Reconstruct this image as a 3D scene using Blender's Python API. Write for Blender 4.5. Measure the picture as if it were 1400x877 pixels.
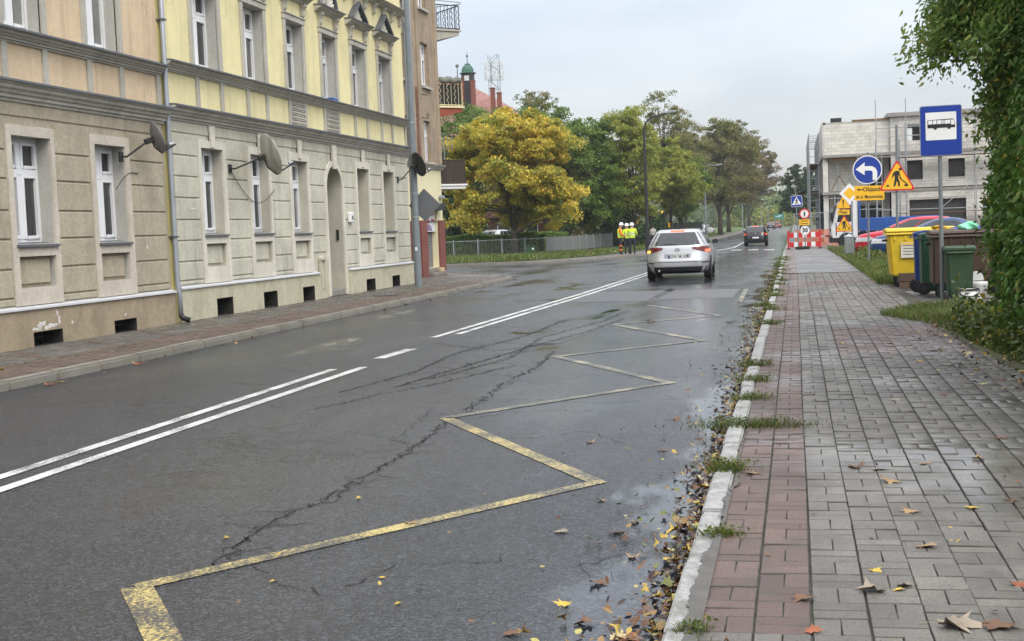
import bpy, bmesh, math, random
import numpy as np
from mathutils import Vector, Matrix
for _o in list(bpy.data.objects): bpy.data.objects.remove(_o)
random.seed(7); rng = np.random.default_rng(7)
SC = bpy.context.scene; COL = SC.collection

# ------------------------------------------------------------ camera, sky, sun, exposure
_c = bpy.data.cameras.new('camera'); CAM = bpy.data.objects.new('camera', _c); COL.objects.link(CAM)
_c.sensor_width = 36.0; _c.sensor_fit = 'HORIZONTAL'; _c.lens = 45.39; _c.clip_start = .1; _c.clip_end = 4000
_r, _u, _f = Vector((.97612, .21355, -.03987)), Vector((.02400, .07643, .99679)), Vector((-.21591, .97394, -.06948))
CAM.matrix_world = Matrix(((_r.x, _u.x, -_f.x, 0), (_r.y, _u.y, -_f.y, 0), (_r.z, _u.z, -_f.z, 1.48), (0, 0, 0, 1)))
SC.camera = CAM
SUN_EL, SUN_AZ = math.radians(48), math.radians(140)      # azimuth from +Y towards +X: behind the camera on its right
W = bpy.data.worlds.new('World'); SC.world = W; W.use_nodes = True
_nt = W.node_tree; _nt.nodes.clear()
_out = _nt.nodes.new('ShaderNodeOutputWorld'); _add = _nt.nodes.new('ShaderNodeAddShader')
_sky = _nt.nodes.new('ShaderNodeTexSky'); _sky.sky_type = 'NISHITA'; _sky.sun_disc = False
_sky.sun_elevation = SUN_EL; _sky.sun_rotation = SUN_AZ; _sky.air_density = 1.0; _sky.dust_density = 3.0
_b1 = _nt.nodes.new('ShaderNodeBackground'); _b1.inputs[1].default_value = .05
_b2 = _nt.nodes.new('ShaderNodeBackground'); _b2.inputs[1].default_value = 1.0
_tc = _nt.nodes.new('ShaderNodeTexCoord'); _sp = _nt.nodes.new('ShaderNodeSeparateXYZ')
_nt.links.new(_tc.outputs['Generated'], _sp.inputs[0])
_mr = _nt.nodes.new('ShaderNodeMapRange')                 # an overcast dome: brighter overhead than at the skyline
_mr.inputs['From Min'].default_value = 0; _mr.inputs['From Max'].default_value = 1
_mr.inputs['To Min'].default_value = .345; _mr.inputs['To Max'].default_value = 1.50
_nt.links.new(_sp.outputs['Z'], _mr.inputs['Value'])
_mp = _nt.nodes.new('ShaderNodeMapping'); _mp.inputs['Scale'].default_value = (1.6, 1.6, 5.0)
_nt.links.new(_tc.outputs['Generated'], _mp.inputs[0])
_nz = _nt.nodes.new('ShaderNodeTexNoise'); _nz.inputs['Scale'].default_value = 3.0; _nz.inputs['Detail'].default_value = 6
_nt.links.new(_mp.outputs[0], _nz.inputs['Vector'])
_cr = _nt.nodes.new('ShaderNodeValToRGB'); _cr.color_ramp.elements[0].position = .3; _cr.color_ramp.elements[1].position = .72
_cr.color_ramp.elements[0].color = (.78, .82, .895, 1); _cr.color_ramp.elements[1].color = (1.12, 1.12, 1.125, 1)
_nt.links.new(_nz.outputs[0], _cr.inputs[0])
_vm = _nt.nodes.new('ShaderNodeVectorMath'); _vm.operation = 'SCALE'
_nt.links.new(_cr.outputs[0], _vm.inputs[0]); _nt.links.new(_mr.outputs[0], _vm.inputs['Scale'])
_nt.links.new(_vm.outputs[0], _b2.inputs[0]); _nt.links.new(_sky.outputs[0], _b1.inputs[0])
_nt.links.new(_b1.outputs[0], _add.inputs[0]); _nt.links.new(_b2.outputs[0], _add.inputs[1]); _nt.links.new(_add.outputs[0], _out.inputs[0])
_s = bpy.data.lights.new('sun', 'SUN'); _s.energy = 1.3; _s.angle = math.radians(35); _s.color = (1, .96, .9)
SUN = bpy.data.objects.new('sun', _s); COL.objects.link(SUN)
_d = Vector((math.sin(SUN_AZ) * math.cos(SUN_EL), math.cos(SUN_AZ) * math.cos(SUN_EL), math.sin(SUN_EL)))
SUN.rotation_euler = _d.to_track_quat('Z', 'Y').to_euler()
SC.view_settings.view_transform = 'Standard'; SC.view_settings.look = 'None'
SC.view_settings.gamma = 1; SC.view_settings.use_curve_mapping = False; SC.view_settings.exposure = 0.42
SC.render.engine = 'CYCLES'; SC.cycles.use_denoising = True
SC.cycles.max_bounces = 4; SC.cycles.diffuse_bounces = 2; SC.cycles.glossy_bounces = 2; SC.cycles.volume_bounces = 0; SC.cycles.use_adaptive_sampling = True; SC.cycles.adaptive_threshold = .015; SC.cycles.transparent_max_bounces = 8
SC.cycles.caustics_reflective = False; SC.cycles.caustics_refractive = False

# ------------------------------------------------------------ helpers
def dip(y):
    t = min(max((y - 45) / 55, 0), 1); return -.3 * t * t * (3 - 2 * t)
def org(p):
    v = Vector((0, 0, 0))
    while p is not None: v += p.location; p = p.parent
    return v
def tag(o, label=None, cat=None, group=None, kind=None):
    if label: o['label'] = label
    if cat: o['category'] = cat
    if group: o['group'] = group
    if kind: o['kind'] = kind
    return o
def empty(name, loc, label, cat, group=None, rz=0):
    o = bpy.data.objects.new(name, None); COL.objects.link(o); o.location = loc; o.rotation_euler = (0, 0, rz)
    o.empty_display_size = .2
    return tag(o, label, cat, group)
def link(name, me, mat, parent=None, smooth=False):
    o = bpy.data.objects.new(name, me); COL.objects.link(o)
    if parent is not None: o.parent = parent
    if mat is not None:
        for m in (mat if isinstance(mat, (list, tuple)) else [mat]): me.materials.append(m)
    if smooth: me.shade_smooth()
    return o
def copy_tree(o, parent=None):
    c = o.copy(); COL.objects.link(c); c.parent = parent
    for ch in list(o.children): copy_tree(ch, c)
    return c
def fast_mesh(name, V, F):
    V = np.asarray(V, np.float32); F = np.asarray(F, np.int32); k = F.shape[1]
    me = bpy.data.meshes.new(name)
    me.vertices.add(len(V)); me.vertices.foreach_set('co', V.ravel())
    me.loops.add(F.size); me.loops.foreach_set('vertex_index', F.ravel())
    me.polygons.add(len(F)); me.polygons.foreach_set('loop_start', np.arange(0, F.size, k, dtype=np.int32))
    me.update(calc_edges=True); me.validate()
    return me
class MB:
    def __init__(s): s.v = []; s.f = []; s.m = []; s.cur = 0
    def add(s, vs, fs):
        n = len(s.v); s.v += [tuple(p) for p in vs]; s.f += [tuple(n + i for i in f) for f in fs]; s.m += [s.cur] * len(fs); return s
    def box(s, x0, y0, z0, x1, y1, z1):
        return s.add([(x0,y0,z0),(x1,y0,z0),(x1,y1,z0),(x0,y1,z0),(x0,y0,z1),(x1,y0,z1),(x1,y1,z1),(x0,y1,z1)],
                     [(3,2,1,0),(4,5,6,7),(0,1,5,4),(1,2,6,5),(2,3,7,6),(3,0,4,7)])
    def hexa(s, p): return s.add(p, [(3,2,1,0),(4,5,6,7),(0,1,5,4),(1,2,6,5),(2,3,7,6),(3,0,4,7)])
    def quad(s, a, b, c, d): return s.add([a, b, c, d], [(0,1,2,3)])
    def prism(s, poly, axis, a, b):          # poly in the two other axes, in order (x: y,z) (y: x,z) (z: x,y)
        n = len(poly)
        def pt(u, w, t): return (t,u,w) if axis == 'x' else (u,t,w) if axis == 'y' else (u,w,t)
        vs = [pt(u, w, a) for u, w in poly] + [pt(u, w, b) for u, w in poly]
        return s.add(vs, [tuple(range(n))[::-1], tuple(range(n, 2*n))] + [(i, (i+1) % n, n + (i+1) % n, n + i) for i in range(n)])
    def cyl(s, p0, p1, r0, r1=None, n=10, caps=True):
        r1 = r0 if r1 is None else r1
        p0, p1 = Vector(p0), Vector(p1); d = (p1 - p0).normalized()
        a = d.orthogonal().normalized(); b = d.cross(a)
        vs = []
        for p, r in ((p0, r0), (p1, r1)):
            vs += [p + (a * math.cos(2*math.pi*i/n) + b * math.sin(2*math.pi*i/n)) * r for i in range(n)]
        fs = [(i, (i+1) % n, n + (i+1) % n, n + i) for i in range(n)]
        if caps: fs += [tuple(range(n))[::-1], tuple(range(n, 2*n))]
        return s.add(vs, fs)
    def tube(s, path, r, n=8):
        P = [Vector(p) for p in path]; rs = r if isinstance(r, (list, tuple)) else [r] * len(P)
        vs = []; a = None
        for i, p in enumerate(P):
            d = (P[min(i+1, len(P)-1)] - P[max(i-1, 0)]).normalized()
            a = d.orthogonal().normalized() if a is None else (a - d * a.dot(d)).normalized()
            b = d.cross(a)
            vs += [p + (a * math.cos(2*math.pi*k/n) + b * math.sin(2*math.pi*k/n)) * rs[i] for k in range(n)]
        fs = []
        for i in range(len(P) - 1):
            fs += [(i*n+k, i*n+(k+1) % n, (i+1)*n+(k+1) % n, (i+1)*n+k) for k in range(n)]
        fs += [tuple(range(n))[::-1], tuple(range((len(P)-1)*n, len(P)*n))]
        return s.add(vs, fs)
    def lathe(s, prof, c=(0,0,0), n=20, axis='z'):
        vs = []; 
        for r, h in prof:
            for i in range(n):
                t = 2*math.pi*i/n; q = (r*math.cos(t), r*math.sin(t), h)
                if axis == 'y': q = (q[0], q[2], q[1])
                if axis == 'x': q = (q[2], q[0], q[1])
                vs.append((c[0]+q[0], c[1]+q[1], c[2]+q[2]))
        fs = []
        for j in range(len(prof)-1):
            fs += [(j*n+i, j*n+(i+1) % n, (j+1)*n+(i+1) % n, (j+1)*n+i) for i in range(n)]
        return s.add(vs, fs)
    def mesh(s, name, bevel=0, seg=1, off=None):
        me = bpy.data.meshes.new(name)
        v = s.v if off is None else [(p[0]-off[0], p[1]-off[1], p[2]-off[2]) for p in s.v]
        me.from_pydata(v, [], s.f)
        if any(s.m): me.polygons.foreach_set('material_index', s.m)
        bm = bmesh.new(); bm.from_mesh(me)
        if bevel:
            bmesh.ops.remove_doubles(bm, verts=bm.verts, dist=1e-5)
            bmesh.ops.bevel(bm, geom=[e for e in bm.edges if len(e.link_faces) == 2 and e.calc_face_angle(0) > .5], offset=bevel, segments=seg, affect='EDGES', clamp_overlap=True)
        bmesh.ops.recalc_face_normals(bm, faces=bm.faces)
        bm.to_mesh(me); bm.free(); me.update()
        return me
    def build(s, name, mat, parent=None, bevel=0, seg=1, smooth=False, local=False):
        me = s.mesh(name, bevel, seg, None if (parent is None or local) else org(parent))
        return link(name, me, mat, parent, smooth)
def part(name, mat, parent, *boxes, bevel=0, local=False):
    m = MB()
    for b in boxes: m.box(*b)
    return m.build(name, mat, parent, bevel, local=local)
def ring(cx, cz, r, n=40, a0=0, a1=2*math.pi, close=True):
    return [(cx + r*math.cos(a0+(a1-a0)*i/(n if close else n-1)), cz + r*math.sin(a0+(a1-a0)*i/(n if close else n-1))) for i in range(n)]
def text_mb(s, size, x=0, z=0, y=0, align='CENTER', wide=1.0, thick=.0, bold=0):
    cu = bpy.data.curves.new('t', 'FONT'); cu.body = s; cu.size = size; cu.align_x = align; cu.align_y = 'CENTER'; cu.extrude = .001; cu.offset = bold; cu.resolution_u = 3
    o = bpy.data.objects.new('t', cu); COL.objects.link(o)
    dg = bpy.context.evaluated_depsgraph_get(); me = bpy.data.meshes.new_from_object(o.evaluated_get(dg))
    m = MB(); m.add([(x + v.co.x*wide, y - v.co.z, z + v.co.y) for v in me.vertices], [tuple(p.vertices) for p in me.polygons])
    bpy.data.objects.remove(o); bpy.data.curves.remove(cu); bpy.data.meshes.remove(me)
    return m

# ------------------------------------------------------------ materials
def nd(nt, t, props=None, **ins):
    n = nt.nodes.new('ShaderNode' + t)
    for k, v in (props or {}).items(): setattr(n, k, v)
    for k, v in ins.items():
        sck = n.inputs[int(k[1:])] if k[0] == 'i' and k[1:].isdigit() else n.inputs[k.replace('_', ' ')]
        if isinstance(v, bpy.types.NodeSocket): nt.links.new(v, sck)
        else: sck.default_value = v
    return n
def c4(c): return (c[0], c[1], c[2], 1)
def newmat(name):
    m = bpy.data.materials.new(name); m.use_nodes = True
    nt = m.node_tree; return m, nt, nt.nodes['Principled BSDF']
def mixc(nt, f, a, b, mode='MIX'):
    n = nd(nt, 'Mix', dict(data_type='RGBA', blend_type=mode))
    for s, v in ((n.inputs[0], f), (n.inputs[6], a), (n.inputs[7], b)):
        if isinstance(v, bpy.types.NodeSocket): nt.links.new(v, s)
        else: s.default_value = v
    return n.outputs[2]
def mth(nt, op, a, b=0.0, c=None, clamp=False):
    kw = dict(i0=a, i1=b)
    if c is not None: kw['i2'] = c
    return nd(nt, 'Math', dict(operation=op, use_clamp=clamp), **kw).outputs[0]
def rmp(nt, v, lo, hi, a=0.0, b=1.0, smooth=True):
    return nd(nt, 'MapRange', dict(interpolation_type='SMOOTHSTEP' if smooth else 'LINEAR'), Value=v, From_Min=lo, From_Max=hi, To_Min=a, To_Max=b).outputs[0]
def noise(nt, vec, scale, detail=4, rough=.55, dist=0.0):
    return nd(nt, 'TexNoise', None, Vector=vec, Scale=scale, Detail=detail, Roughness=rough, Distortion=dist).outputs[0]
def mapv(nt, vec, sc): return nd(nt, 'Mapping', None, Vector=vec, Scale=sc).outputs[0]
def pm(name, col, rough=.6, var=.15, scale=2.0, bump=0.0, bscale=80, metal=0.0, spec=.5, dirt=0.0, dcol=(.06,.055,.045), dscale=1.2, streak=0.0, isl=0.0, coat=0.0, emit=None, es=1.0, rvar=0.0, grain=0.0, gscale=13):
    m, nt, b = newmat(name)
    pos = nd(nt, 'NewGeometry').outputs['Position']
    n1 = noise(nt, pos, scale, 5)
    f = rmp(nt, n1, .25, .75, 1 - var, 1 + var, False)
    if grain: f = mth(nt, 'MULTIPLY', f, rmp(nt, noise(nt, pos, gscale, 5, .75), .3, .7, 1 - grain, 1 + grain, False))
    if isl:
        r1 = nd(nt, 'NewGeometry').outputs['Random Per Island']; r2 = nd(nt, 'ObjectInfo').outputs['Random']
        rr = mth(nt, 'FRACT', mth(nt, 'ADD', r1, r2)); f = mth(nt, 'MULTIPLY', f, rmp(nt, rr, 0, 1, 1 - isl, 1 + isl, False))
    colr = mixc(nt, 1.0, c4(col), nd(nt, 'CombineColor', None, i0=f, i1=f, i2=f).outputs[0], 'MULTIPLY')
    if dirt:
        d = rmp(nt, noise(nt, pos, dscale, 6, .68), .42, .70, 0, dirt)
        colr = mixc(nt, d, colr, c4(dcol))
    if streak:
        d = rmp(nt, noise(nt, mapv(nt, pos, (4, 4, .35)), 1.0, 6, .68), .46, .72, 0, streak)
        colr = mixc(nt, d, colr, c4(dcol))
    nt.links.new(colr, b.inputs['Base Color'])
    b.inputs['Metallic'].default_value = metal; b.inputs['Specular IOR Level'].default_value = spec
    if rvar: nt.links.new(rmp(nt, noise(nt, pos, scale*1.7, 4), .3, .7, rough - rvar, rough + rvar), b.inputs['Roughness'])
    else: b.inputs['Roughness'].default_value = rough
    if coat: b.inputs['Coat Weight'].default_value = coat; b.inputs['Coat Roughness'].default_value = .05
    if bump:
        h = noise(nt, pos, bscale, 3, .6)
        nt.links.new(nd(nt, 'Bump', None, Strength=bump, Distance=.01, Height=h).outputs[0], b.inputs['Normal'])
    if emit: b.inputs['Emission Color'].default_value = c4(emit); b.inputs['Emission Strength'].default_value = es
    return m
def leafmat(name, ca, cb, cc=None, trans=.35, rough=.5, nsc=.6):
    m, nt, b = newmat(name)
    g = nd(nt, 'NewGeometry'); r = g.outputs['Random Per Island']
    n1 = noise(nt, g.outputs['Position'], nsc, 3)
    f = mth(nt, 'ADD', mth(nt, 'MULTIPLY', r, .55), rmp(nt, n1, .3, .7, -.1, .55), clamp=True)
    col = mixc(nt, f, c4(ca), c4(cb))
    if cc is not None: col = mixc(nt, rmp(nt, mth(nt, 'FRACT', mth(nt, 'MULTIPLY', r, 7.31)), .86, .9, 0, 1), col, c4(cc))
    nt.links.new(col, b.inputs['Base Color']); b.inputs['Roughness'].default_value = rough; b.inputs['Specular IOR Level'].default_value = .35
    t = nd(nt, 'BsdfTranslucent', None, Color=col)
    mx = nd(nt, 'MixShader', None, i0=trans, i1=b.outputs[0], i2=t.outputs[0])
    nt.links.new(mx.outputs[0], nt.nodes['Material Output'].inputs[0])
    return m
M = {}
M['sage'] = pm('sage_stucco', (.56,.545,.435), .9, .12, 1.1, .5, 22, dirt=.38, dcol=(.27,.26,.20), streak=.60, grain=.13)
M['sage_plain'] = pm('sage_reveal', (.49,.475,.39), .9, .1, 1.5, .4, 20, grain=.1, dirt=.3, dcol=(.28,.27,.22), streak=.25)
M['cream_band'] = pm('pale_surround', (.68,.65,.55), .9, .08, 2, .4, 24, grain=.10, dirt=.35, dcol=(.4,.38,.31), streak=.25)
M['yellow'] = pm('yellow_stucco', (.80,.72,.40), .9, .08, .9, .4, 22, grain=.07, dirt=.25, dcol=(.52,.46,.27), streak=.45)
M['yellow_edge'] = pm('olive_yellow_edge', (.55,.49,.20), .9, .1, 1.5, .3, 60, streak=.4)
M['grey_mould'] = pm('grey_moulding', (.47,.45,.39), .85, .1, 2, .3, 25, grain=.12, dirt=.3, dcol=(.2,.19,.16), streak=.4)
M['grey_jamb'] = pm('grey_window_jamb', (.46,.45,.41), .9, .08, 1.5, .3, 25, grain=.10, dirt=.3, dcol=(.3,.29,.26), streak=.2)
M['tan'] = pm('tan_stucco', (.43,.382,.28), .92, .12, 1.3, .6, 22, grain=.20, gscale=17, dirt=.35, dcol=(.23,.19,.14), streak=.45)
M['tan_band'] = pm('tan_surround', (.58,.53,.44), .9, .1, 2, .5, 22, grain=.14, dirt=.3, dcol=(.36,.31,.24), streak=.2)
M['peach'] = pm('peach_stucco', (.68,.53,.355), .92, .10, 1.0, .4, 22, grain=.08, dirt=.35, dcol=(.42,.31,.20), streak=.55)
M['plinth_a'] = pm('tan_plinth', (.38,.31,.21), .92, .14, 1.2, .5, 20, grain=.16, dirt=.6, dcol=(.17,.14,.09), streak=.3)
M['plinth_b'] = pm('sage_plinth', (.54,.51,.37), .92, .14, 1.2, .5, 20, grain=.14, dirt=.6, dcol=(.25,.23,.15), streak=.3)
M['zinc'] = pm('zinc_sheet', (.36,.39,.43), .45, .12, 3, .1, 30, metal=.5, streak=.3, dcol=(.2,.2,.2))
M['zinc_dark'] = pm('dark_zinc', (.13,.14,.155), .5, .15, 3, metal=.3)
M['sillwhite'] = pm('pale_flashing', (.70,.71,.73), .4, .06, 4, metal=.2)
M['upvc'] = pm('white_window_plastic', (.82,.83,.84), .35, .03, 3)
M['glass'] = pm('dark_window_glass', (.035,.038,.04), .04, .4, 1.4, spec=.8)
M['curtain_glass'] = pm('window_glass_curtain', (.20,.20,.19), .05, .3, 3, spec=.8, streak=.95, dcol=(.035,.035,.035))
M['cellar'] = pm('cellar_dark', (.025,.023,.02), .9)
M['brown_wall'] = pm('brown_old_stucco', (.38,.30,.21), .93, .14, .9, .6, 20, grain=.2, gscale=9, dirt=.55, dcol=(.19,.145,.1), streak=.55)
M['c_yellow'] = pm('shop_yellow_wall', (.78,.72,.46), .9, .06, 1.2, .15, 50, streak=.2, dcol=(.55,.5,.35))
M['red_paint'] = pm('brick_red_paint', (.20,.062,.045), .7, .15, 2, .3, 30)
M['dark_metal'] = pm('dark_painted_metal', (.03,.032,.035), .45, .15, 3, metal=.3)
M['galv'] = pm('galvanised_steel', (.36,.385,.40), .5, .12, 5, metal=.45, streak=.25, dcol=(.2,.2,.2))
M['grey_pole'] = pm('grey_painted_pole', (.17,.205,.225), .5, .12, 3, .1, 40, dirt=.3, dcol=(.3,.3,.3), dscale=7)
M['signback'] = pm('grey_sign_back', (.13,.14,.15), .6, .05)
M['dish_grey'] = pm('grey_dish', (.19,.19,.19), .5, .1, 3, streak=.3)
M['dish_pale'] = pm('weathered_pale_dish', (.42,.42,.37), .5, .1, 3, streak=.8, dcol=(.12,.12,.1))
M['black'] = pm('black_plastic', (.014,.014,.015), .5, .2, 5)
M['blackrub'] = pm('black_rubber', (.018,.018,.018), .85, .2, 8)
M['white'] = pm('white_paint', (.80,.80,.79), .45, .04, 3)
M['blue_sign'] = pm('blue_sign_film', (.012,.045,.30), .35, .06, 2)
M['yel_sign'] = pm('amber_sign_film', (.85,.48,.02), .4, .06, 2)
M['red_sign'] = pm('red_sign_film', (.60,.025,.03), .4, .06, 2)
M['rust'] = pm('rusty_red', (.28,.07,.035), .8, .2, 3)
M['bark'] = pm('tree_bark', (.075,.062,.048), .95, .3, 2, .8, 14)
M['bark_dark'] = pm('dark_bark', (.04,.034,.027), .95, .3, 2, .8, 14)
M['orange'] = pm('orange_workwear', (.85,.17,.02), .7, .08)
M['hivis'] = pm('lime_hi_vis', (.60,.80,.03), .65, .08)
M['reflect'] = pm('silver_reflective_tape', (.7,.7,.68), .4)
M['navy'] = pm('navy_cloth', (.02,.026,.04), .9, .2, 8)
M['skin'] = pm('skin', (.55,.33,.23), .6)
M['grey_cloth'] = pm('pale_grey_cloth', (.45,.44,.41), .9, .15, 8)
M['hair'] = pm('brown_hair', (.06,.035,.02), .8)
# ------------------------------------------------------------ ground materials
def asphalt(name, base=(.0175,.0202,.0255), wetx=True):
    m, nt, b = newmat(name)
    pos = nd(nt, 'NewGeometry').outputs['Position']; sx = nd(nt, 'SeparateXYZ', None, Vector=pos)
    macro = noise(nt, pos, .35, 5, .6); mid = noise(nt, pos, 2.3, 5, .65)
    spk = nd(nt, 'TexVoronoi', dict(feature='F1'), Vector=pos, Scale=78.0); spkc = nd(nt, 'SeparateColor', None, i0=spk.outputs['Color']).outputs[0]
    fine = noise(nt, pos, 75, 4, .75)
    f = mth(nt, 'MULTIPLY', rmp(nt, macro, .3, .7, .78, 1.25), rmp(nt, mid, .3, .7, .82, 1.18))
    f = mth(nt, 'MULTIPLY', f, rmp(nt, spkc, .0, 1.0, .30, 1.9, False))
    col = mixc(nt, 1.0, c4(base), nd(nt, 'CombineColor', None, i0=f, i1=f, i2=f).outputs[0], 'MULTIPLY')
    chips = rmp(nt, spkc, .70, .88, 0, .042)
    col = mixc(nt, 1.0, col, nd(nt, 'CombineColor', None, i0=mth(nt, 'MULTIPLY', chips, .88), i1=mth(nt, 'MULTIPLY', chips, .95), i2=mth(nt, 'MULTIPLY', chips, 1.08)).outputs[0], 'ADD')
    # brownish worn left lane
    col = mixc(nt, mth(nt, 'MULTIPLY', rmp(nt, sx.outputs[0], -5.5, -8.5), rmp(nt, noise(nt, mapv(nt, pos, (1, .25, 1)), .9, 4), .35, .7)), col, c4((.026,.026,.027)))
    # hair cracks
    wv = nd(nt, 'VectorMath', dict(operation='ADD'), i0=pos, i1=nd(nt, 'VectorMath', dict(operation='SCALE'), i0=nd(nt, 'TexNoise', None, Vector=pos, Scale=1.6, Detail=5).outputs['Color'], Scale=.9).outputs[0]).outputs[0]
    vo = nd(nt, 'TexVoronoi', dict(feature='DISTANCE_TO_EDGE'), Vector=wv, Scale=.85).outputs[0]
    vo2 = nd(nt, 'TexVoronoi', dict(feature='DISTANCE_TO_EDGE'), Vector=wv, Scale=3.2).outputs[0]
    msk = rmp(nt, noise(nt, pos, .28, 3), .50, .60)
    ck = mth(nt, 'MULTIPLY', rmp(nt, vo, .004, .016, 1, 0), msk)
    msk2 = rmp(nt, noise(nt, nd(nt, 'Mapping', None, Vector=pos, Location=(7, 3, 0), Scale=(1, .35, 1)).outputs[0], .5, 3), .56, .64)
    ck = mth(nt, 'MAXIMUM', ck, mth(nt, 'MULTIPLY', rmp(nt, vo2, .006, .03, .9, 0), msk2))
    col = mixc(nt, ck, col, c4((.012,.012,.012)))
    # wet film: towards the right gutter and in hollows
    wet = mth(nt, 'ADD', rmp(nt, sx.outputs[0], -5.2, -2.6, -.10, .52), rmp(nt, noise(nt, mapv(nt, pos, (1, .4, 1)), .55, 5, .6), .38, .72, -.2, .55))
    wet = mth(nt, 'ADD', wet, rmp(nt, sx.outputs[1], 7, 26, -.05, .50), clamp=True)
    pn = mth(nt, 'ADD', mth(nt, 'MULTIPLY', noise(nt, mapv(nt, pos, (1.6, .55, 1)), .9, 6, .62), .8), rmp(nt, sx.outputs[0], -1.7, -.6, -.14, .30, False))
    pud = rmp(nt, pn, .52, .70)
    pn2 = noise(nt, nd(nt, 'Mapping', None, Vector=pos, Location=(1.7, 4.4, 0), Scale=(1.1, .38, 1)).outputs[0], .75, 6, .6)
    pud = mth(nt, 'MAXIMUM', pud, mth(nt, 'MULTIPLY', rmp(nt, pn2, .57, .68), mth(nt, 'MULTIPLY', rmp(nt, sx.outputs[1], 13, 19), rmp(nt, sx.outputs[1], 34, 46, 1.0, 0.0))))
    col = mixc(nt, mth(nt, 'MULTIPLY', wet, .35), col, c4((.03,.032,.036)))
    nt.links.new(col, b.inputs['Base Color'])
    ro = mth(nt, 'ADD', rmp(nt, wet, 0, 1, .33, .13, False), rmp(nt, fine, .3, .7, -.07, .07))
    ro = mth(nt, 'ADD', mth(nt, 'MULTIPLY', ro, mth(nt, 'SUBTRACT', 1.0, pud)), mth(nt, 'MULTIPLY', pud, .045))
    nt.links.new(ro, b.inputs['Roughness']); b.inputs['Specular IOR Level'].default_value = .45
    h = mth(nt, 'ADD', mth(nt, 'MULTIPLY', spk.outputs['Distance'], -.8), mth(nt, 'MULTIPLY', fine, .6))
    h = mth(nt, 'SUBTRACT', h, mth(nt, 'MULTIPLY', ck, 2.5))
    nt.links.new(nd(nt, 'Bump', None, Strength=mth(nt, 'MULTIPLY', rmp(nt, wet, 0, 1, .8, .12), rmp(nt, pud, 0, 1, 1.0, .05)), Distance=.008, Height=h).outputs[0], b.inputs['Normal'])
    return m
M['asphalt'] = asphalt('wet_asphalt')
M['patch'] = pm('asphalt_patch', (.040,.039,.040), .32, .2, 3, .5, 120)
M['crack'] = pm('dark_crack_strip', (.010,.010,.010), .8, .3, 20, .5, 90)  # road cracks drawn as near-black strips
def paint(name, col, lo, hi):
    m, nt, b = newmat(name)
    pos = nd(nt, 'NewGeometry').outputs['Position']
    n = mth(nt, 'ADD', mth(nt, 'MULTIPLY', noise(nt, pos, 55, 4, .85), .66), mth(nt, 'MULTIPLY', noise(nt, pos, 2.2, 5, .6), .34))
    w = rmp(nt, n, lo, hi)
    colr = mixc(nt, rmp(nt, noise(nt, pos, 5, 4), .3, .7, 0, .35), c4(col), c4([c*.6 for c in col]))
    nt.links.new(mixc(nt, w, colr, c4((.055,.055,.055))), b.inputs['Base Color'])
    b.inputs['Roughness'].default_value = .42
    nt.links.new(nd(nt, 'Bump', None, Strength=.5, Distance=.005, Height=noise(nt, pos, 130, 3)).outputs[0], b.inputs['Normal'])
    return m
M['paint_y'] = paint('worn_yellow_road_paint', (.60,.47,.16), .43, .53)
M['paint_y2'] = paint('faded_yellow_road_paint', (.50,.44,.26), .42, .51)
M['paint_w'] = paint('worn_white_road_paint', (.68,.68,.66), .50, .57)
def paver(name, col, isl=.16):
    m, nt, b = newmat(name)
    g = nd(nt, 'NewGeometry'); pos = g.outputs['Position']
    rr = mth(nt, 'FRACT', mth(nt, 'ADD', g.outputs['Random Per Island'], nd(nt, 'ObjectInfo').outputs['Random']))
    f = mth(nt, 'MULTIPLY', rmp(nt, rr, 0, 1, 1 - isl, 1 + isl, False), rmp(nt, noise(nt, pos, 1.1, 5, .6), .3, .7, .8, 1.2))
    f = mth(nt, 'MULTIPLY', f, rmp(nt, noise(nt, pos, 85, 4, .8), .3, .7, .66, 1.34))
    pit = rmp(nt, nd(nt, 'TexVoronoi', dict(feature='F1'), Vector=pos, Scale=38.0).outputs['Distance'], .10, .20, .35, 1.0)
    f = mth(nt, 'MULTIPLY', f, pit)
    colr = mixc(nt, 1.0, c4(col), nd(nt, 'CombineColor', None, i0=f, i1=f, i2=f).outputs[0], 'MULTIPLY')
    dirt = rmp(nt, noise(nt, mapv(nt, pos, (1.4, .5, 1)), 1.3, 6, .7), .46, .68, 0, .6)
    colr = mixc(nt, dirt, colr, c4((.062,.056,.046)))
    nt.links.new(colr, b.inputs['Base Color'])
    wet = rmp(nt, noise(nt, nd(nt, 'Mapping', None, Vector=pos, Location=(3.3, 1.2, 0), Scale=(.9, .55, 1)).outputs[0], .8, 4, .5), .51, .68)
    nt.links.new(rmp(nt, wet, 0, 1, .60, .13, False), b.inputs['Roughness'])
    nt.links.new(nd(nt, 'Bump', None, Strength=rmp(nt, wet, 0, 1, .5, .1), Distance=.004, Height=noise(nt, pos, 90, 4, .75)).outputs[0], b.inputs['Normal'])
    return m
M['paver_grey'] = paver('grey_concrete_paver', (.140,.130,.113))
M['paver_red'] = paver('red_concrete_paver', (.128,.084,.071))
M['paver_brown'] = paver('brown_red_paver', (.13,.085,.065))
M['paver_rim'] = pm('dirt_shade_paver_rim', (.085,.078,.066), .9, .3, 12)  # chamfers and sides darkened: joint dirt plus joint shade put into the colour
M['joint'] = pm('sandy_joint', (.085,.078,.064), .95, .3, 6, .6, 120, dirt=.4, dcol=(.04,.05,.025), dscale=2.5)
M['kerb_white'] = pm('pale_worn_kerb', (.37,.37,.355), .8, .25, 7, .6, 90, dirt=.75, dcol=(.13,.125,.11), dscale=5, grain=.3, gscale=60)
M['kerb_grey'] = pm('grey_granite_kerb', (.25,.235,.20), .75, .2, 4, .5, 60, dirt=.5, dcol=(.10,.09,.07), dscale=2)
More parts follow.
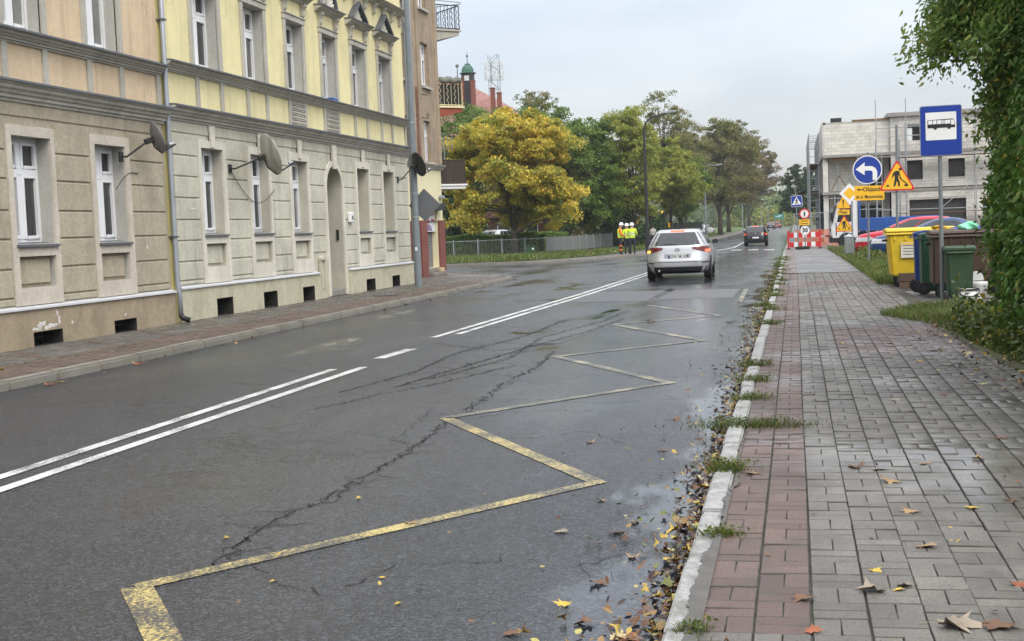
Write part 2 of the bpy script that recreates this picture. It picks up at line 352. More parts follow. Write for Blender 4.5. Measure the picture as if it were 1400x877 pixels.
M['mortar'] = pm('dark_mortar_spill', (.12,.115,.105), .9, .2, 8, .6, 100)
M['ground'] = pm('earth_and_grass', (.075,.078,.035), .95, .35, .4, .6, 10)
M['lawn'] = pm('short_lawn', (.075,.125,.022), .95, .3, 1.2, .7, 12)
M['yard'] = pm('gravel_yard', (.17,.16,.14), .9, .2, 1.5, .7, 30)
M['puddle'] = pm('rain_water', (.022,.024,.027), .03, .2, 2, spec=.55)
def farpave(name, ca, cb):
    m, nt, b = newmat(name)
    pos = nd(nt, 'NewGeometry').outputs['Position']
    bt = nd(nt, 'TexBrick', None, Vector=pos, Color1=c4(ca), Color2=c4(cb), Mortar=c4((.08,.075,.065)), Scale=1.0, Mortar_Size=.011, Brick_Width=.2, Row_Height=.1)
    f = rmp(nt, noise(nt, pos, .7, 4), .3, .7, .85, 1.15)
    nt.links.new(mixc(nt, 1.0, bt.outputs[0], nd(nt, 'CombineColor', None, i0=f, i1=f, i2=f).outputs[0], 'MULTIPLY'), b.inputs['Base Color'])
    nt.links.new(rmp(nt, noise(nt, pos, .9, 4), .45, .65, .6, .22), b.inputs['Roughness'])
    return m
M['far_pave'] = farpave('far_grey_paving', (.16,.158,.15), (.14,.137,.132))
M['far_pave_r'] = farpave('far_red_paving', (.15,.095,.082), (.13,.085,.075))
M['far_pave_l'] = farpave('far_left_paving', (.15,.12,.105), (.14,.125,.115))

# ------------------------------------------------------------ ground, roads, pavements
def strip(name, mat, rows, z, kind='structure', step=3.0, parent=None):
    vs, fs = [], []; Y = []
    for (ya, la, ra), (yb, lb, rb) in zip(rows, rows[1:]):
        n = max(1, int(math.ceil((yb - ya) / step))) if ya < 110 and yb > 40 else 1
        for i in range(n):
            t = i / n; Y.append((ya + (yb-ya)*t, la + (lb-la)*t, ra + (rb-ra)*t))
    Y.append(rows[-1])
    for y, l, r in Y: vs += [(l, y, z + dip(y)), (r, y, z + dip(y))]
    fs = [(2*i, 2*i+1, 2*i+3, 2*i+2) for i in range(len(Y)-1)]
    me = bpy.data.meshes.new(name); me.from_pydata(vs, [], fs); me.update()
    o = link(name, me, mat, parent)
    if kind: o['kind'] = kind
    return o
strip('ground', M['ground'], [(-60,-1500,1500), (40,-1500,1500), (110,-1500,1500), (2600,-1500,1500)], -.21)
road = strip('road', M['asphalt'], [(-20,-8.78,-.49), (41,-8.78,-.49), (60,-8.9,-.58), (73,-8.6,-.62), (137,-8.4,-.66), (300,-8.4,-.66), (430,-9,2)], -.10, step=2.0)
strip('side_street', M['asphalt'], [(39,-70,-8.6), (75,-70,-8.5)], -.104, step=2.0)
LP = [(-20,-8.9), (39.0,-8.9), (40.6,-9.05), (42.4,-9.7), (47.3,-13.1), (48.6,-16)]
pav_l = strip('pavement_left', M['joint'], [(-20,-12.6,-8.9), (37.6,-12.6,-8.9), (39.0,-13,-8.9), (40.6,-13,-9.05), (42.4,-13,-9.7), (47.3,-16,-13.1), (48.6,-40,-16), (50,-60,-40)], -.012)
pav_f = strip('pavement_far_left', M['far_pave_l'], [(61.2,-70,-17.1), (61.55,-70,-12.95), (62.2,-70,-10.8), (68.5,-20,-9.4), (73.5,-14,-8.6), (137,-13,-8.45), (430,-14,-9)], 0.0)
lawn = strip('lawn', M['lawn'], [(62.9,-70,-17.3), (64.1,-70,-13.2), (70,-70,-11.3), (80,-70,-10.7), (137,-70,-10.2), (430,-70,-10.4)], .03)
pav_r = strip('pavement_right', M['joint'], [(-6,-.40,2.6), (36.2,-.40,1.9)], -.012)
pav_rf = strip('pavement_right_far', M['far_pave'], [(36.2,-.40,1.75), (60,-.48,1.6), (90,-.56,1.6), (420,-.6,1.2)], 0.0)
strip('red_band_far', M['far_pave_r'], [(36.2,-.39,.03), (60,-.46,-.04), (70,-.49,-.07)], .004, kind=None, parent=pav_rf)
strip('yard', M['yard'], [(17.5,1.9,60), (42,1.8,60), (140,1.6,60)], -.06)
strip('verge_right', M['lawn'], [(28.8,1.72,3.3), (40,1.70,3.0), (52,1.62,2.6), (66,1.55,2.2)], -.01)
tag(strip('soil_right', M['ground'], [(3,2.0,6), (12,2.0,6), (17.5,1.75,6), (22.4,1.95,6)], .004), kind='structure')

# pavers: 20 x 10 cm blocks laid in basket weave, each with a chamfered rim
def paver_geo(L, Wd, h=.03, ch=.004):
    a, b = L/2, Wd/2
    V = [(-a,-b,-h),(a,-b,-h),(a,b,-h),(-a,b,-h),(-a,-b,-ch),(a,-b,-ch),(a,b,-ch),(-a,b,-ch),(-a+ch,-b+ch,0),(a-ch,-b+ch,0),(a-ch,b-ch,0),(-a+ch,b-ch,0)]
    F = [(8,9,10,11)] + [(i,(i+1)%4,4+(i+1)%4,4+i) for i in range(4)] + [(4+i,4+(i+1)%4,8+(i+1)%4,8+i) for i in range(4)]
    return np.array(V), F
PV, PF = paver_geo(.1985, .0985, ch=.0032)
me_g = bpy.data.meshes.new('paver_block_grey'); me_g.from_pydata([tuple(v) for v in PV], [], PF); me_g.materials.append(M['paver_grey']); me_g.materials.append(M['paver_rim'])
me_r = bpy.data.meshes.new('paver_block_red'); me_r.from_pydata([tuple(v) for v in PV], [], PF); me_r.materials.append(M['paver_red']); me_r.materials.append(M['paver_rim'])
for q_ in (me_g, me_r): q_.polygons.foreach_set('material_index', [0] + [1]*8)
MODX, MODY = .2055, .2015
def basket(k, j, x0, y0):
    cx = x0 + (k + .5) * MODX; cy = y0 + (j + .5) * MODY
    if (k + j) % 2: return [(cx - .0502, cy, 1), (cx + .0502, cy, 1)]
    return [(cx, cy - .0505, 0), (cx, cy + .0505, 0)]
blocks = []
for j in range(-16, 160):
    for k in range(14):
        for (x, y, rot) in basket(k, j, -.386, 4.63 - 5 * MODY):
            lim = 2.35 if y < 15 else 1.95 if y < 20 else 1.85
            if x > lim: continue
            wav = .0025 * math.sin(y * .9 + k) + .010 * math.sin(y * .31 + .5 * k) * min(1, max(0, (k - 1) / 4))
            red = (k < 2 and y > 4.63) or (14.4 < y < 18.0 and x > .43) or (29.5 < y < 31.5 and x > .0)
            blocks.append((x + wav, y, rot, red))
def vis(x, y): 
    px = 1087 + 1810 * x / y
    return y > 4.45 and px < 1412
order = sorted([b for b in blocks if vis(b[0], b[1])], key=lambda b: b[1])
first = order[:296]; fs_ = set(first); rest = [b for b in blocks if b not in fs_]
def jig(): return rng.normal(0, .0022), rng.normal(0, .012), rng.normal(0, .012), rng.normal(0, .012)
for x, y, rot, red in first:
    dz, tx, ty, tz = jig()
    o = bpy.data.objects.new('brick', me_r if red else me_g); COL.objects.link(o); o.parent = pav_r
    o.location = (x, y, dz); o.rotation_euler = (tx, ty, tz + (math.pi/2 if rot else 0))
def paver_mass(name, lst, mat, parent, z=0):
    V, F = [], []; 
    for i, (x, y, rot) in enumerate(lst):
        dz, tx, ty, tz = jig(); a = tz + (math.pi/2 if rot else 0); c, s = math.cos(a), math.sin(a)
        P = PV.copy(); P[:, 2] += dz + P[:, 0] * ty + P[:, 1] * tx
        V.append(np.stack([P[:,0]*c - P[:,1]*s + x, P[:,0]*s + P[:,1]*c + y, P[:,2] + z], 1))
    V = np.concatenate(V); n = len(lst)
    Fb = np.array(PF); F = (Fb[None] + (np.arange(n) * len(PV))[:, None, None]).reshape(-1, 4)
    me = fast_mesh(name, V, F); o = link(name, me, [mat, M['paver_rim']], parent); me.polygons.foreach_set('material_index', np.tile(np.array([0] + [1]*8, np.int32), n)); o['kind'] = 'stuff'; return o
paver_mass('grey_bricks', [b[:3] for b in rest if not b[3]], M['paver_grey'], pav_r)
paver_mass('red_bricks', [b[:3] for b in rest if b[3]], M['paver_red'], pav_r)
lg, lr = [], []
for j in range(-36, 140):
    for k in range(12):
        for (x, y, rot) in basket(k, j, -11.38, 13.2):
            (lr if k >= 7 or (k + j) % 9 == 0 else lg).append((x, y, rot))
paver_mass('brown_bricks', lr, M['paver_brown'], pav_l)
paver_mass('grey_bricks', lg, M['paver_brown'] if False else M['paver_grey'], pav_l)
strip('corner_paving', M['far_pave_l'], [(37.6,-11.4,-8.92), (39.0,-13,-8.92), (40.6,-13,-9.06), (42.4,-13,-9.72), (47.2,-16,-13.15), (48.5,-40,-16)], 0.0, kind=None, parent=pav_l)

# kerbs: one stone after another
def kerb(name, path, w, z0, z1, mat, ln=1.0, ymax=1e9, bev=.012):
    root = bpy.data.objects.new(name, None); COL.objects.link(root); root['kind'] = 'structure'
    P = [Vector((x, y, 0)) for x, y in path]; 
    for a, b in zip(P, P[1:]):
        d = b - a; n = max(1, round(d.length / ln)); d.normalize(); L = (b - a).length / n; nor = Vector((-d.y, d.x, 0))
        for i in range(n):
            p = a + d * (i * L + .006); q = a + d * ((i + 1) * L - .006)
            dz = rng.normal(0, .006); off = nor * float(rng.normal(0, .006))
            za, zb = dip(p.y), dip(q.y)
            m = MB(); A, B = p + off, q + off; C_, D = B + nor * w, A + nor * w
            m.hexa([(A.x,A.y,z0+za),(B.x,B.y,z0+zb),(C_.x,C_.y,z0+zb),(D.x,D.y,z0+za),(A.x,A.y,z1+za+dz),(B.x,B.y,z1+zb+dz),(C_.x,C_.y,z1+zb+dz),(D.x,D.y,z1+za+dz)])
            m.build('kerb_stone', mat, root, bevel=bev, seg=2)
    return root
kerb('kerb_right', [(-.385, 3.6), (-.385, 36), (-.45, 60)], .118, -.14, .008, M['kerb_white'])
kerb('kerb_right_far', [(-.45, 60), (-.55, 120)], .14, -.14, .005, M['kerb_grey'], 3.0)
kerb('kerb_left', [(-8.75, 5.0), (-8.75, 39.0), (-8.9, 40.6), (-9.55, 42.4), (-13.0, 47.4)], .17, -.16, .012, M['kerb_grey'], 1.0, bev=.03)
kerb('kerb_side_street', [(-40, 61.1), (-17.0, 61.2), (-12.9, 61.5), (-10.7, 62.1), (-9.25, 68.5), (-8.45, 73.5), (-8.3, 137), (-8.35, 230)], .16, -.16, .012, M['kerb_grey'], 2.0)
m = MB()      # ragged mortar spilled between the pale kerb and the red blocks
pts = []; w_ = 0.
for i in range(260):
    w_ = .9*w_ + random.gauss(0, .0035); y_ = 4.0 + i*.02; pts.append((-.415 + w_ + .03*math.sin(y_*2.1) + random.gauss(0, .005) + (.05 if y_ > 7.2 else 0) , y_))
m.add([(x, y, .0135) for x, y in pts] + [(-.372, y, .008) for x, y in pts], [(i, 260+i, 261+i, i+1) for i in range(259)])
m.build('mortar_spill', M['mortar'], pav_r)

# painted markings
def ribbon(m, path, w, z, step=2.0):
    P = []
    for a, b in zip(path, path[1:]):
        a, b = Vector((*a, 0)), Vector((*b, 0)); n = max(1, int((b-a).length / step)); P += [a + (b-a) * (i/n) for i in range(n)]
    P.append(Vector((*path[-1], 0)))
    L, R = [], []
    for i, p in enumerate(P):
        d1 = (P[i] - P[i-1]).normalized() if i else (P[1]-P[0]).normalized(); d2 = (P[i+1]-P[i]).normalized() if i < len(P)-1 else d1
        t = (d1 + d2).normalized(); nr = Vector((-t.y, t.x, 0)); s = w/2 / max(.3, nr.dot(Vector((-d1.y, d1.x, 0))))
        L.append(p + nr * s); R.append(p - nr * s)
    n = len(P)
    m.add([(p.x, p.y, z + dip(p.y)) for p in L + R], [(i, i+1, n+i+1, n+i) for i in range(n-1)])
ZZ = [(-1.24,2.85), (-3.02,5.36), (-1.24,7.84), (-2.97,10.59), (-1.26,12.84), (-2.93,15.66), (-1.24,17.45), (-2.92,20.67), (-1.27,22.06), (-2.88,25.4)]
m = MB(); ribbon(m, ZZ[1:4], .112, -.0955); tag(m.build('zigzag_marking', M['paint_y']), kind='structure')
m = MB(); ribbon(m, ZZ[:2], .145, -.0958); tag(m.build('zigzag_marking', M['paint_y']), kind='structure')
m = MB(); ribbon(m, ZZ[3:], .12, -.0955); tag(m.build('zigzag_marking', M['paint_y2']), kind='structure')
m = MB(); ribbon(m, [(-2.9,26.9), (-1.25,28.8), (-2.85,30.6)], .11, -.0955); ribbon(m, [(-1.1,25.5), (-1.15,30.5)], .10, -.0955); ribbon(m, [(-3.3,31.2), (-1.2,31.5)], .11, -.0955); tag(m.build('zigzag_marking', M['paint_y2']), kind='structure')
CL = [(-5.42,18.9), (-5.05,30), (-4.83,41.8), (-4.72,52), (-4.72,70)]
m = MB(); ribbon(m, [(-5.50,-5), (-5.46,14.6)], .115, -.095); ribbon(m, CL, .115, -.095); tag(m.build('centre_line', M['paint_w']), kind='structure')
m = MB(); ribbon(m, [(-5.25,-5), (-5.14,14.8)], .115, -.095); ribbon(m, [(x + .245, y + .5) for x, y in CL], .115, -.095); tag(m.build('centre_line', M['paint_w']), kind='structure')
m = MB(); ribbon(m, [(-5.28,15.8), (-5.22,17.05)], .17, -.095); ribbon(m, [(-4.9,84), (-4.4,95), (-4.5,121)], .18, -.095); ribbon(m, [(-4.6,132), (-4.7,140)], .16, -.095); ribbon(m, [(-4.7,150), (-4.8,160)], .16, -.095); tag(m.build('lane_dash', M['paint_w']), kind='structure')
for x0, x1, y in ((-4.05,-3.35,82.8), (-2.9,-2.28,81.2), (-1.88,-1.28,79.2), (-6.6,-5.9,84.5)):
    m = MB(); m.add([(x0,y,-.095+dip(y)), (x1,y-.8,-.095+dip(y-.8)), (x1,y+1.7,-.095+dip(y+1.7)), (x0,y+2.5,-.095+dip(y+2.5))], [(0,1,2,3)]); tag(m.build('give_way_dash', M['paint_w']), kind='structure')
# repair patches, cracks, puddles
def blob(cx, cy, rx, ry, z, n=40, seed=0, rough=.3, ang=0):
    r_ = random.Random(seed); ph = [r_.uniform(0, 6.28) for _ in range(5)]
    out = []
    for i in range(n):
        t = 2*math.pi*i/n; k = 1 + rough * (.5*math.sin(2*t+ph[0]) + .35*math.sin(3*t+ph[1]) + .3*math.sin(5*t+ph[2]) + .22*math.sin(9*t+ph[3]) + .15*math.sin(13*t+ph[4]))
        x, y = rx*k*math.cos(t), ry*k*math.sin(t)
        out.append((cx + x*math.cos(ang) - y*math.sin(ang), cy + x*math.sin(ang) + y*math.cos(ang), z))
    return out
for i, (pts, mt) in enumerate([([(-4.9,27.2), (-3.1,26.9), (-3.05,31.0), (-4.75,31.3)], 'patch'), ([(-2.9,27.4), (-1.3,27.2), (-1.3,30.8), (-2.85,31.1)], 'patch'), ([(-3.75,17.6), (-3.25,17.4), (-2.9,20.4), (-3.4,20.6)], 'patch')]):
    m = MB(); m.add([(x, y, -.0982) for x, y in pts], [(0,1,2,3)]); m.build('asphalt_patch', M[mt], road)
def crack(path, w, seed, branch=.5):
    r_ = random.Random(seed); m = MB()
    def walk(path, w, depth):
        P = []
        for (ax, ay), (bx, by) in zip(path, path[1:]):
            L = math.hypot(bx-ax, by-ay); n = max(2, int(L / .07))
            P += [(ax + (bx-ax)*i/n + r_.gauss(0, .022), ay + (by-ay)*i/n + r_.gauss(0, .022)) for i in range(n)]
        P.append(path[-1])
        for i, (p, q) in enumerate(zip(P, P[1:])):
            dx, dy = q[0]-p[0], q[1]-p[1]; L = math.hypot(dx, dy) or 1; ww = w * r_.uniform(.35, 1.5) / 2
            nx, ny = -dy/L*ww, dx/L*ww
            if r_.random() < .16: continue
            m.add([(p[0]+nx, p[1]+ny, -.0968), (p[0]-nx, p[1]-ny, -.0968), (q[0]-nx*.8, q[1]-ny*.8, -.0968), (q[0]+nx*.8, q[1]+ny*.8, -.0968)], [(0,1,2,3)])
            if depth < 2 and r_.random() < branch * (.22 if depth else .32):
                a = math.atan2(dy, dx) + r_.choice((-1, 1)) * r_.uniform(.4, 1.4); l = r_.uniform(.12, .45) * (1 - .35 * depth)
                walk([q, (q[0] + l*math.cos(a), q[1] + l*math.sin(a))], w * .55, depth + 1)
    if w > .015:
        for k_ in range(2): walk([(x + r_.gauss(0, .03), y + r_.gauss(0, .03)) for x, y in path], w * .4, 1)
    walk(path, w * .62, 0)
    m.build('crack', M['crack'], road)
for i, (p, w) in enumerate([
 ([(-2.84,5.74),(-2.89,6.34),(-2.92,6.96),(-2.83,7.26),(-2.81,8.01),(-2.82,8.54),(-2.79,8.94),(-2.85,9.95),(-2.88,10.67),(-2.9,11.68),(-3.0,13),(-2.95,14.6),(-3.1,16.4)], .022),
 ([(-2.62,5.76),(-2.34,5.46),(-2.05,5.3)], .012), ([(-2.01,5.48),(-1.93,5.87),(-1.7,5.86),(-1.2,6.0)], .012), ([(-3.64,9.91),(-3.08,9.53),(-3.24,11.13)], .010),
 ([(-4.39,11.2),(-4.08,12.2),(-3.71,13.04),(-3.29,14.73)], .020), ([(-4.11,12.78),(-3.84,14.81),(-3.48,17.52),(-3.14,19.21),(-2.9,22)], .028),
 ([(-2.76,10.58),(-2.09,11.06),(-1.41,10.76)], .010), ([(-2.72,11.82),(-1.75,11.4),(-1.06,11.69)], .010), ([(-5.05,17.85),(-3.89,16.57),(-3.27,17.47)], .018),
 ([(-1.19,5.79),(-.94,5.93),(-.77,6.29)], .008), ([(-2.03,9.51),(-1.63,9.84),(-1.28,9.32)], .008), ([(-4.6,12.4),(-4.3,14.2),(-4.4,16.2),(-4.0,18.6),(-3.9,22)], .028), ([(-3.9,13.5),(-3.5,15.5),(-3.65,18.4),(-3.2,21.5),(-3.1,24)], .024),
 ([(-2.95,13.1),(-2.1,13.6),(-1.2,13.3)], .010), ([(-2.6,17.5),(-1.9,18.3),(-1.1,18.1)], .012), ([(-4.5,21.5),(-3.4,22.3),(-2.2,22.0)], .016)]):
    crack(p, w, i + 3, .75 if w > .015 else .4)
# ------------------------------------------------------------ facade helpers
def holes(m, X, y0, y1, z0, z1, ops, depth, back=None, jm=1, wm=0):
    ys = sorted({y0, y1, *[v for o in ops for v in o[:2]]}); zs = sorted({z0, z1, *[v for o in ops for v in o[2:4]]})
    m.cur = wm
    for ya, yb in zip(ys, ys[1:]):
        for za, zb in zip(zs, zs[1:]):
            cy, cz = (ya+yb)/2, (za+zb)/2
            if any(o[0] < cy < o[1] and o[2] < cz < o[3] for o in ops): continue
            m.quad((X,ya,za), (X,yb,za), (X,yb,zb), (X,ya,zb))
    bk0 = back
    for o in ops:
        if len(o) > 4 and o[4] == 0: continue
        ya, yb, za, zb = o[:4]; back = o[5] if len(o) > 5 else bk0
        m.cur = jm; B = X - (o[4] if len(o) > 4 else depth)
        m.quad((X,ya,za), (B,ya,za), (B,ya,zb), (X,ya,zb)); m.quad((X,yb,za), (X,yb,zb), (B,yb,zb), (B,yb,za))
        m.quad((X,ya,za), (X,yb,za), (B,yb,za), (B,ya,za)); m.quad((X,ya,zb), (B,ya,zb), (B,yb,zb), (X,yb,zb))
        if back is not None: m.cur = back; m.quad((B,ya,za), (B,yb,za), (B,yb,zb), (B,ya,zb))
    m.cur = 0
def shell(m, X, y0, y1, z1, depth=10.):
    B = X - depth
    m.quad((X,y0,0), (B,y0,0), (B,y0,z1), (X,y0,z1)); m.quad((X,y1,0), (X,y1,z1), (B,y1,z1), (B,y1,0))
    m.quad((B,y0,0), (B,y1,0), (B,y1,z1), (B,y0,z1)); m.quad((X,y0,z1), (B,y0,z1), (B,y1,z1), (X,y1,z1))
def window(root, X, ya, yb, za, zb, tr=.68, gl='glass', fw=.07, sill=None, sx=None):
    m = MB(); yc = (ya+yb)/2; zt = za + (zb-za)*tr; a, b = X, X + .06
    m.box(a,ya,za,b,ya+fw,zb); m.box(a,yb-fw,za,b,yb,zb); m.box(a,ya+fw,za,b,yb-fw,za+fw*1.1); m.box(a,ya+fw,zb-fw,b,yb-fw,zb)
    m.box(a,ya+fw,zt-.05,b+.015,yb-fw,zt+.05); m.box(a,yc-.055,za+fw*1.1,b+.01,yc+.055,zt-.05); m.box(a,yc-.05,zt+.05,b+.008,yc+.05,zb-fw)
    for (p, q) in ((ya+fw, yc-.055), (yc+.055, yb-fw)):                 # opening sashes
        for (r_, s_) in ((za+fw*1.1, zt-.05), (zt+.05, zb-fw)):
            m.box(a+.01,p,r_,b+.02,p+.045,s_); m.box(a+.01,q-.045,r_,b+.02,q,s_); m.box(a+.01,p+.045,r_,b+.02,q-.045,r_+.05); m.box(a+.01,p+.045,s_-.045,b+.02,q-.045,s_)
    w = m.build('window', M['upvc'], root, bevel=.006)
    for (p, q) in ((ya+fw, yc-.055), (yc+.055, yb-fw)):
        for (r_, s_) in ((za+fw*1.1, zt-.05), (zt+.05, zb-fw)):
            part('pane', M[gl], w, (a+.02,p+.04,r_+.04,a+.035,q-.04,s_-.04))
    if sill:
        s = MB(); s.prism([(X+.05,za+.03),(sx,za-.015),(sx,za-.05),(X+.05,za-.012)], 'y', ya-.03, yb+.03); s.build('sill', M[sill], w)
    return w
def rects(root, name, mat, lst, x0, x1, bevel=.008):
    for (ya, yb, za, zb) in lst: part(name, mat, root, (x0,ya,za,x1,yb,zb), bevel=bevel)
def profile(root, name, mat, pts, y0, y1):
    m = MB(); m.prism(pts, 'y', y0, y1); return m.build(name, mat, root)
def cornice_pts(X, z0, z1, p):
    h = z1 - z0
    return [(X-.05,z0), (X+p*.2,z0), (X+p*.22,z0+h*.14), (X+p*.38,z0+h*.18), (X+p*.40,z0+h*.34), (X+p*.55,z0+h*.40), (X+p*.62,z0+h*.52), (X+p*.8,z0+h*.62), (X+p*.84,z0+h*.78), (X+p,z0+h*.84), (X+p,z0+h*.94), (X-.05,z1)]
def gfloor_bay(root, ya, yb, oa, ob, sz, z0, z1, band, block, X, win=True, gl='glass', wdepth=.27, sill='zinc_dark', key=None, pd=.26):
    """flat surround round a tall window, sill and a sunk panel with a raised stone below it"""
    zs, zt = sz; m = MB()
    pa, pb, pz0, pz1 = oa + .02, ob - .03, z0 + pd, zs - .19
    ops = [(oa, ob, zs, zt), (pa, pb, pz0, pz1)]
    holes(m, X + .04, ya, yb, z0, z1, ops, .04, None, 0, 0)
    m.quad((X+.04,ya,z0), (X,ya,z0), (X,ya,z1), (X+.04,ya,z1)); m.quad((X+.04,yb,z0), (X+.04,yb,z1), (X,yb,z1), (X,yb,z0)); m.quad((X+.04,ya,z1), (X,ya,z1), (X,yb,z1), (X+.04,yb,z1))
    m.build('window_surround', M[band], root)
    part('panel_stone', M[block], root, (X-.10,pa+.06,pz0+.06,X-.045,pb-.06,pz1-.05), bevel=.01)
    if win: window(root, X - wdepth, oa, ob, zs, zt, sill=sill, sx=X + .085, gl=gl)
    else:
        s = MB(); s.prism([(X-.2,zs+.03),(X+.085,zs-.015),(X+.085,zs-.05),(X-.2,zs-.012)], 'y', oa-.03, ob+.03); s.build('sill', M[sill], root)
    if key:
        k = MB(); yc = (oa+ob)/2; k.add([(x, yc+s*w, z) for x in (X+.03, X+.075) for s, w, z in ((-1,.075,key[0]),(1,.075,key[0]),(1,.125,key[1]),(-1,.125,key[1]))], [(3,2,1,0),(4,5,6,7),(0,1,5,4),(1,2,6,5),(2,3,7,6),(3,0,4,7)])
        k.build('keystone', M[band], root, bevel=.008)
def courses(root, mat, ya, yb, joints, X, g=.014):
    for za, zb in zip(joints, joints[1:]): part('stone_block', mat, root, (X-.02,ya+.01,za+g,X+.026,yb-.01,zb-g), bevel=.010)
def cellar_win(root, X, lst, mat):
    for (ya, yb, za, zb) in lst:
        m = MB(); n = 4
        for i in range(1, n): m.box(X-.26, ya+(yb-ya)*i/n-.008, za, X-.245, ya+(yb-ya)*i/n+.008, zb)
        m.box(X-.265, ya, (za+zb)/2-.01, X-.24, yb, (za+zb)/2+.01)
        m.build('cellar_grille', M['dark_metal'], root)

# ------------------------------------------------------------ beige tenement (nearest)
XF = -11.4
A = empty('beige_tenement', (XF, 18, 0), 'old tenement with tan stone ground floor and peach upper wall, partly cut off', 'building')
AO = [(14.95,16.0,1.56,3.20), (17.33,18.37,1.57,3.20), (19.68,20.68,1.56,3.20)]
AP = [(a+.02, b-.03, .90, z-.19, .09, 0) for a, b, z, _ in AO]
AU = [(14.95,16.0,4.82,6.7), (17.33,18.36,4.82,6.7), (19.66,20.70,4.82,6.7)]
m = MB(); holes(m, XF, 12, 22.18, .6, 3.75, AO + AP, .32, None, 1); holes(m, XF, 12, 22.18, 3.75, 4.82, [], .3, None, 0, 2); holes(m, XF, 12, 22.18, 4.82, 11.5, AU, .32, None, 1, 2); shell(m, XF, 12, 22.18, 11.5)
m.build('wall', [M['tan'], M['grey_jamb'], M['peach']], A)
AC = [(15.2,15.95,.0,.22), (17.53,18.33,.0,.225), (19.92,20.68,.0,.22)]
m = MB(); holes(m, XF+.07, 12, 22.18, 0, .6, AC, .40, 2, 1); m.quad((XF+.07,22.18,0), (XF,22.18,0), (XF,22.18,.6), (XF+.07,22.18,.6)); m.build('plinth', [M['plinth_a'], M['cellar'], M['cellar']], A)
cellar_win(A, XF+.07, AC, None)
profile(A, 'plinth_flashing', M['sillwhite'], [(XF-.01,.64), (XF+.105,.605), (XF+.105,.575), (XF+.07,.59), (XF-.01,.60)], 12, 22.19)
AJ = [.64, .76, 1.19, 1.64, 2.07, 2.54, 2.97, 3.46]
for ya, yb in ((16.18,17.19), (18.49,19.53), (20.85,22.08)): courses(A, M['tan'], ya, yb, AJ, XF)
for (ya, yb), (oa, ob, za, zb) in zip(((14.8,16.16), (17.20,18.48), (19.54,20.84)), AO): gfloor_bay(A, ya, yb, oa, ob, (za, zb), .64, 3.36, 'tan_band', 'tan', XF)
part('frieze_course', M['tan'], A, (XF-.02,12,3.50,XF+.02,22.1,3.72))
profile(A, 'ground_cornice', M['grey_mould'], cornice_pts(XF, 3.70, 3.985, .24), 12, 22.17)
profile(A, 'cornice_flashing', M['zinc_dark'], [(XF-.02,4.02), (XF+.27,3.995), (XF+.27,3.96), (XF+.245,3.96), (XF+.245,3.985), (XF-.02,3.99)], 12, 22.18)
profile(A, 'sill_cornice', M['grey_mould'], cornice_pts(XF, 4.58, 4.76, .19), 12, 22.165)
profile(A, 'sill_flashing', M['zinc_dark'], [(XF-.02,4.80), (XF+.22,4.772), (XF+.22,4.74), (XF+.195,4.74), (XF+.195,4.76), (XF-.02,4.77)], 12, 22.175)
for y in (16.1, 17.32, 18.40, 19.70, 20.76, 22.08): part('panel_strip', M['grey_mould'], A, (XF-.02,y-.07,4.02,XF+.035,y+.07,4.59))
for (oa, ob, za, zb) in AU:
    window(A, XF-.27, oa, ob, za, zb+.001, gl='curtain_glass')
    for y in (oa-.12, ob): part('window_trim', M['grey_mould'], A, (XF-.02,y,4.79,XF+.045,y+.12,6.7))
dp = MB(); dp.tube([(XF+.09,22.23,11.5), (XF+.095,22.23,4.2), (XF+.10,22.23,.8), (XF+.13,22.23,.55), (XF+.13,22.23,.14)], .048, 10)
pipe = dp.build('downpipe', M['zinc'], A, smooth=True)
m = MB(); m.tube([(XF+.13,22.23,.16), (XF+.16,22.25,.09), (XF+.28,22.30,.04)], .055, 10); m.build('pipe_shoe', M['black'], pipe, smooth=True)
for z in (1.6, 3.3, 5.6): part('pipe_clamp', M['zinc_dark'], pipe, (XF-.01,22.165,z,XF+.155,22.295,z+.03))

# ------------------------------------------------------------ yellow and sage tenement
B = empty('yellow_tenement', (XF, 30, 0), 'ornate tenement with sage green ground floor, arched doorway and yellow upper wall', 'building')
BO = [(23.66,24.65,1.65,3.35), (26.02,27.03,1.65,3.34), (28.32,29.34,1.63,3.31)]
BN = [(32.92,33.90,1.63,3.30), (35.17,36.15,1.62,3.30)]
DY0, DY1, DSP, DTOP = 30.56, 31.68, 2.70, 3.29
BU = [(23.60,24.75,4.93,6.55), (26.02,27.10,4.93,6.55), (28.40,29.43,4.93,6.55), (30.72,31.70,4.93,6.55), (32.95,34.03,4.93,6.55), (35.20,36.30,4.93,6.55)]
E0, E1 = 22.28, 37.64
m = MB()
BP = [(a+.02, b-.03, 1.0, z-.19, .09, 0) for a, b, z, _ in BO + BN]
holes(m, XF, E0, E1, .64, 3.85, BO + BP + [o + (.30, 1) for o in BN] + [(DY0,DY1,.64,DTOP,0)], .32, None, 1)
arch = [((DY0+DY1)/2 - .56*math.cos(math.pi*i/24), DSP + (DTOP-DSP)*math.sin(math.pi*i/24)) for i in range(25)]
for i in range(24):                       # spandrels over the round arch and its soffit
    (ya, za), (yb, zb) = arch[i], arch[i+1]
    m.cur = 0; m.quad((XF+.001,ya,za), (XF+.001,yb,zb), (XF+.001,yb,DTOP), (XF+.001,ya,DTOP)) if DTOP - min(za, zb) > 1e-4 else None
    m.cur = 1; m.quad((XF,ya,za), (XF-1.0,ya,za), (XF-1.0,yb,zb), (XF,yb,zb))
m.cur = 1; m.quad((XF,DY0,0), (XF-1,DY0,0), (XF-1,DY0,DSP), (XF,DY0,DSP)); m.quad((XF,DY1,0), (XF,DY1,DSP), (XF-1,DY1,DSP), (XF-1,DY1,0))
m.cur = 0
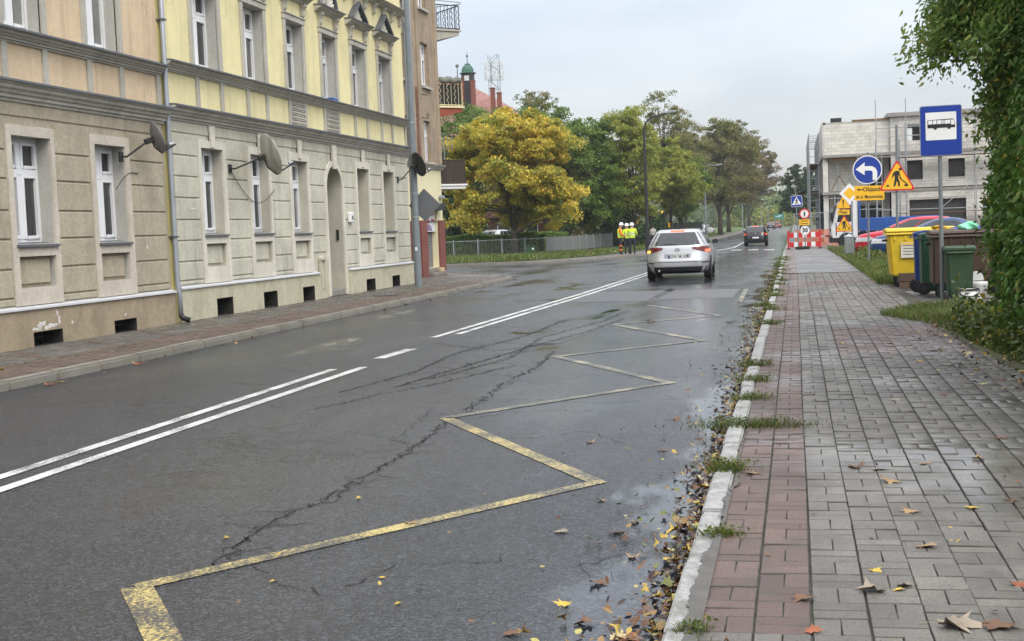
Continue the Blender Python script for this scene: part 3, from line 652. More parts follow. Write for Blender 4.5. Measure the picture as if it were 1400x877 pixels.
holes(m, XF, E0, E1, 3.85, 4.93, [], .3, None, 0, 2); holes(m, XF, E0, E1, 4.93, 11.6, BU, .34, None, 3, 2); shell(m, XF, E0, E1, 11.6)
m.build('wall', [M['sage'], M['sage_plain'], M['yellow'], M['grey_jamb']], B)
# the sunk niches are cut as shallow frames in front of the wall
BC = [(23.93,24.69,.0,.355), (26.27,27.03,.0,.355), (28.57,29.32,.0,.345), (33.18,33.94,.0,.32), (35.48,36.2,.0,.32)]
for ya_, yb_, bc_, yc_, yd_, h_ in ((E0+.12, 29.80, BC[:3], 29.80, DY0, .95), (31.90, E1+.03, BC[3:], DY1, 31.90, .64)):
    m = MB(); holes(m, XF+.07, ya_, yb_, 0, .64, bc_, .42, 2, 1)
    for y in (ya_, yb_): m.quad((XF+.07,y,0), (XF,y,0), (XF,y,.64), (XF+.07,y,.64))
    holes(m, XF+.02, yc_, yd_, 0, h_, [], .1); m.build('plinth', [M['plinth_b'], M['cellar'], M['cellar']], B)
cellar_win(B, XF+.07, BC, None)
for ya, yb in ((E0+.13, 29.68), (31.92, E1+.06)): profile(B, 'plinth_flashing', M['sillwhite'], [(XF-.01,.68), (XF+.105,.645), (XF+.105,.615), (XF+.07,.63), (XF-.01,.64)], ya, yb)
part('meter_niche', M['sage_plain'], B, (XF+.0,29.86,.22,XF+.06,29.92,.98), (XF+.0,30.12,.22,XF+.06,30.18,.98), (XF+.0,29.84,.94,XF+.08,30.2,1.0))
part('meter_box', M['plinth_b'], B, (XF-.005,29.93,.25,XF+.03,30.11,.93))
BJ = [.68, .77, 1.13, 1.53, 1.93, 2.35, 2.76, 3.16, 3.57]
for ya, yb in ((22.50,23.52), (24.80,25.88), (27.12,28.16), (34.02,35.04), (36.30,37.60)): courses(B, M['sage'], ya, yb, BJ, XF)
courses(B, M['sage'], 29.46, 30.40, BJ[2:7], XF); courses(B, M['sage'], 31.84, 32.78, BJ[:7], XF)
for za, zb, c in ((2.76,3.16,.10), (3.16,3.57,.30)):
    part('stone_block', M['sage'], B, (XF-.02,29.47,za+.014,XF+.026,30.39+c,zb-.014) if zb < 3.2 else (XF-.02,29.47,za+.014,XF+.026,30.62,zb-.014), bevel=.01)
    part('stone_block', M['sage'], B, (XF-.02,31.85-c*.5,za+.014,XF+.026,32.77,zb-.014) if zb < 3.2 else (XF-.02,31.60,za+.014,XF+.026,32.77,zb-.014), bevel=.01)
for (ya, yb), (oa, ob, za, zb), g in zip(((23.53,24.79), (25.89,27.11), (28.17,29.45)), BO, ('glass', 'glass', 'curtain_glass')):
    gfloor_bay(B, ya, yb, oa, ob, (za, zb), .68, 3.50, 'cream_band', 'sage', XF, gl=g, key=(3.36, 3.80), pd=.32)
for (ya, yb), (oa, ob, za, zb) in zip(((32.79,34.01), (35.05,36.29)), BN):
    gfloor_bay(B, ya, yb, oa, ob, (za, zb), .68, 3.48, 'cream_band', 'sage', XF, win=False, key=(3.34, 3.80), pd=.32)
m = MB(); n = 24       # arch band
inn = [(DY0, .02)] + arch + [(DY1, .02)]; yc = (DY0+DY1)/2
out = [(DY0-.13, .02)] + [(yc - .69*math.cos(math.pi*i/24), DSP + (DTOP-DSP+.12)*math.sin(math.pi*i/24)) for i in range(25)] + [(DY1+.13, .02)]
k = len(inn); F_ = XF + .05
m.add([(F_, y, z) for y, z in inn] + [(F_, y, z) for y, z in out] + [(XF+.002, y, z) for y, z in inn] + [(XF, y, z) for y, z in out],
      [(i, i+1, k+i+1, k+i) for i in range(k-1)] + [(i, 2*k+i, 2*k+i+1, i+1) for i in range(k-1)] + [(k+i, k+i+1, 3*k+i+1, 3*k+i) for i in range(k-1)])
m.build('door_arch', M['cream_band'], B)
kk = MB(); kk.add([(x, yc+s*w, z) for x in (XF+.03, XF+.10) for s, w, z in ((-1,.085,3.20),(1,.085,3.20),(1,.15,3.80),(-1,.15,3.80))], [(3,2,1,0),(4,5,6,7),(0,1,5,4),(1,2,6,5),(2,3,7,6),(3,0,4,7)]); kk.build('keystone', M['cream_band'], B, bevel=.01)
dr = part('door', pm('brown_door_wood', (.09,.05,.03), .5, .2, 4), B, (XF-1.0,DY0,.34,XF-.93,DY1,DTOP), bevel=.004)
part('handle', M['zinc'], dr, (XF-.93,31.4,1.3,XF-.88,31.44,1.45))
m = MB(); m.box(XF-1.0,DY0+.01,0,XF+.0,DY1-.01,.17); m.box(XF-1.0,DY0+.01,.17,XF-.35,DY1-.01,.335); m.build('door_step', M['kerb_grey'], B, bevel=.015)
part('door_bell', M['black'], B, (XF-.16,DY1-.04,1.42,XF-.10,DY1-.005,1.68)); 
nb = part('lamp_box', M['white'], B, (XF+.026,32.02,1.86,XF+.12,32.30,2.12), bevel=.02); part('lamp_dial', M['zinc_dark'], nb, (XF+.121,32.11,1.93,XF+.126,32.22,2.03))
part('corner_strip', M['yellow_edge'], B, (XF-.05,22.185,0,XF+.012,E0,11.6), (XF-.05,E0,0,XF+.03,E0+.115,11.6))
part('frieze_course', M['sage'], B, (XF-.02,E0+.13,3.605,XF+.02,E1-.01,3.83))
profile(B, 'ground_cornice', M['grey_mould'], cornice_pts(XF, 3.81, 4.07, .25), E0, E1+.12)
profile(B, 'cornice_flashing', M['zinc_dark'], [(XF-.02,4.105), (XF+.28,4.08), (XF+.28,4.045), (XF+.255,4.045), (XF+.255,4.07), (XF-.02,4.075)], E0+.005, E1+.15)
profile(B, 'sill_cornice', M['grey_mould'], cornice_pts(XF, 4.71, 4.89, .20), E0, E1+.08)
profile(B, 'sill_flashing', M['zinc_dark'], [(XF-.02,4.925), (XF+.23,4.90), (XF+.23,4.87), (XF+.205,4.87), (XF+.205,4.89), (XF-.02,4.895)], E0+.005, E1+.1)
SP = [23.70, 24.80, 26.10, 27.14, 28.46, 29.44, 30.75, 31.73, 33.04, 34.06, 35.31, 36.30, 37.56]
for y in SP: part('panel_strip', M['grey_mould'], B, (XF-.02,y-.065,4.1,XF+.04,y+.065,4.715))
def lattice(ya, yb):
    m = MB()
    for i in range(7):
        for j in range(5):
            y, z = ya + (yb-ya)*(i+.5)/7, 4.13 + .56*(j+.5)/5
            m.cyl((XF+.005,y-.045,z-.035), (XF+.045,y+.03,z+.035), .022, .022, 6); m.cyl((XF+.045,y-.035,z+.03), (XF+.005,y+.045,z-.03), .018, .018, 6)
    for j in range(6): m.box(XF-.01, ya, 4.12+.56*j/5-.012, XF+.03, yb, 4.12+.56*j/5+.012)
    part('balustrade_back', M['grey_mould'], B, (XF-.02,ya,4.1,XF+.004,yb,4.71)); m.build('balustrade_panel', M['grey_mould'], B)
lattice(28.53, 29.37); lattice(30.82, 31.66)
def console(y, z0, z1, d=.14, w=.06):
    m = MB(); h = z1 - z0
    pts = [(XF-.02,z1), (XF+d,z1), (XF+d*1.05,z1-h*.12), (XF+d*.75,z1-h*.30), (XF+d*.55,z1-h*.5), (XF+d*.62,z1-h*.68), (XF+d*.5,z1-h*.9), (XF+d*.2,z0), (XF-.02,z0)]
    m.prism(pts, 'y', y-w, y+w); m.cyl((XF+d*.72,y-w*1.15,z1-h*.14), (XF+d*.72,y+w*1.15,z1-h*.14), h*.13, n=10); m.cyl((XF+d*.36,y-w*1.1,z1-h*.78), (XF+d*.36,y+w*1.1,z1-h*.78), h*.11, n=10)
    m.build('console', M['grey_mould'], B)
for i, (oa, ob, za, zb) in enumerate(BU):
    w = window(B, XF-.28, oa, ob, za, zb, tr=.66, gl='curtain_glass' if i % 2 else 'glass')
    for y in (oa-.13, ob): part('window_trim', M['grey_mould'], B, (XF-.02,y,4.91,XF+.05,y+.13,zb+.001), bevel=.012)
    part('window_head', M['grey_mould'], B, (XF-.02,oa-.15,zb+.002,XF+.06,ob+.15,zb+.13), (XF-.02,oa-.17,zb+.13,XF+.085,ob+.17,zb+.165), bevel=.01)
    part('head_panel', M['yellow'], B, (XF-.02,oa+.06,zb+.2,XF+.012,ob-.06,7.03))
    console(oa-.05, zb+.17, 7.05); console(ob+.05, zb+.17, 7.05)
    a, b = oa-.38, ob+.38; yc = (oa+ob)/2
    profile(B, 'window_cornice', M['grey_mould'], cornice_pts(XF, 7.05, 7.19, .22), a+.04, b-.04)
    profile(B, 'window_flashing', M['zinc_dark'], [(XF-.02,7.222), (XF+.25,7.205), (XF+.25,7.18), (XF+.225,7.18), (XF+.225,7.192), (XF-.02,7.2)], a+.02, b-.02)
    if i in (4, 5, 0):
        m = MB(); m.prism([(yc-.50,7.21), (yc+.50,7.21), (yc,7.66)], 'x', XF-.02, XF+.05); m.build('pediment', M['grey_mould'], B)
        for s in (-1, 1):
            m = MB(); m.hexa([(XF,yc+s*.62,7.22), (XF+.17,yc+s*.62,7.22), (XF+.17,yc,7.70), (XF,yc,7.70), (XF,yc+s*.62,7.29), (XF+.17,yc+s*.62,7.29), (XF+.17,yc,7.77), (XF,yc,7.77)]); m.build('pediment_slope', M['zinc_dark'], B)
        part('pediment_rib', M['cream_band'], B, *[(XF+.05,yc-.3+.12*q-.02,7.23,XF+.075,yc-.3+.12*q+.02,7.28+.3*(1-abs(-.3+.12*q)/.42)) for q in range(6)])
    else:
        m = MB(); arc = [(yc + .56*math.cos(math.pi*q/16), 7.21 + .44*math.sin(math.pi*q/16)) for q in range(17)]
        m.prism(arc, 'x', XF-.02, XF+.05); m.build('pediment', M['grey_mould'], B)
        m = MB(); m.tube([(XF+.09, yc + .58*math.cos(math.pi*q/16), 7.22 + .46*math.sin(math.pi*q/16)) for q in range(17)], .05, 6); m.build('pediment_arc', M['zinc_dark'], B)
        m = MB()
        for q in range(7):
            t = math.pi*(q+1)/8; m.cyl((XF+.05,yc+.05*math.cos(t),7.24), (XF+.07,yc+.36*math.cos(t),7.23+.3*math.sin(t)), .02, .05, 6)
        m.build('shell_ornament', M['cream_band'], B)
part('blue_window_box', pm('blue_plastic', (.01,.08,.30), .4), B, (XF-.12,31.30,4.935,XF+.05,31.68,5.02), bevel=.01)
profile(B, 'second_cornice', M['grey_mould'], cornice_pts(XF, 7.95, 8.12, .26), E0, E1+.1)
for q in range(19): console(23.0 + q * .80, 7.66, 7.95, .15, .05)

# ------------------------------------------------------------ corner building
XC = -12.5
C = empty('corner_building', (XC, 42, 0), 'brown weathered corner house with red painted base and balconies at its far corner', 'building')
CO = [(40.6,41.5,6.62,8.12), (43.48,44.42,6.62,8.12), (40.6,41.5,3.98,5.42), (43.52,44.32,3.98,5.42), (40.6,41.5,9.25,10.75), (43.42,44.42,9.3,10.8)]
m = MB(); holes(m, XC, 37.5, 45.45, 0, 1.93, [(43.20,44.72,.28,1.93)], .26, None, 1, 0); holes(m, XC, 37.5, 45.45, 1.93, 3.80, [(43.20,44.72,1.93,2.32)], .26, None, 1, 1); holes(m, XC, 37.5, 45.45, 3.80, 13, CO, .22, None, 2, 2)
Q = [(XC,45.45), (XC-1.8,47.25), (XC-12,47.25), (XC-12,37.5), (XC,37.5)]
for (xa, ya), (xb, yb) in zip(Q, Q[1:]):
    for za, zb, k in ((0,1.93,0), (1.93,3.8,1), (3.8,13,2)): m.cur = k; m.quad((xa,ya,za), (xb,yb,za), (xb,yb,zb), (xa,ya,zb))
m.cur = 2; m.add([(x, y, 13) for x, y in Q], [(0,1,2,3,4)])
m.build('wall', [M['red_paint'], M['c_yellow'], M['brown_wall']], C)
for (oa, ob, za, zb) in CO:
    window(C, XC-.2, oa, ob, za, zb, sill=None)
    part('window_ledge', M['grey_mould'], C, (XC-.19,oa-.06,za-.09,XC+.10,ob+.10,za-.005))
profile(C, 'storey_cornice', M['grey_mould'], cornice_pts(XC, 3.74, 3.93, .18), 37.5, 45.6)
for (ya, yb) in ((42.42,43.16), (44.76,45.46)): part('red_pilaster', M['red_paint'], C, (XC-.02,ya,0,XC+.07,yb,1.95), bevel=.01)
part('roller_box', M['dark_metal'], C, (XC-.02,43.12,2.30,XC+.24,44.95,2.55), bevel=.02)
po = part('shop_poster', M['white'], C, (XC-.12,43.21,1.55,XC-.09,44.71,2.27))
part('poster_lettering', M['red_sign'], po, *[(XC-.089,y,z,XC-.087,y+w,z+.07) for y, w, z in ((43.3,.45,2.12), (43.95,.5,2.12), (43.3,.22,1.92), (44.2,.4,1.92))])
m = MB(); m.prism([(43.68,1.86), (43.98,1.86), (43.83,2.08)], 'x', XC-.089, XC-.086); m.build('poster_mark', M['red_sign'], po)
m = MB(); m.prism([(43.25,1.58), (44.3,1.58), (44.2,1.72), (43.9,1.82), (43.6,1.80), (43.4,1.70)], 'x', XC-.089, XC-.086); m.build('poster_picture', pm('purple_print', (.30,.20,.36), .5), po)
part('shop_shutter', pm('grey_shutter', (.17,.175,.185), .5, .1, 3), C, *[(XC-.24,43.2,.30+.1*i,XC-.222,44.72,.392+.1*i) for i in range(12)])
part('shop_step', M['kerb_grey'], C, (XC-.2,43.1,0,XC+.22,44.95,.13), (XC-.2,43.1,.13,XC+.08,44.9,.27), bevel=.015)
part('step_block', pm('pale_sandstone', (.55,.42,.22), .8), C, (XC+.085,44.25,.132,XC+.2,44.7,.26), bevel=.01)
wl = part('wall_lamp', M['black'], C, (XC-.05,45.47,1.35,XC+.10,45.62,1.62), bevel=.02)
part('camera_box', M['galv'], C, (XC+.001,45.0,2.72,XC+.16,45.3,2.84), bevel=.02)
m = MB()
for i in range(34): m.box(XC-.02, 42.62 + (.03 if i % 2 else 0), 3.95 + i*.075, XC+.02, 42.86 + (.03 if i % 2 else 0), 4.015 + i*.075)
m.build('exposed_brick', pm('old_brick', (.22,.10,.06), .9, .3, 6, isl=.25), C)
part('corner_strip', M['brown_wall'], C, (XC-.05,42.90,3.95,XC+.05,43.10,13), (XC-.05,45.2,3.95,XC+.06,45.5,13), bevel=.02)
m = MB(); m.tube([(XF+.02,37.95,11.6), (XF+.02,37.95,.25), (XF+.12,38.0,.1)], .055, 10); m.build('downpipe', M['zinc'], C, smooth=True)
m = MB(); m.tube([(XC+.1,41.9,13), (XC+.1,41.9,.2)], .05, 10); m.build('downpipe', M['zinc'], C, smooth=True)
for z in (5.5, 6.3):
    m = MB()
    for dy in (0, .22): m.tube([(XC,43.2+dy,z), (XC+.18,43.2+dy,z-.05), (XC+.22,43.25+dy,z+.12)], .012, 5)
    m.build('wire_hook', M['dark_metal'], C)
nn, tt, c0 = Vector((.7071,.7071,0)), Vector((-.7071,.7071,0)), Vector((XC,45.45,0))
def bp(u, v, z): p = c0 + nn*u + tt*v; return (p.x, p.y, z)
def bbox(m, u0, v0, z0, u1, v1, z1): m.hexa([bp(u0,v0,z0), bp(u1,v0,z0), bp(u1,v1,z0), bp(u0,v1,z0), bp(u0,v0,z1), bp(u1,v0,z1), bp(u1,v1,z1), bp(u0,v1,z1)])
def balcony(z, t0, t1, mat, style):
    m = MB(); D, Wd = 1.06, 2.0
    m.hexa([bp(-.05,.05,z-t0), bp(D,.05,z-t1), bp(D,Wd,z-t1), bp(-.05,Wd,z-t0), bp(-.05,.05,z-.001), bp(D,.05,z-.001), bp(D,Wd,z-.001), bp(-.05,Wd,z-.001)])
    s = m.build('balcony', mat, C, bevel=.01)
    m = MB(); bbox(m, -.05, .0, z, D+.06, Wd+.05, z+.06); m.build('balcony_slab', mat if style != 2 else M['c_yellow'], s)
    rm = {1: M['dark_metal'], 2: pm('pale_yellow_rail', (.62,.55,.33), .6), 3: pm('dark_brown_planks', (.045,.03,.022), .7, .25, 6)}[style]
    H_ = .93
    sides = [((0,.05), (D,.05)), ((D,.05), (D,Wd)), ((0,Wd), (D,Wd))]
    for zz, n_ in ((z+.10, 'bottom_rail'), (z+H_, 'top_rail')): m = MB(); m.tube([bp(0,.05,zz), bp(D,.05,zz), bp(D,Wd,zz), bp(0,Wd,zz)], .022, 6); m.build(n_, rm, s)
    for (a, b) in sides:
        L = math.hypot(b[0]-a[0], b[1]-a[1]); n = round(L / (.16 if style != 3 else .13))
        for i in range(n + 1):
            t = i / n; u, v = a[0]+(b[0]-a[0])*t, a[1]+(b[1]-a[1])*t; m = MB()
            if style == 3:
                if i == n: continue
                u2, v2 = a[0]+(b[0]-a[0])*(t+.9/n), a[1]+(b[1]-a[1])*(t+.9/n)
                m.hexa([bp(u,v,z+.02), bp(u2,v2,z+.02), bp(u2+.015,v2+.015,z+.02), bp(u+.015,v+.015,z+.02), bp(u,v,z+H_), bp(u2,v2,z+H_), bp(u2+.015,v2+.015,z+H_), bp(u+.015,v+.015,z+H_)]); m.build('plank', rm, s)
            else:
                if i % 2 == 0: m.tube([bp(u,v,z), bp(u,v,z+H_)], .013, 5); m.build('baluster', rm, s)
                else:
                    du, dv = (b[0]-a[0])/L*.035, (b[1]-a[1])/L*.035
                    m.tube([bp(u+du*math.sin(q*1.1),v+dv*math.sin(q*1.1),z+.1+.8*q/20) for q in range(21)], .011, 5); m.build('wavy_baluster', rm, s)
    if style == 2:
        for (a, b) in sides[:2]:
            m = MB(); o_ = .03
            m.hexa([bp(a[0]-o_,a[1]+o_,z+.12), bp(b[0]-o_,b[1]+o_,z+.12), bp(b[0]-o_-.01,b[1]+o_+.01,z+.12), bp(a[0]-o_-.01,a[1]+o_+.01,z+.12), bp(a[0]-o_,a[1]+o_,z+.85), bp(b[0]-o_,b[1]+o_,z+.85), bp(b[0]-o_-.01,b[1]+o_+.01,z+.85), bp(a[0]-o_-.01,a[1]+o_+.01,z+.85)]); m.build('screen', M['black'], s)
        m = MB(); m.tube([bp(.05+.1*i, .05+.03*math.sin(i*2), z+.99+.03*math.sin(i*1.7)) for i in range(11)], [.05,.10,.12,.11,.13,.12,.12,.11,.12,.10,.05], 8); m.build('folded_cover', pm('grey_green_tarp', (.19,.20,.17), .7, .2, 6), s, smooth=True)
    if style == 1:
        m = MB(); m.tube([bp(-.02,1.9,z+1.0), bp(D+.1,.02,z+1.0)], .015, 5); m.tube([bp(0,.05,z+1.08), bp(D+.1,.05,z+1.06)], .018, 5); m.build('drying_rail', M['galv'], s)
balcony(8.78, .40, .13, M['grey_mould'], 1); balcony(6.02, .38, .14, M['rust'], 2); balcony(3.20, .12, .12, M['white'], 3)
m = MB(); ax = bp(.7,.9,3.2); m.tube([ax, (ax[0],ax[1],5.2)], .02, 6)
for z in (4.6, 4.9): m.tube([(ax[0]-.3,ax[1],z), (ax[0]+.35,ax[1],z+.05)], .015, 5)
for dx in (-.25,-.05,.15,.3): m.tube([(ax[0]+dx,ax[1],4.5), (ax[0]+dx,ax[1],5.1)], .012, 5)
m.build('balcony_aerial', M['galv'], C)

# wear on the old walls: chipped paint spots and hairline cracks
def chip(root, X, y, z, ry, rz, seed, mat):
    p = blob(y, z, ry, rz, 0, 18, seed, .55); m = MB(); m.prism([(a, b) for a, b, _ in p], 'x', X, X + .0022); m.build('plaster_chip', mat, root)
pale = pm('bare_lime_plaster', (.66,.64,.60), .95, .15, 9, grain=.15)
for i, (y, z, a, b) in enumerate([(17.75,.33,.10,.05), (18.0,.29,.16,.04), (18.25,.36,.035,.055), (18.62,.30,.025,.03), (18.2,.48,.022,.05), (17.62,.27,.10,.025), (20.3,.30,.03,.02), (21.3,1.45,.025,.035)]): chip(A, XF + .0705 if z < .6 else XF + .0275, y, z, a, b, 200 + i, pale)
for i, (y, z, a, b) in enumerate([(23.2,2.15,.10,.02), (23.3,1.75,.02,.03), (29.7,2.4,.02,.03), (34.5,2.0,.05,.04), (36.9,1.3,.04,.06)]): chip(B, XF + .0268, y, z, a, b, 260 + i, pale)
def wall_crack(root, X, y, z, ln, seed):
    r_ = random.Random(seed); m = MB(); p = (y, z); a = r_.uniform(-1.9, -1.2)
    for i in range(int(ln/.05)):
        a += r_.gauss(0, .45); a = a*.9 - 1.57*.1; q = (p[0] + .05*math.cos(a), p[1] + .05*math.sin(a)); w = r_.uniform(.0015, .0045); m.add([(X,p[0]-w,p[1]), (X,p[0]+w,p[1]), (X,q[0]+w,q[1]), (X,q[0]-w,q[1])], [(0,1,2,3)]); p = q
    m.build('wall_crack', M['cellar'], root)
for i, (y, z, l) in enumerate([(16.6,6.6,1.4), (18.9,6.9,1.2), (21.4,6.3,1.0)]): wall_crack(A, XF + .0015, y, z, l, 400 + i)
for i, (y, z, l) in enumerate([(25.3,6.8,1.3), (29.9,6.6,1.2), (34.6,6.3,1.0), (23.0,6.2,.9)]): wall_crack(B, XF + .0015, y, z, l, 420 + i)
for i, (y, z, l) in enumerate([(20.9,.58,.5), (18.9,.55,.4)]): wall_crack(A, XF + .0715, y, z, l, 440 + i)
for i, (y, z, l) in enumerate([(25.2,.6,.5), (27.9,.6,.45), (36.6,.6,.5)]): wall_crack(B, XF + .0715, y, z, l, 450 + i)
for i, (y, z, l) in enumerate([(42.7,9.5,1.5), (45.0,8.2,1.6), (43.0,6.0,1.2)]): wall_crack(C, XC + .0015, y, z, l, 460 + i)
# ------------------------------------------------------------ vegetation
def unit(r, n): v = r.normal(size=(n, 3)); return v / np.linalg.norm(v, axis=1, keepdims=True)
def leaf_mesh(name, C, size, r, up=.3, droop=None, asp=.32, fold=False):
    n = len(C); nor = unit(r, n); nor[:, 2] += up; nor /= np.linalg.norm(nor, axis=1, keepdims=True)
    t = unit(r, n)
    if droop is not None: t = t * .7 + np.array(droop)
    a = t - nor * (t * nor).sum(1, keepdims=True); a /= np.linalg.norm(a, axis=1, keepdims=True) + 1e-9
    b = np.cross(nor, a); s = (size * r.uniform(.55, 1.35, n))[:, None]
    if fold:
        P = np.stack([C - a*s*.5, C + b*s*asp*.9 - a*s*.12 + nor*s*.10, C + a*s*.5 - nor*s*.08, C - b*s*asp*.9 - a*s*.12 + nor*s*.10, C + a*s*.02 - nor*s*.02], 1)
        base = (np.arange(n) * 5)[:, None]
        F = np.concatenate([base + np.array([[0,4,1]]), base + np.array([[4,2,1]]), base + np.array([[0,3,4]]), base + np.array([[4,3,2]])])
        return fast_mesh(name, P.reshape(-1, 3), F)
    P = np.stack([C - a*s*.5, C + b*s*asp, C + a*s*.5, C - b*s*asp], 1)
    return fast_mesh(name, P.reshape(-1, 3), np.arange(n*4).reshape(n, 4))
LM = {
 'gold': leafmat('golden_maple_leaf', (.24,.29,.05), (.75,.58,.085), (.72,.46,.06), .35, nsc=.45),
 'yelgreen': leafmat('yellow_green_leaf', (.16,.22,.04), (.42,.44,.09), (.55,.48,.08), .35),
 'olive': leafmat('olive_leaf', (.11,.14,.045), (.27,.26,.08), (.34,.26,.07), .3),
 'green': leafmat('green_leaf', (.08,.15,.03), (.23,.31,.06), None, .3),
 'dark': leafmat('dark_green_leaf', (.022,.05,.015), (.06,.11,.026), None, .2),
 'brown': leafmat('brownish_leaf', (.105,.105,.042), (.23,.19,.075), (.32,.19,.06), .3),
 'hedge': leafmat('glossy_hedge_leaf', (.055,.15,.028), (.18,.33,.06), (.34,.38,.09), .32, .25),
 'ash': leafmat('overhang_leaf', (.08,.16,.03), (.22,.32,.06), (.34,.33,.08), .3, .4),
 'grass': leafmat('weed_leaf', (.045,.085,.018), (.12,.18,.035), (.22,.18,.05), .3),
 'ivy': leafmat('low_shrub_leaf', (.035,.07,.015), (.13,.17,.03), (.35,.28,.04), .25, .4)}
def tree(label, base, top, w, lm, n, ls=.22, seed=1, bottom=1.8, trunk=.22, group='trees across the road', bark='bark', sparse=1.0, off=(0,0), asp=.32, name='tree', d=None, shape=1.0):
    r = np.random.default_rng(seed); x, y = base; z0 = dip(y) - .05
    root = empty(name, (x, y, z0), label, 'tree', group)
    H = top - z0; cz = bottom + (H - bottom) * .5; rx = w/2; ry = (d or w)/2; rz = (H - bottom)/2
    ncl = int(64 * sparse)
    D = unit(r, ncl); rad = r.uniform(.25, 1, ncl) ** .55
    Cc = D * rad[:, None]; Cc[:, :2] *= (1 - .28 * shape * np.clip(Cc[:, 2:3], -.2, 1)) 
    Cc = Cc * np.array([rx, ry, rz]) * .86 + np.array([off[0], off[1], cz])
    cr = r.uniform(.13, .25, ncl) * (rx + rz) * .5 * 1.05
    n = int(n * 1.9); ls = ls * .72; ns = 10
    sub_ = np.repeat(Cc, ns, 0) + unit(r, ncl*ns) * (r.uniform(.3, 1.15, ncl*ns) * np.repeat(cr, ns))[:, None] * np.array([1.1, 1.1, .75]); sr = np.repeat(cr, ns) * r.uniform(.25, .55, ncl*ns)
    idx = r.integers(0, ncl*ns, n); dv = unit(r, n) * (r.uniform(0, 1, n) ** .5)[:, None]
    L = sub_[idx] + dv * sr[idx][:, None] * np.array([1.2, 1.2, .7])
    m = MB(); k = 6; tw = rx * .08
    pts = [Vector((r.normal(0, tw*.3)*i/k + off[0]*(i/k), r.normal(0, tw*.3)*i/k + off[1]*(i/k), (cz + rz*.55) * i/k)) for i in range(k+1)]
    m.tube(pts, [trunk*(1.25 if i == 0 else 1 - .8*i/k) for i in range(k+1)], 9)
    for j in r.choice(ncl, min(ncl, 26), replace=False):
        e = Vector(Cc[j]); f = float(r.uniform(.25, .75)); s = Vector((pts[0].lerp(pts[-1], f))); s = pts[min(k, int(f*k))]
        if e.z < s.z - .5: s = pts[2]
        md = s.lerp(e, .5) + Vector((0, 0, .25 * (e - s).length * .3))
        m.tube([s, md, e], [trunk*.38, trunk*.24, trunk*.07], 5)
    m.build('trunk', M[bark], root, smooth=True, local=True)
    link('crown', leaf_mesh('crown', L, ls, r, asp=asp), LM[lm], root)
    return root
tree('golden yellow maple glowing behind the grey railing', (-18.9, 87), 10.9, 11.8, 'gold', 50000, .26, 11, .55, .26, asp=.42, name='maple_tree', d=8)
tree('green tree beside the golden maple, its crown half yellow', (-17.7, 108), 9.4, 6.6, 'yelgreen', 14000, .24, 12, 1.2, .18, asp=.4)
tree('broad green tree rising behind the golden maple next to the balconies', (-30, 122), 15.2, 12.5, 'green', 20000, .30, 13, 3)
tree('tall thin grey green tree between the maple and the sky', (-26, 132), 17.2, 6.2, 'olive', 7500, .26, 14, 6, sparse=.8, d=6)
tree('dense dark green tree to the right of the maple', (-17.2, 106), 11.8, 8.0, 'green', 24000, .26, 15, .6)
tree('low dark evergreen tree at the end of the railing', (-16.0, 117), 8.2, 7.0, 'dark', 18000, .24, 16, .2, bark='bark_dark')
tree('dark green tree behind the railing, by the corner house', (-27.5, 103), 8.6, 8.0, 'dark', 15000, .27, 17, .9, bark='bark_dark')
tree('mid green tree standing behind the dark one, right of the maple', (-22, 116), 13.6, 9.5, 'green', 18000, .28, 18, 2)
tree('tall yellow green birch above the road workers', (-13.2, 108), 12.3, 6.4, 'yelgreen', 24000, .22, 19, 1.6, .16)
tree('slim yellow green tree left of the tall birch', (-16.6, 116), 12.0, 5.6, 'yelgreen', 10000, .23, 20, 2.2, .15, sparse=.8)
tree('leafy yellow green tree arching over the digger', (-11.4, 122), 10.2, 7.0, 'yelgreen', 22000, .24, 21, 2.6, .16)
tree('green tree behind the digger, next to the street lamp', (-11.5, 134), 9.6, 7.6, 'green', 17000, .26, 22, 2.2, .16)
tree('tallest sparse grey olive tree above the birches', (-14.8, 152), 17.4, 7.0, 'olive', 9500, .27, 23, 6.5, sparse=.85)
tree('dark olive tree between the tall tree and the lime row', (-13.5, 165), 15.2, 9.0, 'olive', 16000, .3, 24, 3)
tree('broad olive lime tree, first of the roadside row', (-10.2, 182), 17.0, 13.5, 'olive', 26000, .33, 25, 3.2, .33, 'lime trees along the road', d=11)
tree('brownish lime tree, second of the roadside row', (-11.0, 222), 18.6, 15.5, 'brown', 22000, .36, 26, 3.4, .36, 'lime trees along the road', d=11)
tree('brown lime tree leaning over the road, third of the roadside row', (-9.0, 262), 19.0, 15.5, 'brown', 21000, .40, 27, 4.2, .36, 'lime trees along the road', d=12)
tree('small green tree beyond the lime row', (-12.5, 330), 9.5, 8.5, 'green', 7000, .42, 28, 1.6, .25)
tree('dark green tree behind the scaffolding at the road end', (.9, 205), 10.6, 7.2, 'dark', 13000, .34, 29, .8, .25, 'trees at the end of the road')
tree('second dark tree behind the scaffolded building', (6.5, 225), 12.0, 8, 'dark', 10000, .36, 30, 1, .25, 'trees at the end of the road')
def mass(name, pts, lm, ls, seed, label, cat):
    r = np.random.default_rng(seed)
    C_ = []
    for (x, y, rx, ry, h, n) in pts:
        d = unit(r, n) * (r.uniform(0, 1, n) ** .4)[:, None]; d[:, 2] = np.abs(d[:, 2])
        lump = 1 + .2*np.sin(d[:, 0]*5 + x) + .15*np.sin(d[:, 1]*7 + y)
        C_.append(np.stack([x + d[:,0]*rx*lump, y + d[:,1]*ry, dip(y) - .1 + d[:,2]*h*lump], 1))
    o = link(name, leaf_mesh(name, np.concatenate(C_), ls, r), LM[lm]); tag(o, label, cat, kind='stuff'); return o
r_ = random.Random(3)
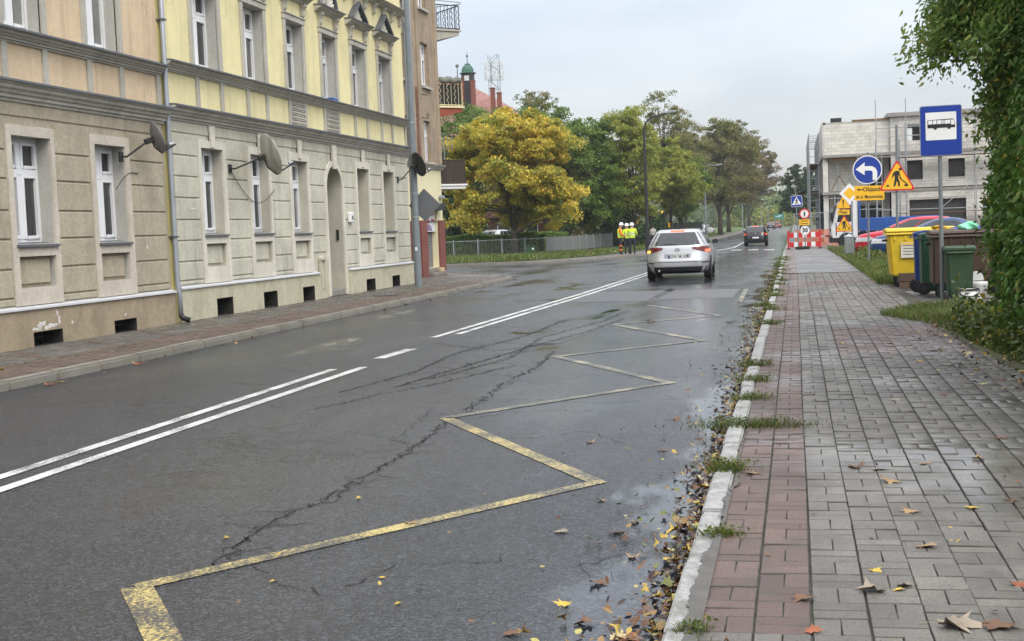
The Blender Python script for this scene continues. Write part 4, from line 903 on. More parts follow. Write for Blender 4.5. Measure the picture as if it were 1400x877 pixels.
mass('far_wood', [(x + r_.uniform(-4,4), 455 + r_.uniform(-15,25), 12, 8, r_.uniform(9,17), 2600) for x in range(-150, 150, 12)], 'green', 1.3, 31, 'far off wood closing the view at the end of the road', 'wood')
mass('meadow_scrub', [(x, 400 + r_.uniform(-6,6), 5, 3, r_.uniform(3.5,6.5), 1500) for x in range(-16, 26, 4)], 'yelgreen', .8, 32, 'yellow green scrub below the far wood', 'scrub')
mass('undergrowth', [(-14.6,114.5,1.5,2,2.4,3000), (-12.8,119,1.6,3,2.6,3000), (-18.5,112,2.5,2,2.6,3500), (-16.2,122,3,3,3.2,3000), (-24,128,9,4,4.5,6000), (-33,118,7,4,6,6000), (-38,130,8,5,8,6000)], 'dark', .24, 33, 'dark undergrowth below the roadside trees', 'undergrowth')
mass('flower_bank', [(-17.2,105,1.2,3,1.7,2600)], 'brown', .16, 34, 'pinkish brown hydrangea bank above the railing', 'shrub')
def hedge_box(label, x0, y0, x1, y1, w, h, n, lm, seed, ls=.12, name='hedge'):
    r = np.random.default_rng(seed); t = r.uniform(0, 1, n); u = r.uniform(-1, 1, n); z = r.uniform(0, 1, n)
    top = r.uniform(0, 1, n) < .35; z[top] = 1; sd = ~top; u[sd] = np.sign(u[sd]) * r.uniform(.75, 1, sd.sum())
    dx, dy = x1-x0, y1-y0; L = math.hypot(dx, dy); hh = h * (1 + .06*np.sin(t*L*1.3))
    C_ = np.stack([x0 + dx*t - dy/L*u*w/2 + r.normal(0,.03,n), y0 + dy*t + dx/L*u*w/2 + r.normal(0,.03,n), np.array([dip(y0+dy*a) for a in t]) + .02 + z*hh + r.normal(0,.03,n)], 1)
    o = link(name, leaf_mesh(name, C_, ls, r, fold=False), LM[lm]); tag(o, label, 'hedge'); return o
hedge_box('clipped green hedge behind the grey railing', -29, 93.5, -18.3, 91, 1.0, 1.45, 24000, 'green', 41, .20)
hedge_box('short clipped hedge right of the maple trunk', -18.9, 96, -18.0, 101, 1.0, 1.4, 8000, 'green', 42, .20)
# grass blades
def blades(name, P, h, r, mat, label=None, wd=.012, lean=.5):
    n = len(P); a = r.uniform(0, 6.28, n); hh = h * r.uniform(.4, 1.3, n); ln = r.normal(0, lean, (n, 2)) * hh[:, None]
    s = np.stack([np.cos(a), np.sin(a), np.zeros(n)], 1) * wd
    mid = P + np.concatenate([ln*.35, (hh*.6)[:, None]], 1); tip = P + np.concatenate([ln, hh[:, None]], 1)
    V = np.stack([P - s, P + s, mid + s*.7, mid - s*.7, tip], 1).reshape(-1, 3); b = (np.arange(n)*5)[:, None]
    F = np.concatenate([b + [0,1,2], b + [0,2,3], b + [3,2,4]])
    return fast_mesh(name, V, F)
LM['grass'] = leafmat('grass_blade', (.05,.085,.018), (.14,.19,.035), (.26,.21,.06), .3)
LM['weed'] = leafmat('kerb_weed', (.05,.085,.016), (.13,.17,.035), (.24,.17,.05), .3)
def grass_area(name, poly_rows, dens, h, seed, z=0.0, wd=.012, label=None):
    r = np.random.default_rng(seed); P = []
    for (ya, la, ra), (yb, lb, rb) in zip(poly_rows, poly_rows[1:]):
        n = int(dens * (yb-ya) * ((ra-la)+(rb-lb))/2); t = r.uniform(0,1,n); u = r.uniform(0,1,n)
        y = ya+(yb-ya)*t; l = la+(lb-la)*t; rr = ra+(rb-ra)*t; P.append(np.stack([l+(rr-l)*u, y, z + np.array([dip(v) for v in y])], 1))
    o = link(name, blades(name, np.concatenate(P), h, r, None, wd=wd), LM['grass']); tag(o, label, 'grass', kind='stuff'); return o
grass_area('grass', [(62.9,-27,-17.3), (64.1,-27,-13.2), (70,-27,-11.3), (80,-27,-10.7), (92,-26,-10.6)], 34, .20, 51, .03, .03, 'green verge in front of the grey railing')
grass_area('grass', [(92,-13,-10.6), (137,-13,-10.2), (200,-14,-10.2)], 14, .2, 52, .03, .05, 'green verge under the lime row')
grass_area('grass', [(28.8,1.72,3.2), (36,1.70,3.0), (40,1.68,3.0), (52,1.62,2.6), (66,1.55,2.2)], 420, .20, 53, -.01, .012, 'weedy verge between the pavement and the parked cars')
grass_area('grass', [(18.7,1.55,2.6), (20.0,1.20,2.9), (21.0,1.7,2.9), (21.75,2.0,2.9)], 1500, .10, 54, .004, .006, 'grass patch in front of the rubbish bins')
grass_area('grass', [(12,2.15,2.4), (15,1.95,2.5), (17.5,1.82,2.7), (18.7,1.6,2.7)], 600, .10, 55, .004, .006, 'grass below the hedge')
# rubbish-bin side hedge, an overgrown wall of glossy leaves
r = np.random.default_rng(61); n = 46000
yy = r.uniform(7.5, 17.1, n); zz = r.uniform(.02, 1, n) ** .9 * 4.5
face = 2.40 + .10*np.sin(yy*1.9) + .08*np.sin(zz*2.3 + yy*1.3) + .06*np.sin(yy*5.1 + zz*3.7) - .03*(zz < .8) + .05*(yy-12)*0
dep = r.exponential(.16, n); x_ = face + dep - .05*r.uniform(0,1,n)**3*2
endm = (yy > 16.2); x_[endm] = 2.36 + r.uniform(0, 1.4, endm.sum())
x_ = np.where(zz > 3.6, x_ + (zz-3.6)*.3, x_)
C_ = np.stack([x_, yy + np.where(endm, r.normal(0,.12,n), 0), zz], 1)
hroot = empty('hedge', (2.7, 13, 0), 'tall overgrown dark green hedge along the right edge of the pavement', 'hedge')
hm = leaf_mesh('leaves', C_ - np.array([2.7,13,0]), .112, r, .35, (-.55, -.1, -.75), .27, True); link('leaves', hm, LM['hedge'], hroot)
ks = r.choice(n, 9000, replace=False); link('small_leaves', leaf_mesh('small_leaves', C_[ks] + r.normal(0,.06,(9000,3)) - np.array([2.75,13,0]), .07, r, .5, (-.3,-.1,-.5), .33, True), LM['ivy'], hroot)
m = MB()
for i in range(26):
    y = 8 + i*.36; x = 2.95 + .15*math.sin(i*2.1); m.tube([(x,y,0), (x-.1,y+.1,1.2), (x-.2+.1*math.sin(i),y-.1,2.6), (x-.25,y+.15,3.9)], [.03,.025,.018,.008], 5)
m.build('stems', M['bark_dark'], hroot)
part('light_block_core', pm('hedge_core_shade', (.035,.045,.02), .95, .4, 6, 1, 14), hroot, (2.9,7.5,.0,4.2,16.5,4.0), bevel=.25)  # added solid core blocking light inside the hedge, interior shade in its colour
# tree overhanging the bus stop sign
r = np.random.default_rng(62)
ot = empty('overhanging_tree', (3.6, 16.8, 0), 'leafy tree leaning out over the bus stop sign', 'tree')
m = MB(); m.tube([(3.6,16.8,0), (3.5,16.8,2.2), (3.3,16.7,4.2), (3.0,16.6,6)], [.12,.10,.08,.05], 8)
limbs = [[(3.3,16.7,4.3),(2.6,16.3,4.35),(2.0,16.0,3.95),(1.52,15.9,3.32)], [(3.3,16.7,3.9),(2.7,16.4,3.9),(2.2,16.1,3.75),(1.82,16.0,3.40)], [(3.3,16.7,3.4),(2.8,16.4,3.3),(2.5,16.2,2.9),(2.32,16.1,2.4)],
         [(3.2,16.7,4.6),(2.6,16.0,4.8),(2.1,15.6,4.5),(1.75,15.5,4.05)], [(3.1,16.6,5),(2.6,16.2,5.2),(2.2,16.0,4.9),(1.9,15.9,4.5)], [(3.1,16.6,4.4),(2.5,15.8,4.2),(2.3,15.4,3.7),(2.1,15.2,3.2)], [(3.3,16.7,3.7),(2.6,16.6,3.5),(2.5,16.5,3.0),(2.42,16.5,2.6)], [(3.1,16.6,4.7),(2.5,16.7,4.6),(2.1,16.7,4.2),(1.75,16.6,3.7)]]
cl = []
for L in limbs:
    m.tube(L, [.03,.02,.012,.004], 5)
    for (a, b) in zip(L, L[1:]):
        a, b = np.array(a), np.array(b)
        for t in np.linspace(0, 1, 9): cl.append(a + (b-a)*t)
m.build('trunk', M['bark'], ot, smooth=True)
cl = np.array(cl); n = 27000; k = r.integers(0, len(cl), n); C_ = cl[k] + r.normal(0, 1, (n,3)) * np.array([.14,.26,.14])
link('crown', leaf_mesh('crown', C_ - np.array([3.6,16.8,0]), .092, r, .2, (-.5,-.2,-.6), .23, True), LM['ash'], ot)
# ivy-like fringe at the hedge foot with yellow leaves
r = np.random.default_rng(63); n = 3600
t = r.uniform(0,1,n); y = 11.6 + t*7.2; x = np.interp(y, [11.6,13,14.5,16,17.5,18.8], [2.2,2.15,2.0,1.92,1.95,2.1]) + r.exponential(.14, n); z = r.exponential(.09, n) + .02
tag(link('hedge_fringe', leaf_mesh('hedge_fringe', np.stack([x,y,z],1), .075, r, .8, None, .4, True), LM['ivy']), 'low leafy creeper at the foot of the hedge', 'creeper', kind='stuff')
# weeds beside the cable cabinet
mass('verge_weeds', [(2.35,45.5,.55,1.8,.52,1200), (2.0,41,.3,1.6,.35,700), (2.7,44,.5,2,.45,900), (1.9,52.5,.35,2.5,.4,700), (2.3,35.5,.5,2,.3,500)], 'grass', .10, 64, 'bushy green weeds beside the cable cabinet', 'weeds')
# ------------------------------------------------------------ street furniture: lamps, dishes, poles
def dish(name, label, centre, dia, mat, wall, arm=True):
    c = Vector(centre); root = empty(name, c, label, 'satellite dish', 'satellite dishes on the facades')
    n = Vector((.68,.66,.32)).normalized(); q = n.to_track_quat('Z', 'Y').to_matrix().to_4x4(); R = dia/2
    m = MB(); m.lathe([(R*k/8, .16*dia*(k/8)**2) for k in range(9)] + [(R*1.01,.16*dia+.006), (R*1.01,.16*dia-.006)] + [(R*k/8, .16*dia*(k/8)**2 - .012) for k in range(8, -1, -1)], (0,0,0), 28)
    m.v = [tuple(q @ Vector(v)) for v in m.v]; m.build('bowl', mat, root, smooth=True, local=True)
    down = (Vector((0,0,-1)) - n * Vector((0,0,-1)).dot(n)).normalized()
    e0 = down*R*.95 + n*.14*dia; e1 = down*R*.75 + n*dia*.62
    m = MB(); m.tube([-n*.03, down*R*.5 - n*.03, e0 - n*.03, e1], .014*max(dia,.7)/.7, 6); m.build('arm', M['dark_metal'], root, local=True)
    m = MB(); m.cyl(e1 - n*.03 + Vector((0,0,.03)), e1 + Vector((0,0,.03)) - n*.12, .03, .035, 10); m.build('receiver', M['galv'], root, local=True)
    w = Vector(wall) - c
    m = MB(); m.tube([-n*.02, -n*.10, w + Vector((.12,0,0)), w], .018, 6); m.box(w.x-.01, w.y-.06, w.z-.09, w.x+.02, w.y+.06, w.z+.09); m.build('wall_bracket', M['dark_metal'], root, local=True)
    m = MB(); m.box(-.05,-.05,-.09,.05,.05,.06); m.v = [tuple(q @ Vector(v) - n*.07) for v in m.v]; m.build('mount', M['black'], root, local=True, bevel=.01)
    return root
dish('satellite_dish', 'grey satellite dish beside the downpipe on the tan wall', (-10.98,21.0,3.33), .56, M['dish_grey'], (-11.375,20.55,3.02))
dish('satellite_dish', 'large weathered satellite dish hiding the second sage window', (-10.85,25.6,3.24), .90, M['dish_pale'], (-11.36,24.95,2.98))
dish('satellite_dish', 'black satellite dish at the far end of the sage wall', (-10.35,35.0,3.40), .70, M['black'], (-11.37,36.55,3.10))
for (ya, za, yb, zb, sag, wall_x) in ((21.1,2.75,20.3,2.45,-.12,-11.36), (25.0,2.9,27.2,2.6,.45,-11.34)):
    m = MB(); m.tube([(wall_x, ya+(yb-ya)*t/12, za+(zb-za)*t/12 - sag*math.sin(math.pi*t/12)) for t in range(13)], .008, 5)
    tag(m.build('loose_cable', M['black']), 'thin black cable hanging from the dish on the %s wall' % ('tan' if ya < 22 else 'sage'), 'cable')
def lamp_post(label, x, y, h, head, r0=.09, mat='grey_pole', straight=False):
    z = dip(y); root = empty('street_lamp', (x,y,z), label, 'street lamp', 'street lamps on the left side')
    m = MB(); m.cyl((0,0,0), (0,0,1.3), r0*1.35, r0*1.3, 12); m.cyl((0,0,1.3), (0,0,h), r0, r0*.65, 12); m.build('pole', M[mat], root, smooth=False, local=True)
    hx, hz = head
    m = MB()
    if straight: m.tube([(0,0,h-.05), (.08,0,h+.18), (hx*.3,0,h+.32), (hx,0,h+hz)], r0*.5, 8)
    else: m.tube([(0,0,h-.05), (.12,0,h+.35), (.5,0,h+.68), (hx*.6,0,h+hz*.82), (hx,0,h+hz)], r0*.5, 8)
    m.build('arm', M[mat], root, local=True)
    m = MB(); m.prism([(hx-.1,h+hz-.04), (hx+.55,h+hz+.02), (hx+.5,h+hz+.12), (hx+.05,h+hz+.14), (hx-.12,h+hz+.05)], 'y', -.13, .13); m.build('lamp_head', M['galv'], root, bevel=.02, local=True)
    part('service_door', M['dark_metal'], root, (-.05,-r0*1.42,.5,.05,-r0*1.25,.95), local=True)
    return root
lamp_post('tall dark street lamp beside the road workers', -8.83, 79, 7.55, (1.45,.85), .115, 'dark_metal')
lamp_post('street lamp in front of the lime trees', -10.0, 150, 8.0, (1.55,.28), .10, 'grey_pole', True)
for i, (x, y, h) in enumerate(((-10.9,280,7.0), (-12.0,330,6.5))): lamp_post('pale distant street lamp, %s beyond the lime trees' % ('first', 'second')[i], x, y, h, (1.4,.3), .10, 'galv', True)
ut = empty('utility_pole', (-10.5,35.3,0), 'thick grey steel pole standing at the end of the sage facade', 'pole')
m = MB(); m.cyl((0,0,0), (0,0,1.6), .105, .098, 16); m.cyl((0,0,1.6), (0,0,11.5), .092, .07, 16); m.build('pole', M['grey_pole'], ut, smooth=False, local=True)
for z in (1.95, 2.62, 4.6): m = MB(); m.cyl((0,0,z), (0,0,z+.04), .10, .10, 16); m.build('clamp', M['galv'], ut, local=True)
part('sticker', M['white'], ut, (-.03,-.104,1.02,.04,-.099,1.12), local=True)
m = MB(); m.add([(-10.55 + a*.47, 35.13 if d == 0 else 35.145, 2.30 + b*.47) for d in (0,1) for a, b in ((0,-1),(1,0),(0,1),(-1,0))], [(3,2,1,0),(4,5,6,7),(0,1,5,4),(1,2,6,5),(2,3,7,6),(3,0,4,7)])
sb = m.build('sign_back', M['signback'], None); sb.location.x += .28; sb.location.y += .33; sb.rotation_euler = (0,0,0)
tag(sb, 'grey back of a diamond shaped road sign on the steel pole', 'road sign')
tag(part('manhole_cover', M['dark_metal'], None, (-10.2,30.2,.0,-9.6,30.8,.008)), 'dark square cover in the left pavement', 'manhole cover')

# ------------------------------------------------------------ signs (faces look back down the road)
def flat(poly, y, t=.004):
    m = MB(); m.prism(poly, 'y', y, y + t); return m
def tri(cx, cz, s, k=1.0):
    h = s * .866; o = []
    for (x, z) in ((0, h*2/3), (-s/2, -h/3), (s/2, -h/3)): o.append((cx + x*k, cz + z*k))
    out = []
    for i in range(3):
        p = Vector(o[i]); a = (Vector(o[i-1]) - p).normalized(); b = (Vector(o[(i+1) % 3]) - p).normalized(); rr = s*k*.06
        for t in range(5): out.append(tuple(p + a*rr*(1-t/4) + b*rr*(t/4)))
    return out
def rrect(cx, cz, w, h, r=.03):
    out = []
    for sx, sz, a0 in ((1,1,0), (-1,1,90), (-1,-1,180), (1,-1,270)):
        for t in range(5): a = math.radians(a0 + 22.5*t); out.append((cx + sx*(w/2-r) + r*math.cos(a), cz + sz*(h/2-r) + r*math.sin(a)))
    return out
def sign_root(name, x, y, label, poles, tilt=0, h0=0, r=.03, base=None):
    root = empty(name, (x, y, dip(y)), label, 'road sign', 'road signs on the right pavement')
    root.rotation_euler = (0, tilt, 0)
    for (dx, z1) in poles: m = MB(); m.cyl((dx,.05,0), (dx,.05,z1), r, r, 10); m.cyl((dx,.05,z1), (dx,.05,z1+.02), r*1.1, r*.8, 10); m.build('pole', M['sign_pole'], root, local=True)
    if base: part('rubber_base', M['blackrub'], root, (-base,-.22,0,base,.28,.16), bevel=.03, local=True)
    return root
def plate(root, name, poly, mat, y, t=.004): return flat(poly, y, t).build(name, mat, root, local=True)
def worker(root, pl, cx, cz, s, y):
    def L(pts): return [(cx + a*s, cz + b*s) for a, b in pts]
    ps = [L([(-.08,.42),(-.16,.36),(-.24,.14),(-.20,.12),(-.12,.26),(-.10,.10),(-.16,-.26),(-.08,-.26),(-.02,-.02),(.04,-.12),(.04,-.26),(.12,-.26),(.12,-.08),(.05,.10),(.06,.26),(.12,.10),(.18,.04),(.20,.08),(.14,.18),(.10,.40),(.02,.44)]), L([(a, b) for a, b in ring(.14,.50,.07,14)]), L([(.10,.10),(.13,.12),(.38,-.10),(.34,-.14)]), L([(.28,-.26),(.40,-.10),(.50,-.26)]), L([(-.50,-.26),(-.40,-.16),(-.32,-.26)])]
    for p in ps: flat(p, y, .002).build('pictogram', M['black'], pl, local=True)
M['sign_pole'] = pm('weathered_sign_pole', (.19,.205,.215), .5, .15, 4, metal=.2, streak=.3, dcol=(.12,.12,.12))
# bus stop
s1 = sign_root('bus_stop_sign', 2.40, 22.8, 'blue and white bus stop sign on a grey pole beside the bins', [(0, 3.1)], 0, r=.035)
s1['group'] = 'road signs on the right pavement'
bp_ = plate(s1, 'plate', rrect(.015,2.86,.68,.84,.04), M['galv'], -.012, .02)
plate(bp_, 'blue_face', rrect(.015,2.86,.655,.815,.035), M['blue_sign'], -.016); plate(bp_, 'white_field', rrect(.015,2.935,.49,.46,.012), M['white'], -.020)
bx, bz = -.20, 2.885
bus = [(bx,bz+.02),(bx,bz+.145),(bx+.01,bz+.155),(bx+.40,bz+.165),(bx+.425,bz+.15),(bx+.44,bz+.06),(bx+.44,bz+.02)]
plate(bp_, 'bus_pictogram', bus, M['black'], -.023, .002)
for (a, b) in ((.012,.075),(.085,.145),(.155,.225),(.235,.25),(.257,.272),(.28,.365)): plate(bp_, 'bus_window', [(bx+a,bz+.083),(bx+b,bz+.085),(bx+b,bz+.148),(bx+a,bz+.145)], M['white'], -.0255, .0015)
plate(bp_, 'bus_window', [(bx+.375,bz+.065),(bx+.432,bz+.065),(bx+.42,bz+.145),(bx+.375,bz+.15)], M['white'], -.0255, .0015)
for a in (.125, .345): plate(bp_, 'bus_wheel', ring(bx+a, bz+.02, .027, 16), M['black'], -.0245, .002)
# detour: round blue arrow above an amber plate
s2 = sign_root('detour_sign', 2.10, 40, 'round blue sign with a white left turn arrow above an amber detour plate', [(.02, 3.36)], .012)
p = plate(s2, 'round_plate', ring(.0,2.86,.425,44), M['white'], -.012, .02); plate(p, 'blue_disc', ring(.0,2.86,.395,44), M['blue_sign'], -.016)
ar = [(-.34,2.88),(-.08,3.08),(-.08,2.965),(.08,2.965)] + [(.08+.20*math.sin(t), 2.765+.20*math.cos(t)) for t in [i*math.pi/16 for i in range(1,9)]] + [(.28,2.55),(.15,2.55),(.15,2.75)] + [(.08+.07*math.sin(t), 2.765+.07*math.cos(t)) for t in [i*math.pi/16 for i in range(7,-1,-1)]] + [(-.08,2.835),(-.08,2.70)]
plate(p, 'arrow', ar, M['white'], -.019, .002)
p = plate(s2, 'amber_plate', rrect(.05,2.17,.86,.43,.03), M['yel_sign'], -.012, .018)
text_mb('Objazd', .17, .105, 2.275, -.014, bold=.004).build('lettering', M['black'], p, local=True)
text_mb('do ul. Mazowieckiej', .145, .05, 2.06, -.014, wide=.66, bold=.003).build('lettering', M['black'], p, local=True)
plate(p, 'small_arrow', [(-.31,2.275),(-.24,2.32),(-.24,2.29),(-.12,2.29),(-.12,2.26),(-.24,2.26),(-.24,2.23)], M['black'], -.016, .003)
# road works triangle on a tall pole
s3 = sign_root('roadworks_sign', 2.65, 36, 'large amber road works triangle on a tall pole behind the yellow bin', [(0, 3.86)], .012, r=.035)
def roadworks(root, cx, cz, s):
    p = plate(root, 'triangle_plate', tri(cx,cz,s), M['red_sign'], -.012, .018); plate(p, 'amber_face', tri(cx,cz,s,.86), M['yel_sign'], -.016); worker(root, p, cx, cz-.01*s, s*.62, -.019); return p
roadworks(s3, .0, 2.41, .96)
# priority road diamond
s4 = sign_root('priority_sign', 2.32, 56, 'white and yellow priority road diamond half hidden by the detour plate', [(0, 2.95)], .01)
def dia(cx, cz, d): return [(cx,cz-d),(cx+d,cz),(cx,cz+d),(cx-d,cz)]
p = plate(s4, 'diamond_plate', dia(-.10,2.50,.42), M['white'], -.012, .018); plate(p, 'yellow_field', dia(-.10,2.50,.255), M['yel_sign'], -.016)
# warning triangle with plate and second road works triangle
s5 = sign_root('warning_sign', 2.10, 58.5, 'amber exclamation triangle with a Piesi plate above a small road works triangle', [(0, 2.3)], 0, base=.3)
p = plate(s5, 'triangle_plate', tri(-.03,2.10,.66), M['red_sign'], -.012, .018); plate(p, 'amber_face', tri(-.03,2.10,.66,.93), M['yel_sign'], -.016)
plate(p, 'mark', [(-.065,2.30),(.005,2.30),(-.012,2.07),(-.048,2.07)], M['black'], -.019, .002); plate(p, 'mark', ring(-.03,2.01,.03,12), M['black'], -.019, .002)
p = plate(s5, 'amber_plate', rrect(-.03,1.745,.52,.22,.02), M['yel_sign'], -.012, .018); text_mb('Piesi', .19, -.03, 1.745, -.014, bold=.004).build('lettering', M['black'], p, local=True)
roadworks(s5, .0, 1.14, .84)
# pedestrian crossing
s6 = sign_root('crossing_sign', .17, 70, 'blue pedestrian crossing sign on a leaning pole in a black foot', [(-.02, 3.3)], -.035, base=.19)
p = plate(s6, 'plate', rrect(.02,2.55,.58,.58,.03), M['white'], -.012, .018); plate(p, 'blue_face', rrect(.02,2.55,.545,.545,.025), M['blue_sign'], -.016); plate(p, 'white_triangle', [(-.22,2.37),(.26,2.37),(.02,2.79)], M['white'], -.019, .002)
plate(p, 'walking_figure', [(.0,2.66),(-.06,2.58),(-.04,2.56),(.0,2.60),(-.02,2.50),(-.09,2.42),(-.05,2.40),(.02,2.48),(.06,2.40),(.10,2.41),(.05,2.53),(.05,2.60),(.10,2.56),(.11,2.58),(.05,2.66)], M['black'], -.0215, .002); plate(p, 'walking_figure', ring(.025,2.70,.026,12), M['black'], -.0215, .002)
# no pedestrians, amber plate, 30
s7 = sign_root('no_pedestrians_sign', .50, 70.6, 'round no pedestrians sign over a small amber plate and a speed limit 30', [(0, 2.0)], 0, base=.22)
p = plate(s7, 'round_plate', ring(-.01,1.88,.275,36), M['red_sign'], -.012, .018); plate(p, 'white_disc', ring(-.01,1.88,.205,36), M['white'], -.016)
plate(p, 'standing_figure', [(-.05,1.93),(-.045,1.80),(-.02,1.72),(.01,1.72),(.03,1.80),(.035,1.93),(.01,1.96),(-.03,1.96)], M['black'], -.019, .002); plate(p, 'standing_figure', ring(-.01,1.99,.03,12), M['black'], -.019, .002)
p = plate(s7, 'amber_plate', rrect(-.02,1.43,.54,.30,.02), M['yel_sign'], -.012, .018)
for z in (1.50, 1.36): plate(p, 'small_print', rrect(-.02,z,.40,.035,.005), M['black'], -.016, .002)
p = plate(s7, 'round_plate', ring(.0,1.0,.25,36), M['galv'], -.012, .018); plate(p, 'white_disc', ring(.0,1.0,.235,36), M['white'], -.016); text_mb('30', .30, 0, 1.0, -.018, bold=.012).build('lettering', M['black'], p, local=True)
# red and white barrier
br = empty('road_barrier', (.48,72.2,dip(72.2)), 'red and white plastic barrier across the pavement', 'barrier')
for z in (.10, .62):
    for i in range(7): part('barrier_board', M['red_sign'] if i % 2 == 0 else M['white'], br, (-.80+i*.2286,-.03,z,-.80+(i+1)*.2286-.001,.03,z+.27), bevel=.01, local=True)
for x in (-.86, .82): part('post', M['red_sign'], br, (x-.05,-.05,0,x+.05,.05,1.02), bevel=.015, local=True); part('foot', M['blackrub'], br, (x-.12,-.35,0,x+.12,.35,.05), bevel=.01, local=True)
bt = empty('plank_barrier', (1.75,73.5,dip(73)), 'red and white board beside the barrier, in front of the truck', 'barrier')
for i in range(4): part('barrier_board', M['white'] if i % 2 == 0 else M['red_sign'], bt, (-.5+i*.35,-.02,.58,-.5+(i+1)*.35-.001,.02,.68), local=True)
for x in (-.45, .85): part('post', M['galv'], bt, (x-.02,.02,0,x+.02,.06,.7), local=True)
# mesh site fence with orange net
sf = empty('site_fence', (1.0,77,dip(77)), 'steel mesh site fence with orange netting behind the barrier', 'fence')
for i, x in enumerate((-1.05, -.1, .9, 1.9)): m = MB(); m.cyl((x,0,0), (x,0,2.0), .022, n=8); m.build('post', M['galv'], sf, local=True); part('foot', M['kerb_grey'], sf, (x-.1,-.3,0,x+.1,.3,.12), bevel=.02, local=True)
for z in (.15, 1.97): m = MB(); m.cyl((-1.05,0,z), (1.9,0,z), .018, n=6); m.build('rail', M['galv'], sf, local=True)
m = MB()
for i in range(30): m.box(-1.05+i*.1,-.003,.15,-1.05+i*.1+.006,.003,1.97)
tag(m.build('mesh_wires', M['galv'], sf, local=True), kind='stuff')
m = MB(); net = pm('orange_net', (.62,.19,.10), .8, .2, 4)
for i in range(60): m.box(-1.05+i*.05,-.012+.008*math.sin(i*.7),.05,-1.05+i*.05+.028,-.010+.008*math.sin(i*.7),1.02)
for j in range(14): m.box(-1.05,-.016,.06+j*.07,1.9,-.014,.085+j*.07)
tag(m.build('orange_net', net, sf, local=True), kind='stuff')
# cable cabinet
cb = empty('cable_cabinet', (1.92,49,0), 'small grey electrical cabinet with a sloped lid on the verge', 'cabinet')
gm = pm('grey_cabinet_paint', (.20,.22,.215), .6, .12, 3, .2, 40)
part('body', gm, cb, (-.17,-.13,0,.17,.13,.76), bevel=.012, local=True)
m = MB(); m.add([(-.185,-.15,.76),(.185,-.15,.76),(.185,.15,.76),(-.185,.15,.76),(0,-.03,.88),(0,.03,.88)], [(3,2,1,0),(0,1,4),(1,2,5,4),(2,3,5),(3,0,4,5)]); m.build('lid', M['galv'], cb, local=True)
part('door', gm, cb, (-.145,-.14,.08,.145,-.129,.70), bevel=.004, local=True)

# ------------------------------------------------------------ bins
def binm(n, c, r=.55): return pm(n, c, r, .14, 3, .15, 60, dirt=.35, dcol=tuple(v*.45 for v in c), dscale=2.5)
def wheelie(label, loc, rz, col, W_=.56, D=.70, H=1.04, wheel=.10, lid=None, name='wheelie_bin', sticker=False):
    root = empty(name, loc, label, 'bin', 'rubbish bins beside the pavement', rz)
    mt = binm(name + '_plastic', col)
    w0, d0, w1, d1 = W_*.80, D*.74, W_, D; b = .06
    m = MB(); hb = [(-w0/2,-d0/2+.05,b),(w0/2,-d0/2+.05,b),(w0/2,d1/2*.90,b),(-w0/2,d1/2*.90,b),(-w1/2*.95,-d1/2,H*.93),(w1/2*.95,-d1/2,H*.93),(w1/2*.95,d1/2*.93,H*.93),(-w1/2*.95,d1/2*.93,H*.93)]
    m.hexa(hb); m.build('body', mt, root, bevel=.03, seg=2, local=True)
    part('rim', mt, root, (-w1/2,-d1/2-.02,H*.90,w1/2,d1/2*.97,H*.955), bevel=.015, local=True)
    m = MB(); zl = H*.957
    m.prism([(-d1/2-.05,zl),(d1/2*.98,zl),(d1/2*.98,zl+.05),(d1*.2,zl+.09),(-d1*.2,zl+.085),(-d1/2-.04,zl+.03)], 'x', -w1/2-.025, w1/2+.025); m.build('lid', binm(name + '_lid', lid) if lid else mt, root, bevel=.015, seg=2, local=True)
    m = MB(); m.cyl((-w1/2*.8,d1/2+.04,H*.93), (w1/2*.8,d1/2+.04,H*.93), .018, n=8); m.build('handle', mt, root, local=True)
    m = MB(); m.cyl((-w1/2-.02,d1/2*.9-.02,wheel), (w1/2+.02,d1/2*.9-.02,wheel), .013, n=6); m.build('axle', M['dark_metal'], root, local=True)
    for s in (-1, 1):
        x = s*(w1/2-.005); m = MB(); m.cyl((x-.028,d1/2*.9-.02,wheel), (x+.028,d1/2*.9-.02,wheel), wheel, n=18); wh = m.build('wheel', M['blackrub'], root, bevel=.008, local=True)
        m = MB(); m.cyl((x+s*.03,d1/2*.9-.02,wheel), (x+s*.033,d1/2*.9-.02,wheel), wheel*.45, n=12); m.build('hub', M['dark_metal'], wh, local=True)
    if sticker: part('label', M['white'], root, (-.02+w1/2-.03,-.12,H*.55,w1/2-.012,.10,H*.80), local=True)
    return root
